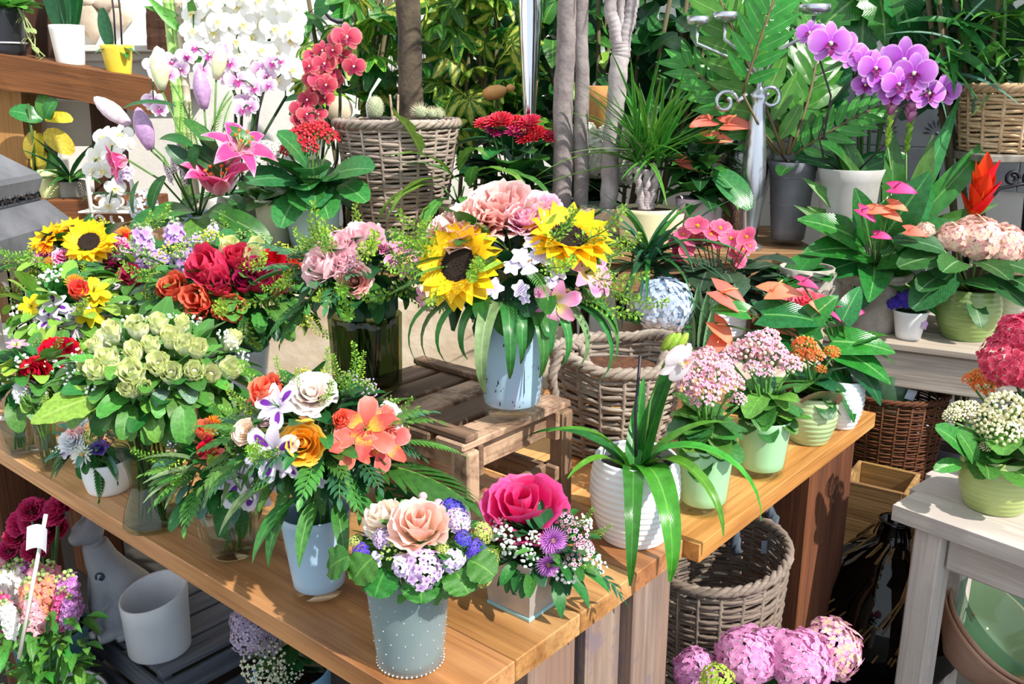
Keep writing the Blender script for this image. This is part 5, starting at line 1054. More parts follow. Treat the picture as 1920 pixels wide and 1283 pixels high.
for f in range(4):
    A = I4((p.x, p.y, 0)) @ MX.Rotation(f*pi/2, 4, 'Z')
    def arch(mb):
        for sx in (-1, 0, 1):
            n = 8; x0 = sx*52*k; w_ = 22*k; top = zy(505); spr = zy(540)
            ring = [V((x0+w_*cos(pi*i/n), -hb, spr+(w_)*sin(pi*i/n))) for i in range(n+1)]
            for i in range(n): a, b_ = ring[i], ring[i+1]; q = [a, b_, V((b_.x, -hb, zy(486))), V((a.x, -hb, zy(486)))]; mb.add([u+V((0, s, 0)) for s in (-.006, .006) for u in q], [(0, 1, 2, 3), (7, 6, 5, 4), (0, 4, 5, 1)])
            for s in (-1, 1): box(mb, 8*k, .012, spr-p.z-.02, None, .002, (x0+s*26*k, -hb, (spr+p.z+.03)/2)); box(mb, 8*k, .012, zy(486)-spr, None, .002, (x0+s*26*k, -hb, (spr+zy(486))/2))
    part(ln, 'arched_window', mk(arch, LWH, 'arched_window', False), A)
BLK = plain('#23252b', .3); WHP = plain('#efeeea', .4); YELP = plain('#e8d24a', .4, '#dcc33a', 5)
o, p, k, h, c = pot_thing('potted_plant', 'black pot with trailing green plant at the left end of the timber beam', 15, 106, 80, 62, 84, 1, BLK, Y=4.2)
part(o, 'band', mk(lambda mb: lathe(mb, [(33*k, 0), (35.6*k, 0), (36*k, 3*k), (33*k, 3*k)], 40), plain('#c9ccd0', .3), 'band'), I4(p+Z*22*k))
for i in range(14): a = i*2.4; lf(o, c, V((cos(a), sin(a), .4+.5*R.random())), (60+30*R.random())*k, LEAFS['bright'], 'oval', .45, .8)
for j in range(3): q = c+V((36*k+j*4*k, -.03*j, .02)); pts = [q+V((s*6*k*(1+.4*sin(s+j)), 0, -s*17*k)) for s in range(6)]; stem(o, pts, .003, leafm('#b9c98a'), 'tendril'); [lf(o, pts[s], V((.6*(-1)**s, -.5, -.3)), 16*k, leafm('#a9c07a'), 'oval', .5) for s in range(1, 6)]
o, p, k, h, c = pot_thing('potted_plant', 'white pot with upright dark sansevieria blades on the timber beam', 134, 126, 62, 48, 74, 1, plain('#e6e4e2', .45, '#f2f0ee', 9), Y=4.2)
for dx, dd, L, W in ((-8, (-.05, -.1, 1), 190, .2), (8, (.08, 0, 1), 200, .17), (0, (0, .2, 1), 170, .2), (14, (.2, .1, 1), 150, .16)): lf(o, c+V((dx*k, 0, -.01)), V(dd), L*k, LEAFS['deep'], 'strap', W, .1, .5, V((0, -1, .1)), 0)
o, p, k, h, c = pot_thing('potted_orchid', 'small yellow pot with snake plant and bare orchid stems on the beam', 225, 146, 58, 40, 58, 1, YELP, Y=4.2)
lf(o, c+V((-10*k, 0, 0)), V((-.12, -.1, 1)), 72*k, LEAFS['deep'], 'oval', .36, .2, .4, V((0, -1, .1)), 0)
for dd in ((.8, -.4, .3), (1, .2, .2), (.7, -.6, .0), (-.6, -.6, .2)): lf(o, c, V(dd), 42*k, LEAFS['gloss'], 'oval', .4, .8)
for x in (-2, 10): stem(o, [c+V((x*k, 0, 0)), c+V(((x+4)*k, 0, 60*k)), c+V(((x+3)*k, 0, 170*k))], .004, plain('#2a2430', .6), 'orchid_stem')
o, p, k, h, c = pot_thing('potted_croton', 'plant with yellow and green leaves in black pot under the beam', 74, 381, 46, 38, 56, 1, BLK, Y=4.07)
YLF = leafm('#d8c23c', '#c9a83a', None, .5, spots='#9a8a2c'); q0 = c+V((5*k, 0, 100*k)); stem(o, [c, c+V((4*k, 0, 60*k)), q0+Z*30*k], .006, STEMD)
for px, py, dd, L, m, up in ((85, 245, (.8, -.3, -.5), 62, YLF, (.2, -.9, .4)), (85, 222, (.9, -.3, .25), 52, YLF, (0, -.6, .7)), (75, 250, (-.25, -.5, -.9), 52, YLF, (-.2, -.9, .2)), (66, 245, (-.5, -.5, -.8), 55, YLF, (-.5, -.8, .2)), (80, 225, (-.7, -.5, .5), 58, LEAFS['gloss'], (0, -.8, .6)), (82, 220, (.1, -.3, .9), 46, LEAFS['bright'], (0, -.9, .3)), (85, 225, (.4, -.5, .8), 48, LEAFS['gloss'], (0, -.8, .5)), (80, 280, (-.2, -.6, -.8), 50, YLF, (0, -.9, .3)), (80, 290, (.6, -.5, -.5), 44, LEAFS['gloss'], (0, -.9, .3))):
    q = dp(px, py, 4.1); lf(o, q, V(dd), L*k, m, 'oval', .62, .8, .15, V(up), 0)
o, p, k, h, c = pot_thing('vase', 'slim pale green ceramic vase on the low timber shelf', 97, 384, 34, 26, 64, 1, plain('#cfd79a', .4), 'vase', belly=3, Y=4.0, soil=0)
o, p, k, h, c = pot_thing('potted_fern', 'dark fern in grey cube pot on the low timber shelf', 138, 382, 50, 50, 42, 1, plain('#8f8f8a', .7, '#a9a9a2', 20), Y=4.05)
for i in range(16): a = i*2.4; fr(o, c, V((cos(a), sin(a), .5+.5*R.random())), 85*k, FERN, Z, 0)
for dd in ((-.7, -.2, .8), (-.3, -.3, 1), (.5, 0, .9)): lf(o, c+Z*.02, V(dd), 100*k, LEAFS['deep'], 'lance', .28, .4)
# ---------------------------------------------------------------- white orchid on a white wire stand
WWIRE = plain('#eceae6', .4); Yr = 3.12
rk = thing('wire_stand', 'white scrolled wire plant stand at left holding a small white orchid', 'stand', V((dp(205, 420, Yr).x, Yr, BZ)))
kk = mpp(dp(200, 400, Yr)); P = lambda x, y, Y=Yr: dp(x, y, Y)
for Y in (Yr-.06, Yr+.08):
    for x in (164, 246): a = P(x, 335, Y); mb = MB(); tube(mb, [V((a.x, Y, BZ+.002)), V((a.x, Y, P(x, 345, Y).z)), P(x+(8 if x < 200 else -8), 318, Y)], .007, 6); part(rk, 'leg', mb.mesh('leg', WWIRE), MX())
    mb = MB(); tube(mb, [P(160, 398, Y), P(250, 398, Y)], .006, 6); part(rk, 'bar', mb.mesh('bar', WWIRE), MX())
    for x, r, ph in ((185, 18, 2.2), (222, 18, .6)): mb = MB(); tube(mb, spiral(P(x, 376, Y), r*kk, ph, 1.1), .0045, 5); part(rk, 'scroll', mb.mesh('scroll', WWIRE), MX()); mb = MB(); tube(mb, spiral(P(x, 412, Y), 14*kk, ph+2, .8), .0045, 5); part(rk, 'scroll', mb.mesh('scroll', WWIRE), MX())
part(rk, 'tray', mk(lambda mb: box(mb, 84*kk, .15, .006, None, .001), WWIRE, 'tray', False), I4(V((P(205, 398).x, Yr+.01, P(205, 398).z+.008))))
ORW = petalm('#f6f4ea', '#fefefc', tr=.25); LIPY = petalm('#e8d24a', '#f3eec0'); ORP = petalm('#d79ad6', '#f7e3f5', None, '#fdf6fc'); LIPM = petalm('#a02a86', '#c24aa0'); ORC = petalm('#b82a4a', '#d8586e', None, '#e08a86'); ORV = petalm('#b44ac8', '#cf7fe0', None, '#e2aaec'); LIPV = petalm('#5a1260', '#8a1f6a')
O_W = head('ow', lambda: F_orchid(ORW, LIPY)); O_P = head('op', lambda: F_orchid(ORP, LIPM)); O_C = head('oc', lambda: F_orchid(ORC, petalm('#7a1038', '#a01a4a'))); O_V = head('ov', lambda: F_orchid(ORV, LIPV))
OLF = leafm('#2f6f30', '#6fa45a', None, .25)
def orchid(name, label, pot, flowers, hd, Yf, stemps, leaves=5, L=110, stake=True, facing=(0, -.9, .25), potm=WHP, zed=BZ):
    px, py, wt_, wb_, hp, Yp = pot; o, p, k, h, c = pot_thing(name, label, px, py, wt_, wb_, hp, 1, potm, Y=Yp, cat='potted orchid'); sg = []
    for i in range(leaves): a = i*2*pi/leaves+.4; lf(o, c, V((cos(a), sin(a), .5)), L*k*R.uniform(.8, 1.1), OLF, 'oval', .36, 1.2, .3, Z, 0, n=8)
    for sp in stemps: pts = [c]+[dp(x, y, Yf+.03) for x, y in sp]; sg.append(pts)
    for px, py, s in flowers:
        q = dp(px, py, Yf+R.uniform(-.06, .04)); d = V(facing)+V((R.uniform(-.45, .45), R.uniform(-.1, .1), R.uniform(-.3, .3)))
        d.normalize(); T = fr_z(q, d, s*mpp(q), 0); put(o, hd, q, d, 1, T=T)
        near = min((pt for st in sg for pt in st), key=lambda z: (z-q).length) if sg else c; sg.append([near, near.lerp(q, .5)+Z*.01, q])
    stems(o, sg, .0025, STEMD)
    if stake and stemps:
        for sp in stemps: pts = [c+V((.006, .006, -.03))]+[dp(x+3, y, Yf+.035) for x, y in sp[:-1]]; stem(o, pts, .0035, plain('#2c2630', .5), 'support_stake')
    return o
o = orchid('potted_orchid', 'small white orchid in white pot on the white wire stand', (213, 399, 34, 26, 36, Yr+.01), [(195, 256, 50), (226, 252, 46), (212, 272, 48), (184, 296, 56), (208, 290, 48), (174, 318, 46), (216, 352, 40), (205, 384, 40), (236, 270, 40), (193, 318, 44), (222, 300, 36)], O_W, Yr-.06, [[(205, 360), (200, 300), (215, 255), (235, 250)]], 4, 60)
# ---------------------------------------------------------------- lily arrangement
LILYP = petalm('#f0b4c8', '#e2478c', None, '#f2a8c6', tr=.3, p=(.05, .4)); BUDP = plain('#c9a2cc', .45, '#a987b8', 12); BUDW = plain('#e9dfe0', .45, '#cdb5cd', 10); BUDGR = plain('#cfd6a0', .45, '#dfe2c2', 10)
o, p, k, h, c = pot_thing('lily_arrangement', 'pale blue pot with pink lilies, lily buds and broad leaves at back left', 378, 482, 114, 90, 80, 1, plain('#b8cfe6', .4), 'flower arrangement', Y=3.0, soil=.85)
Yl = 2.98; LILY = head('lily', lambda: F_lily(LILYP, W=.34)); sg = []
LILYC = head('lilyc', lambda: F_lily(LILYP, W=.46, b0=-1.25, bend=1.05, fold=.45))
for px, py, s, d, hd in ((412, 366, 150, (.06, -.32, .95), LILYC), (448, 285, 120, (.45, -.5, .75), LILY), (240, 300, 78, (-.6, -.4, -.1), LILYC)):
    q = dp(px, py, Yl-.08); put(o, hd, q, V(d), s*mpp(q)); sg.append([c, c.lerp(q, .5)+V((0, 0, .03)), q])
for px, py, s, d, m in ((303, 170, 74, (.05, -.1, 1), BUDGR), (383, 206, 70, (-.05, -.1, 1), BUDP), (283, 282, 76, (-.15, -.15, 1), BUDP), (245, 234, 72, (-.85, -.2, .75), BUDW), (405, 150, 60, (.3, 0, 1), BUDGR)):
    q = dp(px, py, Yl-.02); put(o, head(('bud', m.name), lambda: F_bud(m)), q, V(d), s*k*1.02); sg.append([c, c.lerp(q, .6)+V((.02, 0, .02)), q])
stems(o, sg, .0035, STEM)
LLF = leafm('#2e7034', '#7aa66a', None, .3)
for px, py, dd, L, m, W, up in ((350, 405, (-.75, -.6, .15), 100, LLF, .5, (.2, -.6, .7)), (375, 405, (.1, -.95, -.35), 90, LEAFS['mid'], .55, (0, -.4, .9)), (400, 400, (.9, -.4, -.1), 120, LLF, .4, (0, -.6, .8)), (350, 275, (.85, -.4, -.35), 90, LLF, .38, (-.1, -.7, .7)), (310, 330, (-.5, -.5, -.6), 70, LLF, .45, (-.4, -.7, .5)), (330, 200, (-.8, -.3, .35), 90, LLF, .25, (0, -.3, .9)), (300, 260, (.6, -.5, .2), 80, LEAFS['dark'], .3, (0, -.5, .8)), (345, 225, (.5, -.3, -.2), 80, LEAFS['dark'], .3, (0, -.5, .8)), (420, 240, (.8, -.2, -.2), 70, LLF, .4, (0, -.5, .8)), (390, 395, (.5, -.7, .2), 90, LLF, .45, (0, -.6, .7)), (330, 395, (-.9, -.2, -.1), 110, LEAFS['dark'], .35, (0, -.5, .8)), (360, 395, (-.2, -.8, .3), 90, LLF, .5, (0, -.7, .6)), (260, 340, (-.4, -.5, -.7), 60, LLF, .3, (-.5, -.5, .6)), (300, 400, (-.9, -.3, -.35), 80, LEAFS['dark'], .3, (0, -.5, .8)), (380, 330, (-.3, -.6, .6), 80, LEAFS['deep'], .4, (0, -.8, .5)), (350, 345, (.2, -.6, .7), 80, LEAFS['deep'], .4, (0, -.8, .5)), (410, 300, (-.3, -.3, .8), 70, LEAFS['deep'], .35, (0, -.8, .5))):
    q = dp(px, py, Yl-.06); lf(o, q, V(dd), L*k, m, 'oval', W, .8, .2, V(up), 0, n=9)
for px, py, L in ((385, 300, 130), (365, 300, 110), (400, 290, 120), (340, 280, 100), (420, 280, 90), (375, 290, 140)): q = dp(px, py, Yl); fr(o, q, V((R.uniform(-.3, .3), -.1, 1)), L*k, FEATHER, V((0, -1, .2)), R.uniform(-.8, .8))
for px, py, s in ((338, 292, 70), (325, 305, 55), (350, 300, 60), (345, 330, 50), (315, 325, 46)): q = dp(px, py, Yl-.08); put(o, VERO, q, (R.uniform(-.3, .3), -.3, 1), (s*k, s*k, s*k))
bh = dp(268, 385, 2.95); put(o, head('bhyd', lambda: F_hydrangea(petalm('#c9d8f2', '#eaf1fb'), 50, .2, 'hydrangea_head')), bh, (-.4, -.7, .5), 66*k); put(o, PHL, dp(235, 330, 2.95), (-.6, -.6, .5), 40*k)
# ---------------------------------------------------------------- bamboo, white, pale pink and coral orchids
o, p, k, h, c = pot_thing('potted_bamboo', 'two upright green bamboo canes with leaves behind the lilies', 345, 448, 80, 66, 60, 1, WHP, Y=3.36)
BAM = plain('#8fbf62', .35, '#a9d07a', 20); BAMW = plain('#d8cdb8', .6, '#b5a68c', 20)
for x, r, m in ((332, .014, BAM), (352, .013, BAMW), (342, .009, BAM)):
    a = V((dp(x, 200, 3.36).x, 3.36, c.z)); mb = MB(); pts, rs_l = [], []
    for i in range(26): z = i*.055; pts += [a+Z*z, a+Z*(z+.004), a+Z*(z+.008)]; rs_l += [r, r*1.2, r]
    tube(mb, pts, rs_l, 10); part(o, 'cane', mb.mesh('cane', m), MX())
for px, py, dd, L in ((340, 60, (-.8, -.4, 1), 80), (372, 60, (-.1, -.4, 1), 75), (372, 70, (.9, -.3, .4), 70), (365, 80, (.2, -.2, -1), 60), (335, 30, (-.9, -.3, .3), 60)): q = dp(px, py, 3.33); lf(o, q, V(dd), L*k, LEAFS['bright'], 'lance', .22, .4, .25, V((0, -1, .3)), 0)
g2 = random.Random(12); fl = []
for i in range(44):
    for _ in range(40):
        x, y = g2.uniform(362, 548), g2.uniform(-30, 175)
        if y > 130+ (x-400)*.35 or (x < 400 and y > 60) or (x > 500 and y > 150): continue
        if all((x-a)**2+(y-b)**2 > 24**2 for a, b, _s in fl): fl.append((x, y, g2.uniform(50, 60))); break
fl += [(548, 130, 50), (395, 65, 46), (410, 40, 52), (395, 5, 50), (545, 60, 54)]
orchid('potted_orchid', 'big white orchid with a dense sunlit cascade of flowers at the top', (455, 446, 84, 70, 80, 3.33), fl, O_W, 3.3, [[(450, 250), (455, 100), (430, 20), (400, -20)], [(470, 250), (500, 100), (510, 10), (540, 30)], [(465, 300), (480, 150), (470, 40)], [(465, 300), (535, 180), (540, 60)]], 6, 120)
orchid('potted_orchid', 'pale pink orchid with small spotted flowers under the white orchid', (418, 446, 76, 62, 80, 3.2), [(288, 122, 40), (305, 110, 40), (325, 118, 44), (318, 140, 38), (395, 105, 46), (418, 92, 40), (432, 118, 44), (445, 150, 50), (425, 145, 38), (462, 190, 46), (478, 165, 40), (490, 130, 46), (512, 118, 42), (528, 115, 34), (500, 142, 36), (455, 205, 40), (470, 200, 36), (288, 190, 44), (365, 90, 40), (350, 105, 40), (340, 130, 40), (300, 205, 36), (505, 160, 36), (380, 130, 40), (296, 140, 34)], O_P, 3.12, [[(440, 300), (440, 180), (410, 105), (320, 115), (285, 120)], [(470, 300), (482, 210), (500, 140), (530, 118)]], 5, 110)
orchid('potted_orchid', 'coral red orchid with long hanging flower spikes beside the trunk', (600, 446, 84, 70, 80, 3.38), [(650, 70, 58), (632, 75, 40), (590, 105, 44), (608, 120, 46), (618, 140, 44), (600, 152, 46), (583, 150, 40), (563, 205, 46), (577, 188, 46), (612, 160, 44), (640, 105, 44), (664, 125, 46), (655, 118, 38), (605, 95, 40), (575, 215, 40), (590, 175, 40), (585, 225, 34), (625, 150, 40), (598, 215, 36), (560, 225, 32), (610, 185, 38), (595, 235, 34), (625, 95, 40), (580, 125, 40)], O_C, 3.3, [[(600, 320), (612, 200), (620, 110), (650, 65)], [(630, 300), (636, 200), (635, 90), (660, 120)], [(595, 300), (580, 230), (590, 120)]], 6, 120)
dc = dp(636, 206, 3.44); dsk = thing('wooden_disc', 'round pale wooden disc on a stick behind the coral orchid', 'ornament', V((dc.x, 3.42, BZ)))
part(dsk, 'disc', mk(lambda mb: lathe(mb, [(0, -.008), (.048, -.008), (.05, 0), (.048, .008), (0, .008)], 32), plain('#d9cbb2', .7, '#c9b698', 6), 'disc'), fr_z(dc, (0, -1, .1)))
stem(dsk, [V((dc.x, 3.432, BZ+.001)), dc+V((0, .012, 0))], .005, BROWN, 'stick')
# ---------------------------------------------------------------- kalanchoes on the bench
CRM = plain('#dfe6cf', .4, '#d3dcc0', 5); LBL = plain('#a3c9cf', .4, '#94bcc6', 5)
KBL = leafm('#3f8a4a', '#7fb070', None, .25)
o, p, k, h, c = pot_thing('potted_kalanchoe', 'cream green pot with white kalanchoe on the back bench', 517, 458, 66, 56, 84, 1, CRM, Y=3.12, ribs=0)
kal_plant(o, c, k, .05, [(498, 276, 40, K_WW, 3.08), (520, 282, 44, K_WW, 3.07), (535, 270, 36, K_WW, 3.1), (485, 300, 30, K_WW, 3.08), (470, 325, 26, K_WW, 3.06), (480, 340, 22, K_WW, 3.06), (510, 300, 30, K_WW, 3.05)], 26, [LEAFS['mid'], LEAFS['dark']], (40, 60), 7)
o, p, k, h, c = pot_thing('potted_kalanchoe', 'large pale blue pot with red kalanchoe on the back bench', 590, 460, 108, 84, 88, 1, LBL, Y=3.06)
kal_plant(o, c, k, .07, [(562, 266, 52, K_R, 3.03), (545, 284, 40, K_R, 3.02), (588, 254, 44, K_R, 3.05), (602, 246, 36, K_R, 3.08), (618, 262, 40, K_R, 3.06), (578, 280, 40, K_R, 3.02), (575, 248, 34, K_R, 3.07)], 20, [KBL], (60, 85), 8)
for px, py, dd, L in ((555, 340, (-.6, -.6, .3), 95), (590, 330, (.1, -.8, .5), 90), (620, 330, (.7, -.5, .4), 95), (600, 360, (.3, -.9, -.2), 80), (560, 365, (-.3, -.9, -.4), 80), (640, 345, (.6, -.6, -.1), 70), (575, 310, (-.2, -.5, .8), 80)):
    q = dp(px, py, 2.99); lf(o, q, V(dd), L*k, KBL, 'oval', .78, .6, .15, V((0, -.5, .8)), 0, n=10, serr=.08)
# ---------------------------------------------------------------- cactus trays, pegs and trunk on the tall basket
part(bk1, 'moss_filling', mk(lambda mb: lathe(mb, [(.19, -.02), (.188, 0), (.1, .004), (0, .006)], 28), COIR, 'moss_filling'), I4((BK1.x, BK1.y, BK1T-.014)))
TZ = BK1T-.008; TRAYM = plain('#eef3fa', .3); CACM = plain('#8a9a72', .8, '#b5b89a', 60, bmp=.6, bsc=200); SPN = plain('#d8cfae', .6)
for px, wx, lab, kind in ((706, 66, 'white dish with one round cactus on the tall wicker basket, left', 0), (800, 62, 'white dish with spiny cacti on the tall wicker basket, right', 1)):
    q = dp(px, 240, 3.12); q.z = TZ; k = mpp(q); o = thing('potted_cactus', lab, 'potted cactus', q)
    part(o, 'dish', mk(lambda mb: box(mb, wx*k, .10, .024, None, .004, (0, 0, .012)), TRAYM, 'dish', False), I4(q)); part(o, 'soil', mk(lambda mb: box(mb, wx*k-.012, .088, .004, None, .001, (0, 0, .0255)), SOIL, 'soil', False), I4(q))
    for dx, r, sq_ in (((0, 15, 1.35),) if kind == 0 else ((-10, 13, .9), (12, 11, .8), (24, 8, 1.1))):
        def cac(mb):
            lathe(mb, [(0, 0)]+[(r*k*sin(pi*s/10)**.7, r*k*sq_*(1-cos(pi*s/10))) for s in range(1, 10)]+[(0, 2*r*k*sq_)], 20, None, 1); mb.mi = 1
            for f in fib(70 if kind else 90, -.3, 1): a = V((f.x*r*k, f.y*r*k, r*k*sq_*(1+f.z))); L = (.35 if kind else .12)*r*k; tube(mb, [a, a+f*L*2], [.0008, .0003], 3, None, False)
        part(o, 'cactus', mk(cac, [CACM, SPN], 'cactus'), I4(q+V((dx*k, -.01, .026))))
    if kind == 0: mb = MB(); tube(mb, [q+V((-14*k, 0, .02)), q+V((-16*k, 0, .07)), q+V((-8*k, 0, .11)), q+V((10*k, 0, .155))], [.006, .005, .004, .006], 6); part(o, 'white_handle', mb.mesh('white_handle', TRAYM), MX())
q = dp(742, 238, 3.05); q.z = TZ; o = thing('plant_marker', 'pair of pale wooden peg markers between the two cactus dishes', 'marker', q)
for dx, lean in ((-.006, -.1), (.006, .08)): plank(o, 'peg', q+V((dx, 0, -.004)), q+V((dx+lean*.08, -.01, .105)), .007, .007, plain('#c9b49a', .6, '#8a6a52', 40), V((0, 1, 0)))
BARK = plain('#5d5040', .95, '#39312a', 14, bmp=1.0, bsc=70)
def trunk_mesh(pts, r0, r1, m, ring=0, name='trunk'):
    fine = []; rr = []; n = 48
    for i in range(n+1):
        s = i/n*(len(pts)-1); a = min(int(s), len(pts)-2); fine.append(V(pts[a]).lerp(V(pts[a+1]), s-a)+V((sin(i*.5)*.002, 0, 0))); r = r0+(r1-r0)*i/n; rr.append(r*(1+(ring*(.5-(i % 3)/2) if ring else .04*sin(i*1.3))))
    mb = MB(); tube(mb, fine, rr, 16); return mb.mesh(name, m)
q = dp(773, 250, 3.28); qz = V((q.x, 3.28, BZ+.02)); tr = thing('indoor_tree', 'tall brown bark trunk rising out of the tall wicker basket', 'tree', qz)
part(tr, 'trunk', trunk_mesh([qz, V((q.x, 3.28, 1.6)), V((q.x-.01, 3.28, 2.35))], .046, .038, BARK), MX())
# ---------------------------------------------------------------- variegated umbrella shrubs and green wall of leaves behind
VAR = LEAFS['vari']; VARD = leafm('#3a8232', '#8fbf50', None, .3, tr=.3)
def palmate(m, n=7, L=.5, W=.3):
    def f(mb):
        tube(mb, [(0, 0, 0), (0, .25, .03), (0, .5, 0)], .008, 4)
        for i in range(n): a = (i-(n-1)/2)*(5.4/n); blade(mb, fr_y((0, .5, 0), (sin(a), cos(a), -.25), Z), L*(1-.15*abs(i-(n-1)/2)/3), L*W*1.25, 'spoon', .5, .2, 5, 1)
    return mk(f, m, 'leaf')
PV = palmate(VAR); PD = palmate(VARD, 7); PG = palmate(leafm('#3f8a2a', '#a8c94a', '#8fb83a', .3), 7, .5, .32)
def shrub(name, label, x0, x1, y0, y1, Y, n, kinds, L, seed, cat='shrub', foot=None, dark=60, potm=None, back=.4):
    g = random.Random(seed); cx = dp((x0+x1)/2, 200, Y); k = mpp(cx); base = V((cx.x, Y, 0)) if foot is None else foot
    o = thing(name, label, cat, base)
    part(o, 'pot', pot_mesh(pot_prof(.13, .17, .3, .01), potm or plain('#7d5a44', .8, '#6a4a38', 8), 32, 'pot'), I4(base)); soil_part(o, base, .155, base.z+.27)
    top = dp((x0+x1)/2, y0, Y); sg = []
    brs = [[base+Z*.26, V((base.x+g.uniform(-.1, .1), Y+g.uniform(0, .1), base.z+.9)), V((dp(g.uniform(x0, x1), 0, Y).x, Y+g.uniform(-.05, .15), top.z))] for _ in range(7)]
    for b_ in brs: sg.append(b_)
    for i in range(n):
        px, py = g.uniform(x0, x1), g.uniform(y0, y1); q = dp(px, py, Y+g.uniform(-.15, .2)); m = g.choice(kinds); s = g.uniform(*L)*k
        b_ = g.choice(brs); t = max(0, min(1, (q.z-b_[1].z)/(b_[2].z-b_[1].z+1e-6))); j = b_[1].lerp(b_[2], t); d = (q-j); d = V((d.x*1.5+g.uniform(-.4, .4), -.55+g.uniform(-.5, .5), .25+g.uniform(-.6, .5)))
        up = V((g.uniform(-.4, .4), -.6, .7))
        if isinstance(m, bpy.types.Mesh): part(o, 'leaf', m, fr_y(q-d.normalized()*s*.5, d, up, s))
        else: mm, prof, W = m; lf(o, q-d.normalized()*s*.4, d, s, mm, prof, W, g.choice((.4, .8)), .2, up, 0)
    mb = MB()
    for i in range(dark):
        q = dp(g.uniform(x0, x1), g.uniform(y0-40, y1), Y+g.uniform(.08, back)); blade(mb, fr_y(q, (g.uniform(-1, 1), g.uniform(-1, .2), g.uniform(-1, .6)), (0, -1, .3)), g.uniform(.12, .2), .08, 'oval', .5, .2, 4, 1)
    if dark: part(o, 'foliage', mb.mesh('foliage', LEAFS['deep']), MX(), None, True)
    stems(o, sg, .009, plain('#5a5238', .8), 'branches'); return o
shrub('umbrella_plant', 'variegated umbrella plant left of the brown trunk by the white wall', 570, 760, -30, 240, 3.85, 46, [PV, PG, PD], (85, 125), 1, dark=24)
shrub('umbrella_plant', 'large variegated umbrella plant between the brown trunk and the chrome column', 790, 1000, -40, 250, 3.75, 80, [PV, PV, PG, PD], (85, 130), 2, dark=130)
PO = leafm('#3d8a35', '#8dbf5a', None, .25); FI = leafm('#2a6a2c', '#5f9a4a', None, .2); YG = leafm('#b5b85a', '#d0d08a', None, .4)
shrub('pothos_plant', 'climbing pothos with heart leaves behind the twin grey trunks', 1000, 1190, -30, 330, 3.7, 90, [(PO, 'heart', .75), (PO, 'heart', .7), (LEAFS['lime'], 'heart', .7), (FI, 'oval', .5)], (42, 66), 3, dark=110)
shrub('rubber_plant', 'dark glossy leaved rubber plant behind the pale grey trunk', 1170, 1400, -40, 260, 3.65, 80, [(FI, 'oval', .5), (FI, 'oval', .45), (LEAFS['gloss'], 'oval', .5)], (60, 95), 4, dark=110, foot=V((.5, 3.78, 0)))
# terracotta figures between the leaves
TERR = plain('#d8a066', .8, '#c98a4a', 12)
def bird(mb):
    lathe(mb, [(0, -.09), (.04, -.07), (.055, -.02), (.045, .03), (.02, .06), (0, .07)], 14, MX.Rotation(radians(70), 4, 'Y')); blade(mb, fr_y((-.05, 0, 0), (-1, 0, -.1)), .12, .06, 'petal', .2, .2, 4, 1); ball(mb, (.085, 0, .03), .028, True)
q = dp(932, 172, 3.6); o = thing('garden_stake', 'orange clay bird on a stick among the umbrella plant leaves', 'ornament', V((q.x, 3.45, BZ))); q.y = 3.45; part(o, 'bird', mk(bird, TERR, 'bird'), I4(q) @ MX.Diagonal((.62, .62, .5, 1))); stem(o, [V((q.x, 3.45, BZ+.001)), q-Z*.03], .004, BROWN, 'stick')
q = dp(1128, 250, 3.47); o = thing('terracotta_pot', 'tall terracotta pot on the bench behind the pale grey trunk', 'pot', V((q.x, 3.47, BZ))); k = mpp(q)
part(o, 'body', mk(lambda mb: lathe(mb, [(r*k, z*k) for r, z in ((0, 0), (34, 0), (30, 60), (24, 150), (22, 190), (28, 196), (28, 230), (32, 236), (32, 262), (26, 264), (24, 240), (0, 236))], 32), TERR, 'body'), I4(V((q.x, 3.47, BZ))))
# ---------------------------------------------------------------- chrome column, red gerberas, stag fern
CHR = plain('#dfe2e8', .08, metal=1.0); q = dp(993, 225, 3.3); z0 = q.z; k = mpp(q); o = thing('chrome_candlestick', 'tall tapering chrome column behind the red flowers', 'candlestick', V((q.x, 3.3, BZ)))
part(o, 'column', mk(lambda mb: lathe(mb, [(0, 0), (40*k, 0), (40*k, .008), (14*k, .03), (10*k, .08), (11*k, z0-BZ), (15*k, z0-BZ+60*k), (19*k, z0-BZ+125*k), (22*k, z0-BZ+190*k), (21*k, z0-BZ+225*k), (9*k, z0-BZ+262*k), (16*k, z0-BZ+270*k), (0, z0-BZ+272*k)], 40), CHR, 'column'), I4((q.x, 3.3, BZ)))
GERR = head('gerr', lambda: F_mum(petalm('#a01230', '#d8203c', None, '#ea5a6a'), plain('#7a3a2a', .8), 46, 'gerbera', .13, .35)); GERM = head('germ', lambda: F_mum(petalm('#b0206a', '#cf3a86'), plain('#7a3a2a', .8), 46, 'gerbera', .13, .35))
o, p, k, h, c = pot_thing('potted_gerbera', 'red gerberas over dark green leaves in front of the chrome column', 960, 452, 110, 84, 86, 1, plain('#7d8a84', .5), Y=3.2); sg = []
for px, py, s, hd in ((908, 235, 46, GERR), (936, 230, 62, GERR), (966, 234, 54, GERR), (992, 234, 58, GERR), (1002, 256, 58, GERR), (962, 250, 44, GERM), (1026, 258, 46, GERR), (925, 248, 44, GERM), (985, 262, 44, GERR)): q = dp(px, py, 3.12+R.uniform(-.03, .05)); put(o, hd, q, (R.uniform(-.4, .4), -.45, .85), s*mpp(q)); sg.append([c, q-Z*.01])
for i in range(46): a = R.uniform(0, 6.28); e = R.uniform(-.1, 1.4); d = V((cos(a), sin(a)*.7, e)); q = c+V((cos(a)*.05, sin(a)*.04, R.uniform(.02, .2))); lf(o, q, d, R.uniform(60, 95)*k, R.choice([LEAFS['deep'], LEAFS['deep'], LEAFS['dark']]), 'oval', .7, .8, .2, Z, 0, serr=.1, n=8)
stems(o, sg, .003, STEMD)
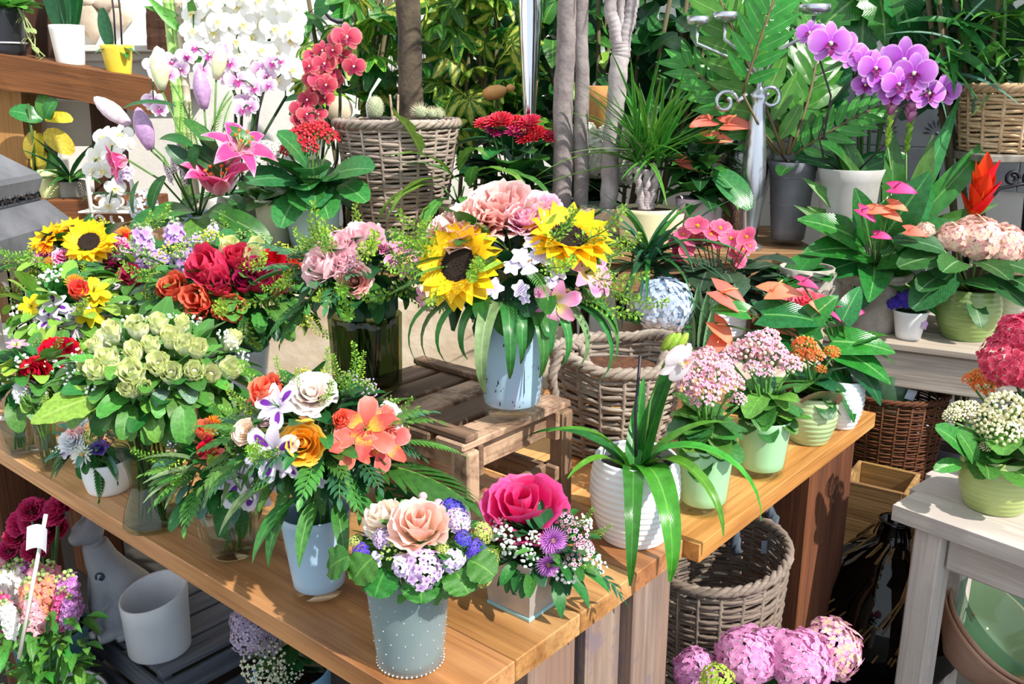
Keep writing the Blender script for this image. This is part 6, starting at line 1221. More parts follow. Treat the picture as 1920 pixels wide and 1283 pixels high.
SF = leafm('#6fa040', '#a8c878', None, .35); SFD = leafm('#4f8a3c', '#8fb86a', None, .35)
o, p, k, h, c = pot_thing('potted_fern', 'stag fern with long light green lobed fronds right of the tall basket', 862, 450, 80, 64, 70, 1, plain('#8a7f72', .6), Y=3.08)
for px, py, dd, L, m, W, bd in ((850, 335, (-.95, -.3, .25), 190, SF, .16, 1.6), (830, 350, (-.7, -.5, .4), 130, SF, .2, 1.6), (850, 330, (-.5, -.3, .8), 130, SF, .2, 1.2), (790, 290, (-.3, -.3, .9), 95, SF, .45, .4), (860, 320, (.2, -.4, .9), 130, SF, .2, 1.6), (880, 330, (.6, -.4, .6), 150, SF, .18, 1.8), (900, 330, (.8, -.4, .5), 170, SFD, .18, 1.6), (810, 380, (-.2, -.8, -.2), 110, SF, .2, 1.4), (840, 370, (-.4, -.8, .1), 110, SFD, .22, 1.4), (870, 370, (.1, -.9, .3), 110, SFD, .22, 1.4), (900, 370, (.5, -.8, .3), 120, SFD, .2, 1.4), (860, 340, (-.8, 0, .9), 120, SFD, .2, 1.2), (930, 360, (.6, -.5, .3), 110, SFD, .2, 1.2), (880, 350, (.1, -.6, .7), 100, SFD, .25, .8), (960, 370, (.8, -.4, .4), 110, SF, .2, 1.2)):
    q = dp(px, py, 3.02); lf(o, q, V(dd), L*k*1.1, m, 'lance', W, bd, .15, Z, 0, n=11, wav=.06, serr=.25)
stems(o, [[c, dp(x, 350, 3.03)] for x in (830, 850, 870, 900, 930)], .003, STEM)
# ---------------------------------------------------------------- grey trunks, dracaena, hydrangea and pastel pots
GRB = plain('#948a88', .85, '#74696a', 18, bmp=.8, bsc=60); GRB2 = plain('#bdb3b4', .85, '#8f8486', 14, bmp=.8, bsc=40)
YUC = leafm('#3f8a3a', '#7fb86a', None, .35)
def cane_plant(name, label, potpx, Y, trunks, potm, crowns=(), pw=90, ring=.06):
    o, p, k, h, c = pot_thing(name, label, potpx, 452, pw, pw*.8, 64, 1, potm, Y=Y)
    for pts, r0, r1, m in trunks:
        P3 = ([c+V((dp(pts[0][0], 400, Y).x-c.x, 0, -.01))] if pts[0][1] > 300 else [])+[dp(x, y, Y) for x, y in pts]; part(o, 'trunk', trunk_mesh(P3, r0*k, r1*k, m, ring), MX())
    for x, y, n, L in crowns:
        q = dp(x, y, Y)
        for i in range(n): a = i*2.4; e = R.uniform(-.3, 1.6); lf(o, q+Z*R.uniform(-.03, .05), V((cos(a), sin(a), e)), L*k*R.uniform(.7, 1.1), YUC, 'grass', .06, R.choice((.6, 1.2)), .3)
    return o
cane_plant('yucca_plant', 'twin grey trunks of a yucca standing right of the chrome column', 1068, 3.12, [([(1053, 380), (1058, 150), (1066, -10), (1070, -160)], 19, 17, GRB), ([(1088, 390), (1091, 200), (1090, 60), (1088, -160)], 15, 12, GRB)], plain('#b9a58f', .6), [(1070, -170, 36, 240), (1088, -165, 30, 200)])
cane_plant('dracaena_tree', 'pale ringed trunk that forks near the top, behind the right sunflower', 1140, 3.12, [([(1139, 400), (1148, 250), (1163, 110), (1165, 80)], 16, 17, GRB2), ([(1163, 95), (1145, 20), (1140, -160)], 12, 11, GRB2), ([(1166, 95), (1186, 10), (1200, -160)], 12, 11, GRB2), ([(1164, 95), (1165, 10), (1168, -160)], 7, 7, GRB2)], plain('#b9a58f', .6), [(1140, -170, 30, 200), (1200, -170, 30, 200)], ring=.12)
DRA = leafm('#3c8a2e', '#6fae4a', '#5f9a3a', .3); DRAW = leafm('#8fae7a', '#cfd8b8', None, .3); CRP = plain('#ece2b4', .5); PCH = plain('#f0d2b0', .5); PNK = plain('#e2c4d6', .5); MNT = plain('#bcd8c8', .5)
o, p, k, h, c = pot_thing('potted_dracaena', 'dracaena with three thin canes and spiky green crown in cream pot', 1212, 452, 116, 96, 62, 1, CRP, Y=3.02)
j = dp(1212, 392, 3.02); part(o, 'trunk', trunk_mesh([c-Z*.01, j], 12*k, 10*k, GRB2, .1), MX())
for a, b_ in (((1204, 395), (1194, 312)), ((1212, 392), (1213, 318)), ((1218, 393), (1234, 318))): part(o, 'cane', trunk_mesh([dp(a[0], a[1], 3.02), dp(b_[0], b_[1], 3.02)], 8*k, 6*k, GRB2, .1), MX())
for (x, y), n in (((1194, 312), 34), ((1213, 310), 40), ((1234, 316), 34)):
    q = dp(x, y, 3.02)
    for i in range(n): a = i*2.4; e = R.uniform(.05, 2.4)**1.2; lf(o, q+Z*R.uniform(0, .05), V((cos(a), sin(a), e)), R.uniform(130, 215)*k, DRAW if i % 17 == 3 else DRA, 'grass', .065, R.choice((.2, .4, .8)), .35)
HYW = head('hyw', lambda: F_hydrangea(petalm('#eef0da', '#fbfbf4'), 90, .2, 'hydrangea_head'))
o, p, k, h, c = pot_thing('potted_hydrangea', 'white hydrangea in mint pot behind the grey trunks', 1112, 452, 74, 60, 78, 1, MNT, Y=3.3); sg = []
for px, py, s in ((1122, 292, 120), (1085, 300, 84), (1165, 312, 90), (1095, 252, 60), (1150, 262, 70)): q = dp(px, py, 3.26); put(o, HYW, q, (R.uniform(-.2, .2), -.6, .8), s*mpp(q)); sg.append([c, q])
for i in range(20): a = i*2.4; lf(o, c+Z*R.uniform(.0, .07), V((cos(a), sin(a), R.uniform(0, 1))), R.uniform(60, 90)*k, LEAFS['deep'], 'oval', .65, .8, serr=.08, n=8)
stems(o, sg, .004, STEMD)
thing('flower_pot', 'empty peach coloured pot between cream and pink pots on the bench', 'pot', dp(1252, 456, 2.99), None, pot_mesh(pot_prof(.038, .05, .12, .005), PCH, 36, 'flower_pot'), I4(V((dp(1252, 456, 2.99).x, 2.99, BZ))))
o, p, k, h, c = pot_thing('potted_anthurium', 'pale pink pot with ivy leaves and salmon anthuriums behind pink begonia', 1302, 452, 78, 62, 80, 1, PNK, Y=3.06); sg = []
IVY = leafm('#2a5a36', '#7fa07a', None, .3)
for i in range(70): a = i*2.4; e = R.uniform(-.3, 1.2); d = V((cos(a), sin(a), e)); q = c+V((cos(a)*.08*R.random(), sin(a)*.05, R.uniform(0, .2))); lf(o, q, d, R.uniform(40, 75)*k, R.choice([IVY, LEAFS['dark'], LEAFS['mid']]), 'heart', .7, .8)
for px, py, s, dd in ((1322, 258, 44, (.9, -.2, .1)), (1358, 232, 50, (.9, -.1, .1)), (1335, 226, 40, (-.6, -.3, 0)), (1272, 300, 36, (.7, -.3, -.2))): q = dp(px, py, 3.0); put(o, ANC, q, None, 1, T=fr_y(q, V(dd), V((0, -.6, .8)), s*mpp(q)*1.2)); sg.append([c, c.lerp(q, .5), q])
q = dp(1340, 320, 2.98); lf(o, q, V((.6, -.5, -.5)), 95*k, LEAFS['gloss'], 'oval', .55, .4, .15, V((0, -.7, .6)), 0)
stems(o, sg, .003, STEMD)
# ---------------------------------------------------------------- hammered vase, candelabrum, grey pots, ZZ plant
HAM = plain('#c9c6c8', .2, '#a8a4aa', 30, metal=1, bmp=1.0, bsc=55)
q = dp(1386, 446, 3.2); k = mpp(q); o = thing('vase', 'hammered silver vase behind the chrome candelabrum', 'vase', V((q.x, 3.2, BZ)))
part(o, 'body', mk(lambda mb: lathe(mb, [(r*k, z*k) for r, z in ((0, 0), (30, 0), (33, 10), (38, 60), (48, 110), (54, 150), (54, 165), (44, 188), (40, 192), (38, 188), (48, 160), (30, 20), (0, 14))], 44), HAM, 'body'), I4((q.x, 3.2, BZ)))
q = dp(1404, 448, 3.0); k = mpp(q); o = thing('candelabrum', 'chrome candelabrum with curled arms on the right end of the bench', 'candlestick', V((q.x, 3.0, BZ))); B0 = V((q.x, 3.0, BZ)); SLV = plain('#c9ccd4', .25, metal=.9)
zt = dp(1404, 176, 3.0).z-BZ
part(o, 'column', mk(lambda mb: lathe(mb, [(0, 0), (26*k, 0), (26*k, 6*k), (14*k, 12*k), (11*k, 22*k), (18*k, 70*k), (23*k, 130*k), (21*k, 170*k), (13*k, zt-22*k), (11*k, zt-18*k), (15*k, zt-8*k), (15*k, zt), (8*k, zt+8*k), (5*k, zt+14*k), (4*k, zt+60*k), (0, zt+62*k)], 36), SLV, 'column'), I4(B0))
for cx, cy, r, a0, t_, base in ((1360, 192, 22, 0, 1.2, (1400, 176)), (1444, 184, 22, pi, -1.2, (1408, 176)), (1530, 72, 24, pi*.5, -1.3, None)):
    pts = spiral(dp(cx, cy, 3.0), r*k, a0, t_)
    mb = MB(); tube(mb, ([dp(base[0], base[1], 3.0)] if base else [])+pts, .0075, 6); part(o, 'scroll_arm', mb.mesh('scroll_arm', SLV), MX())
for cx, cy, w_ in ((1526, 28, 28), (1360, 42, 24), (1308, 50, 20)):
    q = dp(cx, cy, 3.0); mb = MB(); tube(mb, [q-Z*.002, q-Z*.05, V((q.x*.4+B0.x*.6, 3.0, q.z-.10)), V((B0.x, 3.0, BZ+zt+.04))], .006, 6); part(o, 'arm', mb.mesh('arm', SLV), MX())
    part(o, 'candle_cup', mk(lambda mb: lathe(mb, [(0, 0), (w_*k*.5, .0), (w_*k, .01), (w_*k, .03), (w_*k-.004, .03), (w_*k*.6, .012), (0, .01)], 28), SLV, 'candle_cup'), I4(q))
GPT = plain('#82838a', .5, '#6d6e75', 6, metal=.3); o, p, k, h, c = pot_thing('potted_zz_plant', 'grey metal pot with ZZ plant fronds at the right end of the bench', 1476, 448, 86, 60, 142, 1, GPT, Y=3.08, lip=4)
for z in (.45, .8): part(o, 'groove_ring', mk(lambda mb: lathe(mb, [(30*k+13*k*z, 0), (30*k+13*k*z+.003, .002), (30*k+13*k*z, .004)], 40), GPT, 'groove_ring'), I4(p+Z*h*z))
ZZL = leafm('#4a9438', '#8fc070', None, .2); ZZM = [frond_mesh(ZZL, 8, .34, .10, b, ang=1.0, shape=lambda t: .75+.25*sin(pi*t), lb=.3, sm=plain('#6a5a3c', .7)) for b in (.3, .7)]
for px, py, dd, L, up in ((1392, 175, (.22, -.2, 1), 210, (-.25, -.95, .1)), (1470, 290, (-.5, -.1, 1), 300, (-.2, -.9, .3)), (1480, 290, (.35, .1, 1), 260, (.3, -.9, .3)), (1470, 290, (-.1, .3, 1), 330, (0, -.9, .4)), (1460, 290, (-.9, 0, .9), 230, (-.3, -.7, .6)), (1490, 290, (.7, -.3, .6), 170, (.2, -.7, .6)), (1470, 290, (-.25, .2, 1), 380, (0, -1, .2)), (1478, 290, (.15, .2, 1), 350, (0, -1, .2))):
    q = dp(px, py, 2.93 if px == 1392 else 3.04); fr(o, q, V(dd), L*k, R.choice(ZZM), V(up), 0)
lf(o, c, V((-.4, -.8, .3)), 120*k, OLF, 'oval', .3, .6); stems(o, [[c, dp(1425, 240, 2.98), dp(1392, 175, 2.93)]], .004, plain('#6a5a3c', .7))
# ---------------------------------------------------------------- right shelf plants
LGP = plain('#bdbbb8', .6, '#a5a39f', 8); SPT = SZ
OR2 = pot_thing('potted_orchid', 'purple orchid with arching spray of large flowers in light grey pot', 1578, 500, 110, 84, 180, 1, LGP, Y=2.98, cat='potted orchid', lip=4)
o, p, k, h, c = OR2; p.z = p.z
for i in range(5): a = i*1.3+.5; lf(o, c, V((cos(a), sin(a)*.6, .8)), 110*k, OLF, 'oval', .36, .8, .3, V((0, -.6, .8)), 0)
sg = [[c, dp(1545, 300, 2.95), dp(1536, 255, 2.95), dp(1560, 190, 2.93), dp(1600, 150, 2.92), dp(1660, 140, 2.9)], [c, dp(1545, 255, 2.95), dp(1558, 180, 2.93), dp(1530, 90, 2.92)], [c, dp(1660, 270, 2.93), dp(1690, 200, 2.9), dp(1740, 170, 2.88)]]
for px, py, s in ((1518, 62, 52), (1556, 82, 84), (1578, 80, 60), (1600, 102, 70), (1618, 112, 56), (1640, 128, 70), (1694, 112, 86), (1714, 138, 80), (1652, 150, 62), (1684, 158, 66), (1740, 176, 72), (1768, 172, 66), (1622, 160, 50), (1700, 170, 60), (1655, 118, 60), (1730, 130, 50), (1672, 178, 50)):
    q = dp(px, py, 2.9+R.uniform(-.06, .05)); d = V((R.uniform(-.4, .3), -.85, R.uniform(-.1, .3))); put(o, O_V, q, None, 1, T=fr_z(q, d, s*mpp(q), 0)); near = min((pt for st in sg[:3] for pt in st[1:]), key=lambda z: (z-q).length); sg.append([near, q])
stems(o, sg, .0032, plain('#3a3038', .5), 'orchid_stems')
STN2 = plain('#c9c2b8', .9, '#8f877c', 9, bmp=.9, bsc=40)
o, p, k, h, c = pot_thing('potted_anthurium', 'weathered stone pot with big leaved anthurium and small pink spathes', 1628, 616, 128, 96, 104, SPT, STN2, lip=3)
def relief(mb):
    for i in range(30):
        a = 2*pi*i/30; r = (48+16*.78)*k
        for j, z in ((0, .72), (1, .86)): q = V((cos(a+j*.1)*r*(1+.02*j), sin(a+j*.1)*r*(1+.02*j), h*z)); blade(mb, fr_y(q, (-sin(a)*(1 if i % 2 else -1)*.5, cos(a)*(1 if i % 2 else -1)*.5, .8), (cos(a), sin(a), 0)), 16*k, 12*k, 'oval', -.5, -.5, 4, 1)
part(o, 'leaf_relief', mk(relief, STN2, 'leaf_relief'), I4(p)); part(o, 'rim', mk(lambda mb: lathe(mb, [(62*k, 0), (66.5*k, 0), (67.5*k, 5*k), (66*k, 9*k), (60*k, 9*k)], 40), STN2, 'rim'), I4(p+Z*(h-6*k)))
sg = []; AL = leafm('#2d7a30', '#7fb86a', None, .16)
for px, py, dd, L, up in ((1620, 470, (-.85, -.4, .25), 125, (.1, -.6, .8)), (1610, 490, (-.9, -.3, -.1), 105, (.1, -.6, .8)), (1655, 480, (.8, -.5, .45), 130, (-.2, -.6, .7)), (1640, 500, (-.3, -.85, -.1), 110, (0, -.6, .8)), (1660, 510, (.8, -.5, -.35), 120, (.2, -.6, .8)), (1640, 520, (-.6, -.6, -.5), 85, (-.1, -.6, .8)), (1630, 450, (-.3, -.3, .9), 100, (0, -.9, .3)), (1690, 450, (.9, -.3, .35), 130, (0, -.7, .7)), (1660, 440, (.35, -.4, .9), 130, (-.3, -.9, .2)), (1610, 450, (-.8, -.2, .5), 120, (0, -.6, .7)), (1665, 440, (.6, .2, .8), 150, (-.3, -.8, .3)), (1600, 480, (-.7, .3, .3), 100, Z), (1690, 480, (.5, .4, .5), 120, (0, -.7, .7))):
    q = dp(px, py, p.y-.05); lf(o, q, V(dd), L*k, AL, 'heart', .64, .6, .15, V(up), 0, n=10, ac=3, lobe=.15); sg.append([c, c.lerp(q, .6)+Z*.01, q])
for px, py, s, hd in ((1672, 352, 44, ANP), (1655, 395, 40, ANC), (1612, 392, 36, ANP), (1632, 393, 36, ANC), (1700, 432, 36, ANC), (1668, 382, 34, ANC), (1640, 440, 30, ANP)): q = dp(px, py, p.y-.16); put(o, hd, q, None, 1, T=fr_y(q, V((R.uniform(.5, 1), -.3, R.uniform(-.3, .2))), V((0, -.6, .8)), s*k)); sg.append([c, q])
stems(o, sg, .0025, STEM)
CUR = petalm('#d27ab0', '#eab0d6', None, '#c25aa6'); CURG = leafm('#8fbf4a', '#a8d060')
o, p, k, h, c = pot_thing('potted_curcuma', 'curcuma with pink bracts on green heads and tall pointed leaves', 1690, 560, 90, 72, 76, SPT, plain('#8d9aa0', .5), Y=3.02); sg = []
def cbr(pm, n, s0): return mk(lambda mb: [blade(mb, fr_y((0, 0, -.4+.8*i/n), (cos(i*2.4)*.7, sin(i*2.4)*.7, .8), (-cos(i*2.4), -sin(i*2.4), .4)), .34*s0, .3, 'petal', -.3, .4, 4, 1) for i in range(n)], pm, 'flower_head')
CG = cbr(CURG, 14, .8); CP = cbr(CUR, 16, 1.25)
for px, py in ((1666, 250), (1702, 262)):
    q = dp(px, py, 2.92); part(o, 'bract_head', CG, fr_z(q-Z*4*k, (0, -.1, 1), (46*k, 46*k, 66*k))); part(o, 'pink_bracts', CP, fr_z(q+Z*48*k, (0, -.2, 1), (60*k, 60*k, 58*k))); sg.append([c, q-Z*.04])
for px, py, dd, L, W in ((1650, 440, (-.5, -.2, .9), 190, .2), (1640, 440, (-.35, 0, 1), 230, .18), (1700, 430, (.65, -.1, .8), 230, .2), (1690, 430, (.4, 0, 1), 260, .12), (1670, 440, (-.1, -.2, 1), 200, .22), (1690, 440, (.2, -.2, 1), 180, .24), (1640, 450, (-.9, -.2, .5), 140, .22), (1710, 440, (.8, -.3, .4), 150, .2), (1620, 430, (-.8, -.2, .7), 150, .2), (1660, 430, (.05, .1, 1), 170, .18), (1600, 450, (-.7, -.2, .45), 130, .18)):
    q = dp(px, py, 2.95); lf(o, q, V(dd), L*k, LEAFS['mid'] if L < 200 else LEAFS['gloss'], 'lance', W, .4, .3, V((0, -.9, .3)), 0, n=9); sg.append([c, q])
stems(o, sg, .003, STEM)
CAMP = head('camp', lambda: F_hydrangea(petalm('#3a2a9a', '#5a44c8'), 60, .2, 'flower_cluster', .0, .6, 5, 9))
o, p, k, h, c = pot_thing('potted_campanula', 'tiny white pot with violet campanula on the plank shelf', 1702, 634, 62, 44, 52, SPT, plain('#f2f2f4', .35), lip=1)
for px, py, s in ((1702, 566, 52), (1680, 568, 36), (1722, 568, 36), (1700, 556, 40)): q = dp(px, py, p.y); put(o, CAMP, q, ((px-1702)*.02, -.3, 1), s*k)
for i in range(16): a = i*2.4; lf(o, c, V((cos(a), sin(a), .4)), 30*k, LEAFS['dark'], 'oval', .6)
mot = mk(lambda mb: floret(mb, MX(), 5, .5, .6, .1), plain('#c9a8d8', .5), 'flower_motif'); part(o, 'flower_motif', mot, fr_z(p+V((18*k, -23*k, h*.6)), (.5, -.8, .1), 22*k), 'lilac flower motif')
RG2 = plain('#8fa862', .25, '#7f9a56', 5, coat=.4)
o, p, k, h, c = pot_thing('potted_hydrangea', 'green ribbed pot with pale pink hydrangea on the plank shelf', 1808, 632, 100, 80, 92, SPT, RG2, belly=11, ribs=10, rd=.0009)
HPK = head('hpk', lambda: F_hydrangea(petalm('#f8e8c4', '#f9d2c6', None, '#f2a6b8'), 70, .27, 'hydrangea_head')); sg = []
for px, py, s in ((1832, 448, 100), (1884, 462, 96), (1790, 445, 66), (1905, 495, 60), (1735, 432, 36)): q = dp(px, py, p.y-.02); put(o, HPK, q, ((px-1830)*.004, -.5, .8), s*k); sg.append([c, q])
HL = leafm('#2f6a34', '#86ae78', None, .4)
for px, py, dd, L in ((1800, 490, (-.5, -.7, .2), 90), (1830, 490, (.2, -.9, .1), 85), (1850, 490, (.7, -.6, .1), 80), (1780, 480, (-.9, -.3, .1), 100), (1790, 510, (-.8, -.5, -.3), 110), (1840, 520, (.7, -.6, -.2), 90), (1820, 560, (.1, -.9, -.5), 60), (1770, 470, (-.8, 0, .4), 90), (1860, 500, (.8, 0, .2), 90), (1760, 520, (-.5, -.6, .1), 80), (1800, 530, (.2, -.8, .3), 80), (1890, 520, (.4, -.8, -.1), 70)): q = dp(px, py, p.y-.06); lf(o, q, V(dd), L*k, HL, 'oval', .62, .6, .18, V((0, -.5, .8)), 0, n=10, serr=.08); sg.append([c, q])
stems(o, sg, .003, STEM)
o, p, k, h, c = pot_thing('potted_plant', 'white ribbed pot with fine leaves at the right end of plank shelf', 1912, 622, 84, 68, 84, SPT, plain('#e9e6e2', .4, '#d6d2cc', 6), belly=5, ribs=9, rd=.001)
for i in range(90): a = i*2.4; lf(o, c+V((cos(a), sin(a), 0))*.02, V((cos(a), sin(a), R.uniform(.2, 2.4))), R.uniform(30, 55)*k, LEAFS['dark'], 'oval', .35, .4, n=4, ac=1)
o, p, k, h, c = pot_thing('potted_bromeliad', 'red bromeliad rising behind the pale pink hydrangea', 1842, 560, 70, 56, 60, SPT, plain('#6a5a50', .6), Y=2.86)
BRO = head('brom', F_bromeliad); q = dp(1836, 372, 2.82); put(o, BRO, q, (.05, -.15, 1), 150*k); stems(o, [[c, dp(1836, 420, 2.82)]], .006, STEM)
for dd, L in (((.9, -.4, .4), 130), ((-.9, -.3, .5), 110), ((.6, -.7, .6), 120), ((-.5, -.7, .6), 120), ((.9, .2, .6), 130), ((0, -.9, .6), 110), ((-.8, .4, .6), 120), ((.3, .8, .7), 120)): lf(o, dp(1842, 455, 2.84), V(dd), L*k, LEAFS['bright'], 'strap', .2, 1.4, .4, n=9)
# ---------------------------------------------------------------- plant stand behind the second table
STD = thing('plant_stand', 'grey wooden stand behind the green pots carrying begonia and hydrangea', 'stand', tp(1.7, .5, 0))
for i in range(4): v_ = .27+.54*(i+.5)/4; plank(STD, 'board', tp(1.478, v_, .768), tp(1.96, v_, .768), .133, .024, SHW)
for u_ in (1.52, 1.92):
    for v_ in (.32, .76): plank(STD, 'leg', tp(u_, v_, .755), tp(u_, v_, 0), .05, .05, SHW, U)
BGP = petalm('#e04a78', '#f2688e', None, '#f78aa8'); BEG = head('beg', lambda: F_begonia(BGP)); BGL = leafm('#3f5a44', '#7a8f78', None, .4)
o, p, k, h, c = pot_thing('potted_begonia', 'pink begonia with dusky grey leaves in a blue-white pot on the stand', 1342, 622, 118, 100, 66, .782, plain('#dfe6f2', .4), ribs=8, Y=2.6); sg = []
for px, py, s in ((1266, 455, 46), (1285, 470, 46), (1282, 440, 40), (1308, 424, 50), (1332, 440, 46), (1350, 428, 46), (1345, 452, 44), (1370, 448, 50), (1392, 468, 44), (1385, 492, 38), (1400, 445, 44), (1300, 445, 46), (1270, 478, 34), (1378, 475, 34), (1320, 430, 40), (1405, 462, 34)): q = dp(px, py, 2.54+R.uniform(-.03, .05)); put(o, BEG, q, (R.uniform(-.5, .5), -.7, .5), s*mpp(q)); sg.append([c, c.lerp(q, .6), q])
for i in range(46): a = R.uniform(0, 6.28); d = V((cos(a), sin(a), R.uniform(-.2, 1))); q = c+V((cos(a)*.09, sin(a)*.05, R.uniform(.0, .12))); lf(o, q, d, R.uniform(50, 85)*k, BGL, 'oval', .8, .8, .15, Z, 0, n=8, serr=.12)
stems(o, sg, .0022, plain('#8a5a50', .6))
o, p, k, h, c = pot_thing('stone_pot', 'tall square-rimmed stone planter with carved leaves behind the anthurium', 1500, 652, 98, 76, 150, .782, STN2, 'pot', Y=2.66, soil=.9)
part(o, 'carved_relief', mk(lambda mb: [blade(mb, fr_y((cos(a)*(43*k), sin(a)*43*k, h*z), (-sin(a)*.6*s, cos(a)*.6*s, .8), (cos(a), sin(a), 0)), 30*k, 20*k, 'oval', -.4, -.4, 4, 1) for a in [2*pi*i/14 for i in range(14)] for z in (.62, .78) for s in (1, -1)], STN2, 'carved_relief'), I4(p))
for i in range(24): a = R.uniform(0, 6.28); lf(o, c+V((-.03, 0, -.01)), V((cos(a)-.5, sin(a)-.3, .5)), R.uniform(50, 80)*k, LEAFS['dark'], 'oval', .8, .8, n=8, serr=.1)
RBG = head('rbg', lambda: F_ruffle(petalm('#e0405a', '#f26a7c', None, '#f795a0'), 'begonia_flower', ruf=.03))
o, p, k, h, c = pot_thing('potted_begonia', 'salmon red double begonia half hidden behind the coral anthurium', 1502, 655, 84, 70, 60, .782, plain('#b9a58f', .6), Y=2.46)
for px, py, s in ((1508, 566, 52), (1535, 572, 44), (1480, 576, 40), (1470, 590, 36)): put(o, RBG, dp(px, py, 2.42), (0, -.7, .7), s*k)
for i in range(16): a = i*2.4; lf(o, c, V((cos(a), sin(a), .5)), 60*k, LEAFS['dark'], 'oval', .7, .8)
HBL = head('hbl', lambda: F_hydrangea(petalm('#c5d6f2', '#e9f1fb', None, '#a8c4ea'), 100, .25, 'hydrangea_head'))
o, p, k, h, c = pot_thing('potted_hydrangea', 'pale blue hydrangea half covered by spiky leaves behind coir basket', 1245, 655, 90, 74, 60, .782, plain('#8d9aa0', .5), Y=2.5); put(o, HBL, dp(1245, 572, 2.42), (.1, -.75, .6), 112*k)
for i in range(18): a = i*2.4; lf(o, c+Z*.02, V((cos(a), sin(a), .3)), 75*k, LEAFS['dark'], 'oval', .6, .8, n=8, serr=.08)
DR2 = leafm('#2f6344', '#6f9a7a', None, .3); o, p, k, h, c = pot_thing('potted_dracaena', 'low dracaena with dark arching blades over the pale blue hydrangea', 1195, 655, 84, 68, 60, .782, plain('#8a7a6a', .6), Y=2.62)
q = dp(1215, 478, 2.55); part(o, 'trunk', trunk_mesh([c-Z*.01, q], 9*k, 7*k, GRB2, .1), MX())
for i in range(70): a = i*2.4; e = R.uniform(-.25, 2.0); lf(o, q+Z*R.uniform(-.05, .02), V((cos(a)+.2, sin(a), e)), R.uniform(120, 220)*k, DR2 if i % 4 else LEAFS['dark'], 'grass', .07, R.choice((.6, 1.2, 1.8)), .3)
SNK = leafm('#3f6a4a', '#4f7a58', '#6f9a72', .4); o, p, k, h, c = pot_thing('potted_sansevieria', 'small snake plant with upright blades right of the coir basket', 1305, 690, 60, 50, 40, .782, plain('#8a7a6a', .6), Y=2.42)
for dx, L, e in ((-14, 110, -.1), (-4, 130, 0), (8, 125, .05), (16, 100, .12), (2, 90, .0)): lf(o, c+V((dx*k, R.uniform(-.01, .01), -.01)), V((e, -.05, 1)), L*k, SNK, 'strap', .2, .0, .5, V((0, -1, .1)), 0)
# ---------------------------------------------------------------- upper right: grasses, monstera
GRS = leafm('#5a9a3a', '#8fc060', None, .35); c3 = BK3+Z*.14; k = mpp(BK3)
part(bk3, 'soil_filling', mk(lambda mb: lathe(mb, [(.155, -.02), (.155, 0), (0, .004)], 28), SOIL, 'soil_filling'), I4(BK3+Z*.135))
o = thing('bamboo_palm', 'bright green leafy canes growing out of the honey wicker basket', 'plant', c3)
for i in range(9): a = i*2.4; b_ = c3+V((cos(a)*.06, sin(a)*.05, 0)); t_ = b_+V((cos(a)*.08, sin(a)*.06-.02, .45+.1*(i % 3))); stem(o, [b_, b_.lerp(t_, .5)+V((.005, 0, 0)), t_], .007, STEM, 'cane'); [lf(o, b_.lerp(t_, .2+.09*j), V((cos(a+j*2.2), sin(a+j*2.2)-.2, .7)), R.uniform(110, 190)*k, R.choice([GRS, LEAFS['bright']]), 'lance', .14, 1.0, .3) for j in range(9)]
shrub('papyrus_plant', 'fine bluish green grass plant on the wall side behind the purple orchid', 1745, 1870, -20, 175, 3.05, 90, [(LEAFS['blue'], 'grass', .06), (GRS, 'grass', .06), (LEAFS['dark'], 'lance', .14)], (90, 150), 8, dark=60, back=.16, foot=V((dp(1840, 300, 3.1).x+.06, 3.1, 0)), potm=GPT)
MON = leafm('#2c7a32', '#8fc070', None, .18)
def monstera(mb):
    blade(mb, None, 1, .95, 'heart', .7, .12, 14, 4, lobe=.2, serr=.22)
MM = mk(monstera, MON, 'leaf'); mb0 = dp(1630, 300, 3.28); b0_ = V((mb0.x, 3.28, 0)); o = thing('monstera_plant', 'monstera with huge hanging leaves above the purple orchid', 'plant', b0_)
part(o, 'pot', pot_mesh(pot_prof(.12, .15, .26, .008), GPT, 32, 'pot'), I4(b0_)); soil_part(o, b0_, .135, .24); sg = []
for px, py, dd, L, up in ((1620, 10, (-.1, -.4, -.8), 110, (-.3, -.9, .3)), (1680, -20, (.4, -.4, -.8), 150, (.4, -.8, .4)), (1600, 0, (-.8, -.3, -.5), 100, (-.2, -.8, .5)), (1560, 135, (-.3, -.5, -.7), 110, (-.4, -.8, .3)), (1545, 150, (-.8, -.4, -.4), 120, (-.2, -.8, .5)), (1700, 20, (.7, -.2, -.6), 120, (.2, -.8, .5)), (1640, -40, (.1, -.5, -.6), 130, (0, -.9, .4)), (1500, 150, (-.7, -.4, -.6), 110, (-.3, -.7, .4)), (1520, 220, (-.4, -.4, -.8), 80, (-.4, -.8, .3))):
    q = dp(px, py, 3.22); fr(o, q, V(dd), L*mpp(q), MM, V(up), 0, 'leaf'); sg.append([b0_+Z*.23, V((b0_.x+.02*sin(px), 3.26, 1.1)), q])
stems(o, sg, .006, STEMD)
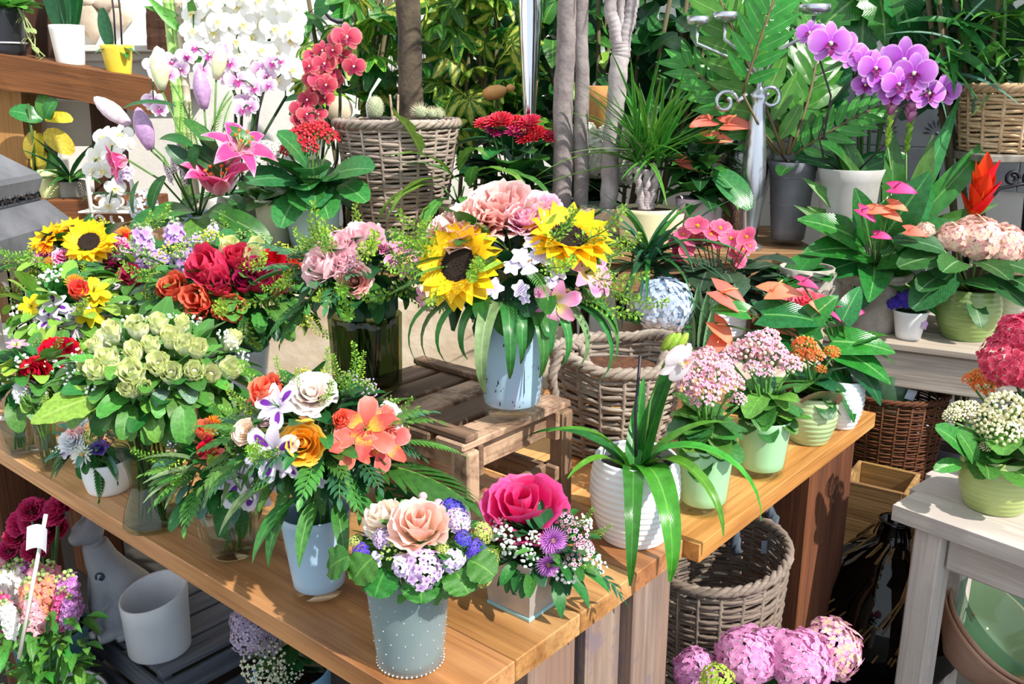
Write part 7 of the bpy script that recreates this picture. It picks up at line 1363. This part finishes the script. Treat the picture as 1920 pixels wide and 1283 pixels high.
# ================================================================ right table
KG = plain('#aebd78', .28, '#98a85f', 5, coat=.35)
o, p, k, h, c = pot_thing('potted_kalanchoe', 'olive ribbed pot with white budded kalanchoe on the whitewashed table', 1862, 948, 124, 104, 96, WTZ, KG, belly=9, ribs=10, rd=.0008)
Yk = p.y; kal_plant(o, c, k, .05, [(1800, 775, 48, K_W, Yk-.02), (1785, 782, 34, K_W, Yk-.03), (1852, 795, 62, K_W, Yk-.03), (1885, 772, 80, K_W, Yk-.02), (1878, 812, 74, K_W, Yk-.04), (1908, 790, 60, K_W, Yk), (1850, 838, 26, K_W, Yk-.04), (1925, 810, 50, K_W, Yk-.03), (1820, 770, 40, K_W, Yk)], 22, [LEAFS['mid'], LEAFS['dark']], (50, 75), 11)
KLF = leafm('#4f9440', '#8fbf70', None, .25)
for px, py, dd, L, W in ((1810, 850, (-.5, -.4, .7), 95, .5), (1800, 870, (-.8, -.5, .2), 60, .5), (1885, 875, (.3, -.85, .1), 80, .9), (1845, 870, (-.2, -.8, .2), 60, .7), (1905, 880, (.6, -.7, .2), 70, .8), (1830, 870, (-.4, -.3, .9), 80, .5)): q = dp(px, py, Yk-.05); lf(o, q, V(dd), L*k, KLF, 'oval', W, .6, .2, V((0, -.6, .7)), 0, n=10, serr=.06)
o, p, k, h, c = pot_thing('potted_kalanchoe', 'orange kalanchoe behind the white one on the whitewashed table', 1868, 886, 74, 60, 66, WTZ, plain('#8a6f5a', .6))
kal_plant(o, c, k, .04, [(1822, 713, 34, K_O, p.y), (1848, 725, 46, K_O, p.y-.02), (1838, 708, 40, K_O, p.y+.02), (1860, 716, 30, K_O, p.y)], 30, [LEAFS['deep'], LEAFS['dark'], LEAFS['silver']], (46, 66), 12)
o, p, k, h, c = pot_thing('potted_hydrangea', 'crimson hydrangea at the right edge above the whitewashed table', 1935, 898, 90, 74, 76, WTZ, plain('#8a6f5a', .6)); sg = []
HRD = head('hrd', lambda: F_hydrangea(petalm('#b8204e', '#dc4a6e', None, '#ec7a92'), 60, .27, 'hydrangea_head'))
for px, py, s in ((1890, 675, 110), (1912, 625, 84), (1930, 690, 90)): q = dp(px, py, p.y-.02); put(o, HRD, q, (-.2, -.6, .7), s*k); sg.append([c, q])
for i in range(16): a = i*2.4; lf(o, c+Z*R.uniform(0, .12), V((cos(a), sin(a), .4)), 80*k, LEAFS['deep'], 'oval', .6, .8, n=8, serr=.08)
stems(o, sg, .004, STEMD)
# ================================================================ under the tables, right
p = V((.425, 1.68, 0))
bk4 = basket('wicker_basket', 'tall greying wicker basket with rope handle under the table edge', p, .105, .138, .62, 72, WICKD, 20, .0055, 3, lambda a: .04*cos(a-.6))
c = p+V((.09, .075, .63)); rope(bk4, [c+V((-.035, -.01, -.05)), c+V((-.045, 0, .02)), c+V((-.02, .005, .06)), c+V((.02, .01, .06)), c+V((.045, .01, .02)), c+V((.04, .005, -.05))], .009, plain('#4d5a66', .8, '#37424c', 30))
part(bk4, 'price_tag', mk(lambda mb: box(mb, .012, .002, .03, None, .0005), plain('#8fa0b0', .6), 'price_tag', False), I4(c+V((.02, -.02, -.03))))
q = gp(1190, 1235, .38); bk5 = basket('wicker_basket', 'low dark basket with twisted handle by the front table leg', V((.24, 1.55, 0)), .07, .085, .28, 26, WICKD, 16, .005, 3)
c = V((.24, 1.52, .29)); rope(bk5, [c+V((-.07, -.02, -.02)), c+V((-.06, -.05, .06)), c+V((-.02, -.07, .12)), c+V((.03, -.06, .11)), c+V((.06, -.04, .02))], .010, WICKD)
HPN = head('hpn', lambda: F_hydrangea(petalm('#e9a8d6', '#df86c2', None, '#f3c6e6'), 84, .24, 'hydrangea_head')); HPN2 = head('hpn2', lambda: F_hydrangea(petalm('#f2dfa8', '#eeaed4', None, '#e08ac4'), 84, .22, 'hydrangea_head')); HGN = head('hgn', lambda: F_hydrangea(petalm('#8fb83a', '#bcd860'), 60, .2, 'hydrangea_head'))
p = dp(1420, 1283, 1.52); p.z = 0; o = thing('potted_hydrangea', 'pink hydrangea with one green head at the bottom edge right of the table leg', 'potted plant', p); k = mpp(dp(1420, 1240, 1.52))
part(o, 'pot', pot_mesh(pot_prof(.09, .13, .32, .006), plain('#8d8a86', .6), 40, 'pot'), I4(p)); c = p+Z*.30; soil_part(o, p, .115, .29); sg = []
for px, py, s, hd, dy in ((1306, 1258, 92, HPN, -.05), (1398, 1232, 120, HPN, -.06), (1440, 1215, 90, HPN, .02), (1500, 1240, 130, HPN, -.07), (1560, 1215, 126, HPN2, 0), (1345, 1275, 66, HGN, -.12)): q = dp(px, py, 1.52+dy); put(o, hd, q, ((px-1430)*.002, -.5, .8), s*k); sg.append([c, q-Z*.01])
for i in range(30): a = i*2.4; lf(o, c+Z*R.uniform(.02, .12), V((cos(a), sin(a)*.7, R.uniform(0, .6))), R.uniform(90, 130)*k, LEAFS['dark'], 'oval', .6, .8, n=8, serr=.08)
stems(o, sg, .004, STEMD)
DKB = woodm('#3a2012', '#7a4a24', '#5a3318', .7, 1.2, .3)
bk6 = basket('wicker_basket', 'dark brown basket standing under the right end of the plank shelf', (1.23, 2.80, 0), .12, .175, .60, 84, DKB, 26, .005, 3, None, pw=.7)
BOXW = woodm('#6a4c2c', '#b89060', '#94703f', .7, .8, .3); p = V((dp(1652, 905, 2.5).x, 2.5, 0)); o = thing('wooden_box', 'pale upright wooden box in the shade behind the brown table leg', 'box', p)
A = I4(p) @ MX.Rotation(radians(-35), 4, 'Z')
for x, y, sx, sy in ((-.085, 0, .012, .18), (.085, 0, .012, .18), (0, .085, .158, .012), (0, -.085, .158, .012)): part(o, 'side_board', mk(lambda mb: box(mb, sx, sy, .42, None, .002), BOXW, 'side_board', False), A @ I4((x, y, .21)))
part(o, 'bottom_board', mk(lambda mb: box(mb, .156, .156, .012, None, .002), BOXW, 'bottom_board', False), A @ I4((0, 0, .007)))
DKG = glassm('#232a30', .93, .03); p = dp(1668, 1070, 2.1); p.z = 0; o = thing('demijohn', 'large dark glass demijohn wrapped in bast on the floor behind white leg', 'bottle', p)
part(o, 'body', mk(lambda mb: lathe(mb, [(0, .004), (.09, .006), (.15, .05), (.19, .14), (.195, .22), (.17, .31), (.11, .38), (.045, .42), (.035, .47), (.042, .48), (.03, .48), (.03, .42), (0, .4)], 44), DKG, 'body'), I4(p))
def bast(mb):
    g = random.Random(3)
    for i in range(70):
        a0 = g.uniform(0, 6.28); z0_ = g.uniform(.30, .40); tube(mb, [(cos(a0+s*.25)*(.20-.05*s+g.uniform(0, .012)), sin(a0+s*.25)*(.20-.05*s+g.uniform(0, .012)), z0_-.12+s*.06) for s in range(4)], .003, 4)
part(o, 'bast_wrap', mk(bast, plain('#7a5a2c', .9, '#4f3818', 30), 'bast_wrap'), I4(p), None, True)
p = dp(1800, 1080, 2.35); p.z = 0; o = thing('demijohn', 'second dark glass demijohn seen under the whitewashed table top', 'bottle', p)
part(o, 'body', mk(lambda mb: lathe(mb, [(0, .004), (.09, .006), (.15, .05), (.18, .13), (.18, .22), (.15, .30), (.09, .36), (.04, .40), (.035, .45), (.03, .45), (.03, .40), (0, .38)], 44), DKG, 'body'), I4(p))
GRG = glassm('#1f7a3c', .8, .05); p = dp(1925, 1110, 2.2); p.z = 0; o = thing('glass_vase', 'large green glass vase at the right edge under the white table', 'vase', p)
part(o, 'body', pot_mesh(pot_prof(.1, .17, .42, .006, .02), GRG, 44, 'body'), I4(p))
p = dp(1640, 870, 2.75); p.z = 0; o = thing('glass_vase', 'tall pale green ribbed glass vase beyond the end of brown table', 'vase', p)
part(o, 'body', pot_mesh(pot_prof(.06, .09, .68, .005), glassm('#7fae86', .55, .08, .4), 44, 'body'), I4(p))
q = dp(1700, 874, 2.5); part(o, 'price_card', mk(lambda mb: box(mb, .03, .002, .032, None, .0005), plain('#c3d0e0', .6), 'price_card', False), I4(p+V((.05, -.085, .62))) @ MX.Rotation(.3, 4, 'Y'))
# tilted stack of clay bowls with green glass liner
p = gp(1815, 1275, .12); TILT = fr_z(p+Z*.085, (.42, -.36, .83))
CLAY = plain('#c9a08a', .85, '#b08468', 8)
k = mpp(p); rr = 108*k
for i, lab in enumerate(('outer clay pot of the tilted nested stack at the bottom right', 'inner clay pot of the tilted nested stack at the bottom right')):
    o = thing('clay_pot', lab, 'pot', p); part(o, 'body', pot_mesh(pot_prof(rr*.62, rr*(1.05-.02*i), .11, .007), CLAY, 44, 'body'), TILT @ I4((0, 0, .014*i-.02)))
GLN = glassm('#8fbfa0', .4, .03, .25); o = thing('glass_bowl', 'green glass bowl lying tilted in the nested clay pots', 'bowl', p); part(o, 'body', pot_mesh(pot_prof(rr*.6, rr*.96, .115, .006, lip=.004), GLN, 48, 'body'), TILT @ I4((0, 0, .022)))
# ================================================================ under the tables, left
CRB = woodm('#3f4450', '#7a808c', '#565c68', .8, 1.0, .6); CZ = .21
qc = gp(300, 1262, CZ); uo = (qc.x-C0.x)*U.x+(qc.y-C0.y)*U.y; vo = (qc.x-C0.x)*VV.x+(qc.y-C0.y)*VV.y
c2_ = thing('crate', 'dark weathered slatted crate on the floor under the cat figure', 'crate', tp(uo+.25, vo+.2, 0)); ul, vl = .52, .42
for i in range(5): v_ = vo+.03+(vl-.06)*i/4; plank(c2_, 'slat', tp(uo, v_, CZ-.007), tp(uo+ul, v_, CZ-.007), .082, .014, CRB)
for u_ in (uo, uo+ul):
    for z in (.15, .06): plank(c2_, 'side_slat', tp(u_, vo, z), tp(u_, vo+vl, z), .012, .06, CRB)
for v_ in (vo, vo+vl):
    for z in (.15, .06): plank(c2_, 'side_slat', tp(uo+.008, v_, z), tp(uo+ul-.008, v_, z), .012, .06, CRB)
for u_ in (uo+.02, uo+ul-.02):
    for v_ in (vo+.02, vo+vl-.02): plank(c2_, 'corner_post', tp(u_, v_, CZ-.016), tp(u_, v_, .001), .028, .028, CRB, U)
# the sitting cat
p = gp(222, 1176, CZ); k = mpp(p); CATM = plain('#b4b9c2', .6, '#9aa1ac', 10, bmp=.15, bsc=80); hh = 232*k/.97
cm = MB(); S = hh
def ell(c, r, T=None): ball(cm, (0, 0, 0), 1, True, (1, 1, 1), I4(V(c)*S) @ MX.Diagonal((r[0]*S, r[1]*S, r[2]*S, 1)))
def limb(pts, rs): 
    n = 10; P, RR = [], []
    for i in range(n*(len(pts)-1)+1): s = i/n; a = min(int(s), len(pts)-2); f_ = s-a; P.append(V(pts[a]).lerp(V(pts[a+1]), f_)*S); RR.append((rs[a]*(1-f_)+rs[a+1]*f_)*S)
    tube(cm, P, RR, 14)
limb([(-.16, 0, .10), (-.10, 0, .28), (0, 0, .46), (.05, 0, .60), (.085, 0, .76)], [.19, .205, .165, .125, .095])
ell((-.10, 0, .22), (.22, .20, .22)); ell((.02, 0, .50), (.14, .145, .17))
for s in (-1, 1):
    ell((-.06, s*.15, .15), (.19, .085, .17)); limb([(.06, s*.16, .045), (.17, s*.165, .035)], [.05, .045])
    limb([(.07, s*.07, .50), (.12, s*.075, .28), (.135, s*.075, .06)], [.085, .062, .05]); ell((.165, s*.075, .035), (.075, .052, .036))
    limb([(.105, s*.05, .90), (.10, s*.08, .97), (.10, s*.10, 1.07)], [.055, .04, .008])
ell((.12, 0, .86), (.12, .115, .105)); ell((.20, 0, .82), (.062, .07, .055)); ell((.25, 0, .835), (.018, .022, .016))
for s in (-1, 1): ell((.205, s*.055, .885), (.026, .026, .018))
limb([(-.24, 0, .06), (-.26, .14, .05), (-.12, .23, .045), (.05, .24, .04)], [.05, .045, .04, .03])
CT = I4(p) @ MX.Rotation(radians(212), 4, 'Z')
ct = thing('cat_figure', 'pale grey sitting cat figure with round badge on the dark crate', 'figurine', p); bo = part(ct, 'body', cm.mesh('body', CATM), CT)
md = bo.modifiers.new('remesh', 'REMESH'); md.mode = 'VOXEL'; md.voxel_size = .0042; md.use_smooth_shade = True; sm = bo.modifiers.new('smooth', 'SMOOTH'); sm.factor = .5; sm.iterations = 6
bq = CT @ V((.02*S, .135*S, .53*S)); bd = (CT.to_3x3() @ V((.5, .8, .25))).normalized(); bq = CT @ (V((.095*S, .128*S, .53*S)))
TAGD = plain('#2f4a5e', .5)
part(ct, 'badge', mk(lambda mb: lathe(mb, [(0, -.012), (.0115, -.012), (.0115, .001), (0, .0015)], 28), TAGD, 'badge'), fr_z(bq, bd), 'round dark badge')
up = Z-bd*Z.dot(bd); up.normalize(); xx = up.cross(bd); part(ct, 'lettering', mk(lambda mb: [box(mb, w_, h_, .0006, None, 0.0001, (x, y, 0)) for x, y, w_, h_ in ((-.003, 0, .0022, .012), (.0005, .005, .007, .002), (0, .0008, .005, .002))], plain('#dfe8ee', .6), 'lettering', False), MX.Translation(bq+bd*.002) @ MX((xx, up, bd)).transposed().to_4x4())
# slanted white pot
p = gp(300, 1214, CZ); k = mpp(p); r = 59*k; h = 118*k; o = thing('flower_pot', 'empty white cylindrical pot with slanted rim on the dark crate', 'pot', p)
mb = MB(); lathe(mb, [(0, 0), (r*.93, 0), (r*.95, .004), (r*.97, h*.3), (r, h*.7), (r*1.03, h), (r*1.0, h+.002), (r*.96, h), (r*.93, h*.5), (r*.9, .01), (0, .008)], 56)
for q in mb.v: q.z += max(0, q.z/h)**1.5*(q.x*.16+q.y*.16)
part(o, 'body', mb.mesh('body', plain('#e3e8f0', .4, '#d5dce6', 6)), I4(p))
# snapdragons in a bucket
SNC = [(petalm('#f5f2f0', '#fdfdfb'), 'snw'), (petalm('#f7c24a', '#f29a86', None, '#f5b0a4', p=(0, .4)), 'snc'), (petalm('#d23a86', '#e0569c', None, '#f0a0c8'), 'snm'), (petalm('#b45ab8', '#d08ad6', None, '#ecc8ee'), 'snl'), (petalm('#f4c8d2', '#f7a8bc'), 'snp')]
SNB = leafm('#c5d68a'); SN = [head(kx, lambda: F_spike(pm, SNB, 40, 'snapdragon_spike', .17, i, 4, .22)) for i, (pm, kx) in enumerate(SNC)]
p = dp(70, 1200, 1.62); p.z = 0; o = thing('flower_bucket', 'zinc bucket on the floor full of snapdragons at the bottom left', 'bucket', p); part(o, 'body', pot_mesh(pot_prof(.08, .115, .30, .003, lip=.003), plain('#8f969c', .35, '#70777d', 8, metal=.7), 40, 'body'), I4(p))
b = thing('flower_bunch', 'bunch of snapdragons in white, coral, magenta and lilac at bottom left', 'bouquet', p+Z*.3); c = p+Z*.28; k = mpp(dp(70, 1150, 1.62)); sg = []
for px, py, s, i, dy in ((8, 1110, 120, 0, 0), (32, 1105, 130, 0, .05), (60, 1130, 120, 1, -.04), (88, 1120, 130, 1, 0), (110, 1130, 130, 2, .02), (128, 1115, 120, 3, 0), (75, 1095, 120, 4, .06), (100, 1090, 110, 4, .08), (10, 1150, 110, 2, -.05), (20, 1160, 90, 0, -.08), (45, 1090, 120, 3, .1), (118, 1140, 100, 2, -.03), (60, 1150, 90, 4, -.08), (0, 1080, 110, 4, .08), (130, 1145, 80, 3, -.05)):
    q = dp(px, py, 1.62+dy); put(b, SN[i], q, ((px-70)*.003, -.1, 1), (s*k,)*3); sg.append([c, q-Z*s*k*.45])
FOL = leafm('#4f9a3a', None, None, .35)
for i in range(170): px, py = R.uniform(-20, 165), R.uniform(1150, 1300); q = dp(px, py, 1.62+R.uniform(-.12, .06)); q2 = V((p.x, p.y, q.z)); d = (q-q2)*4+V((R.uniform(-.5, .5), R.uniform(-.9, .2), R.uniform(-.2, .9))); lf(b, q, d, R.uniform(34, 58)*k, R.choice([FOL, LEAFS['bright'], LEAFS['mid']]), 'lance', .34, .8, .2)
stems(b, sg, .003, STEM)
s0, s1 = dp(86, 965, 1.5), dp(36, 1235, 1.46); o = thing('plant_sign', 'curved white blank plant sign on a thin stick among the snapdragons', 'sign', s1); stem(o, [s1, s0], .0036, plain('#e9e2d8', .6), 'stick')
def card(mb):
    n = 8; vs = []
    for j in range(2):
        for i in range(n+1): a = (i/n-.5)*1.3; vs.append((sin(a)*.03, -.012+(1-cos(a))*.03*-1, (j-.5)*.048+.006*sin(i/n*3)))
    mb.add(vs, [(i, i+1, n+2+i, n+1+i) for i in range(n)])
part(o, 'card', mk(card, plain('#eef0f6', .5, tr=.3), 'card'), I4(dp(78, 1005, 1.49)) @ MX.Rotation(.18, 4, 'Y'))
MAGP = head('magp', lambda: F_ruffle(petalm('#8f1248', '#c41c5c', None, '#d8487c'), 'geranium_head', ruf=.05)); p = dp(85, 1130, 1.9); p.z = 0
o = thing('potted_geranium', 'deep magenta flowering plant in teal pot in the shade under the table', 'potted plant', p); part(o, 'pot', pot_mesh(pot_prof(.06, .085, .30, .006), plain('#3f6f7c', .4), 36, 'pot'), I4(p)); c = p+Z*.28; soil_part(o, p, .075, .275); k = mpp(dp(85, 1000, 1.9)); sg = []
for px, py, s in ((105, 975, 70), (140, 960, 60), (75, 985, 56), (60, 1010, 44), (110, 1010, 52), (88, 960, 44), (130, 995, 50), (45, 1035, 40), (95, 1035, 46)): q = dp(px-30, py-4, 1.88+R.uniform(-.05, .05)); put(o, MAGP, q, (R.uniform(-.4, .4), -.6, .6), s*k); sg.append([c, q])
for i in range(26): a = i*2.4; lf(o, c+Z*R.uniform(0, .12), V((cos(a), sin(a), .3)), 60*k, LEAFS['deep'], 'round', .9, .8, n=7, serr=.08)
stems(o, sg, .004, STEMD)
q = gp(495, 1268, .0); p = dp(552, 1300, 1.66); p.z = 0; o = thing('potted_hydrangea', 'faded lilac and green hydrangea in blue pot below the front table edge', 'potted plant', p); k = mpp(dp(520, 1240, 1.62))
part(o, 'pot', pot_mesh(pot_prof(.06, .08, .36, .006), plain('#7fb4d8', .35), 40, 'pot'), I4(p)); c = p+Z*.33; soil_part(o, p, .07, .33); sg = []
HFA = head('hfa', lambda: F_hydrangea(petalm('#a89ab8', '#cfc2d8', None, '#b0a0c0'), 70, .2, 'hydrangea_head')); HFG = head('hfg', lambda: F_kalanchoe(petalm('#c8d2a8', '#e2e4cc'), plain('#b9c79a', .6, '#d8cfc8', 30), 60, .15, seed=9, openf=.3, flat=.7))
for px, py, s, hd in ((468, 1190, 80, HFA), (452, 1165, 50, HFA), (500, 1205, 64, HFA), (495, 1245, 84, HFG), (540, 1255, 60, HFG), (510, 1275, 60, HFG)): q = dp(px, py, 1.58+R.uniform(-.02, .05)); put(o, hd, q, ((px-510)*.006, -.6, .6), s*k); sg.append([c, q])
for i in range(24): a = i*2.4; lf(o, c+Z*R.uniform(0, .1), V((cos(a), sin(a), .4)), 70*k, LEAFS['deep'], 'oval', .6, .8, n=7, serr=.08)
stems(o, sg, .004, STEMD)

# ================================================================ repeats share a group phrase
GRP = {'flower_vase': 'flower vases on the table', 'bouquet': 'cut flower bouquets', 'wicker_basket': 'wicker baskets', 'potted_kalanchoe': 'potted kalanchoes', 'potted_orchid': 'potted orchids', 'potted_hydrangea': 'potted hydrangeas', 'potted_anthurium': 'potted anthuriums', 'potted_begonia': 'potted begonias', 'crate': 'slatted crates', 'timber_post': 'timber posts of the wall', 'timber_shelf': 'timber shelves of the wall', 'umbrella_plant': 'variegated umbrella plants', 'potted_cactus': 'cactus dishes on the basket', 'demijohn': 'glass demijohns under the right table', 'clay_pot': 'nested clay pots', 'flower_arrangement': 'low table arrangements', 'work_table': 'brown work tables', 'side_table': 'side tables', 'potted_dracaena': 'potted dracaenas', 'glass_vase': 'green glass vases', 'flower_pot': 'plain flower pots', 'potted_fern': 'potted ferns', 'potted_plant': 'green potted plants', 'vase': 'ornamental vases'}
for o in SC.objects:
    if o.parent is None and 'category' in o and o.name.split('.')[0] in GRP: o['group'] = GRP[o.name.split('.')[0]]
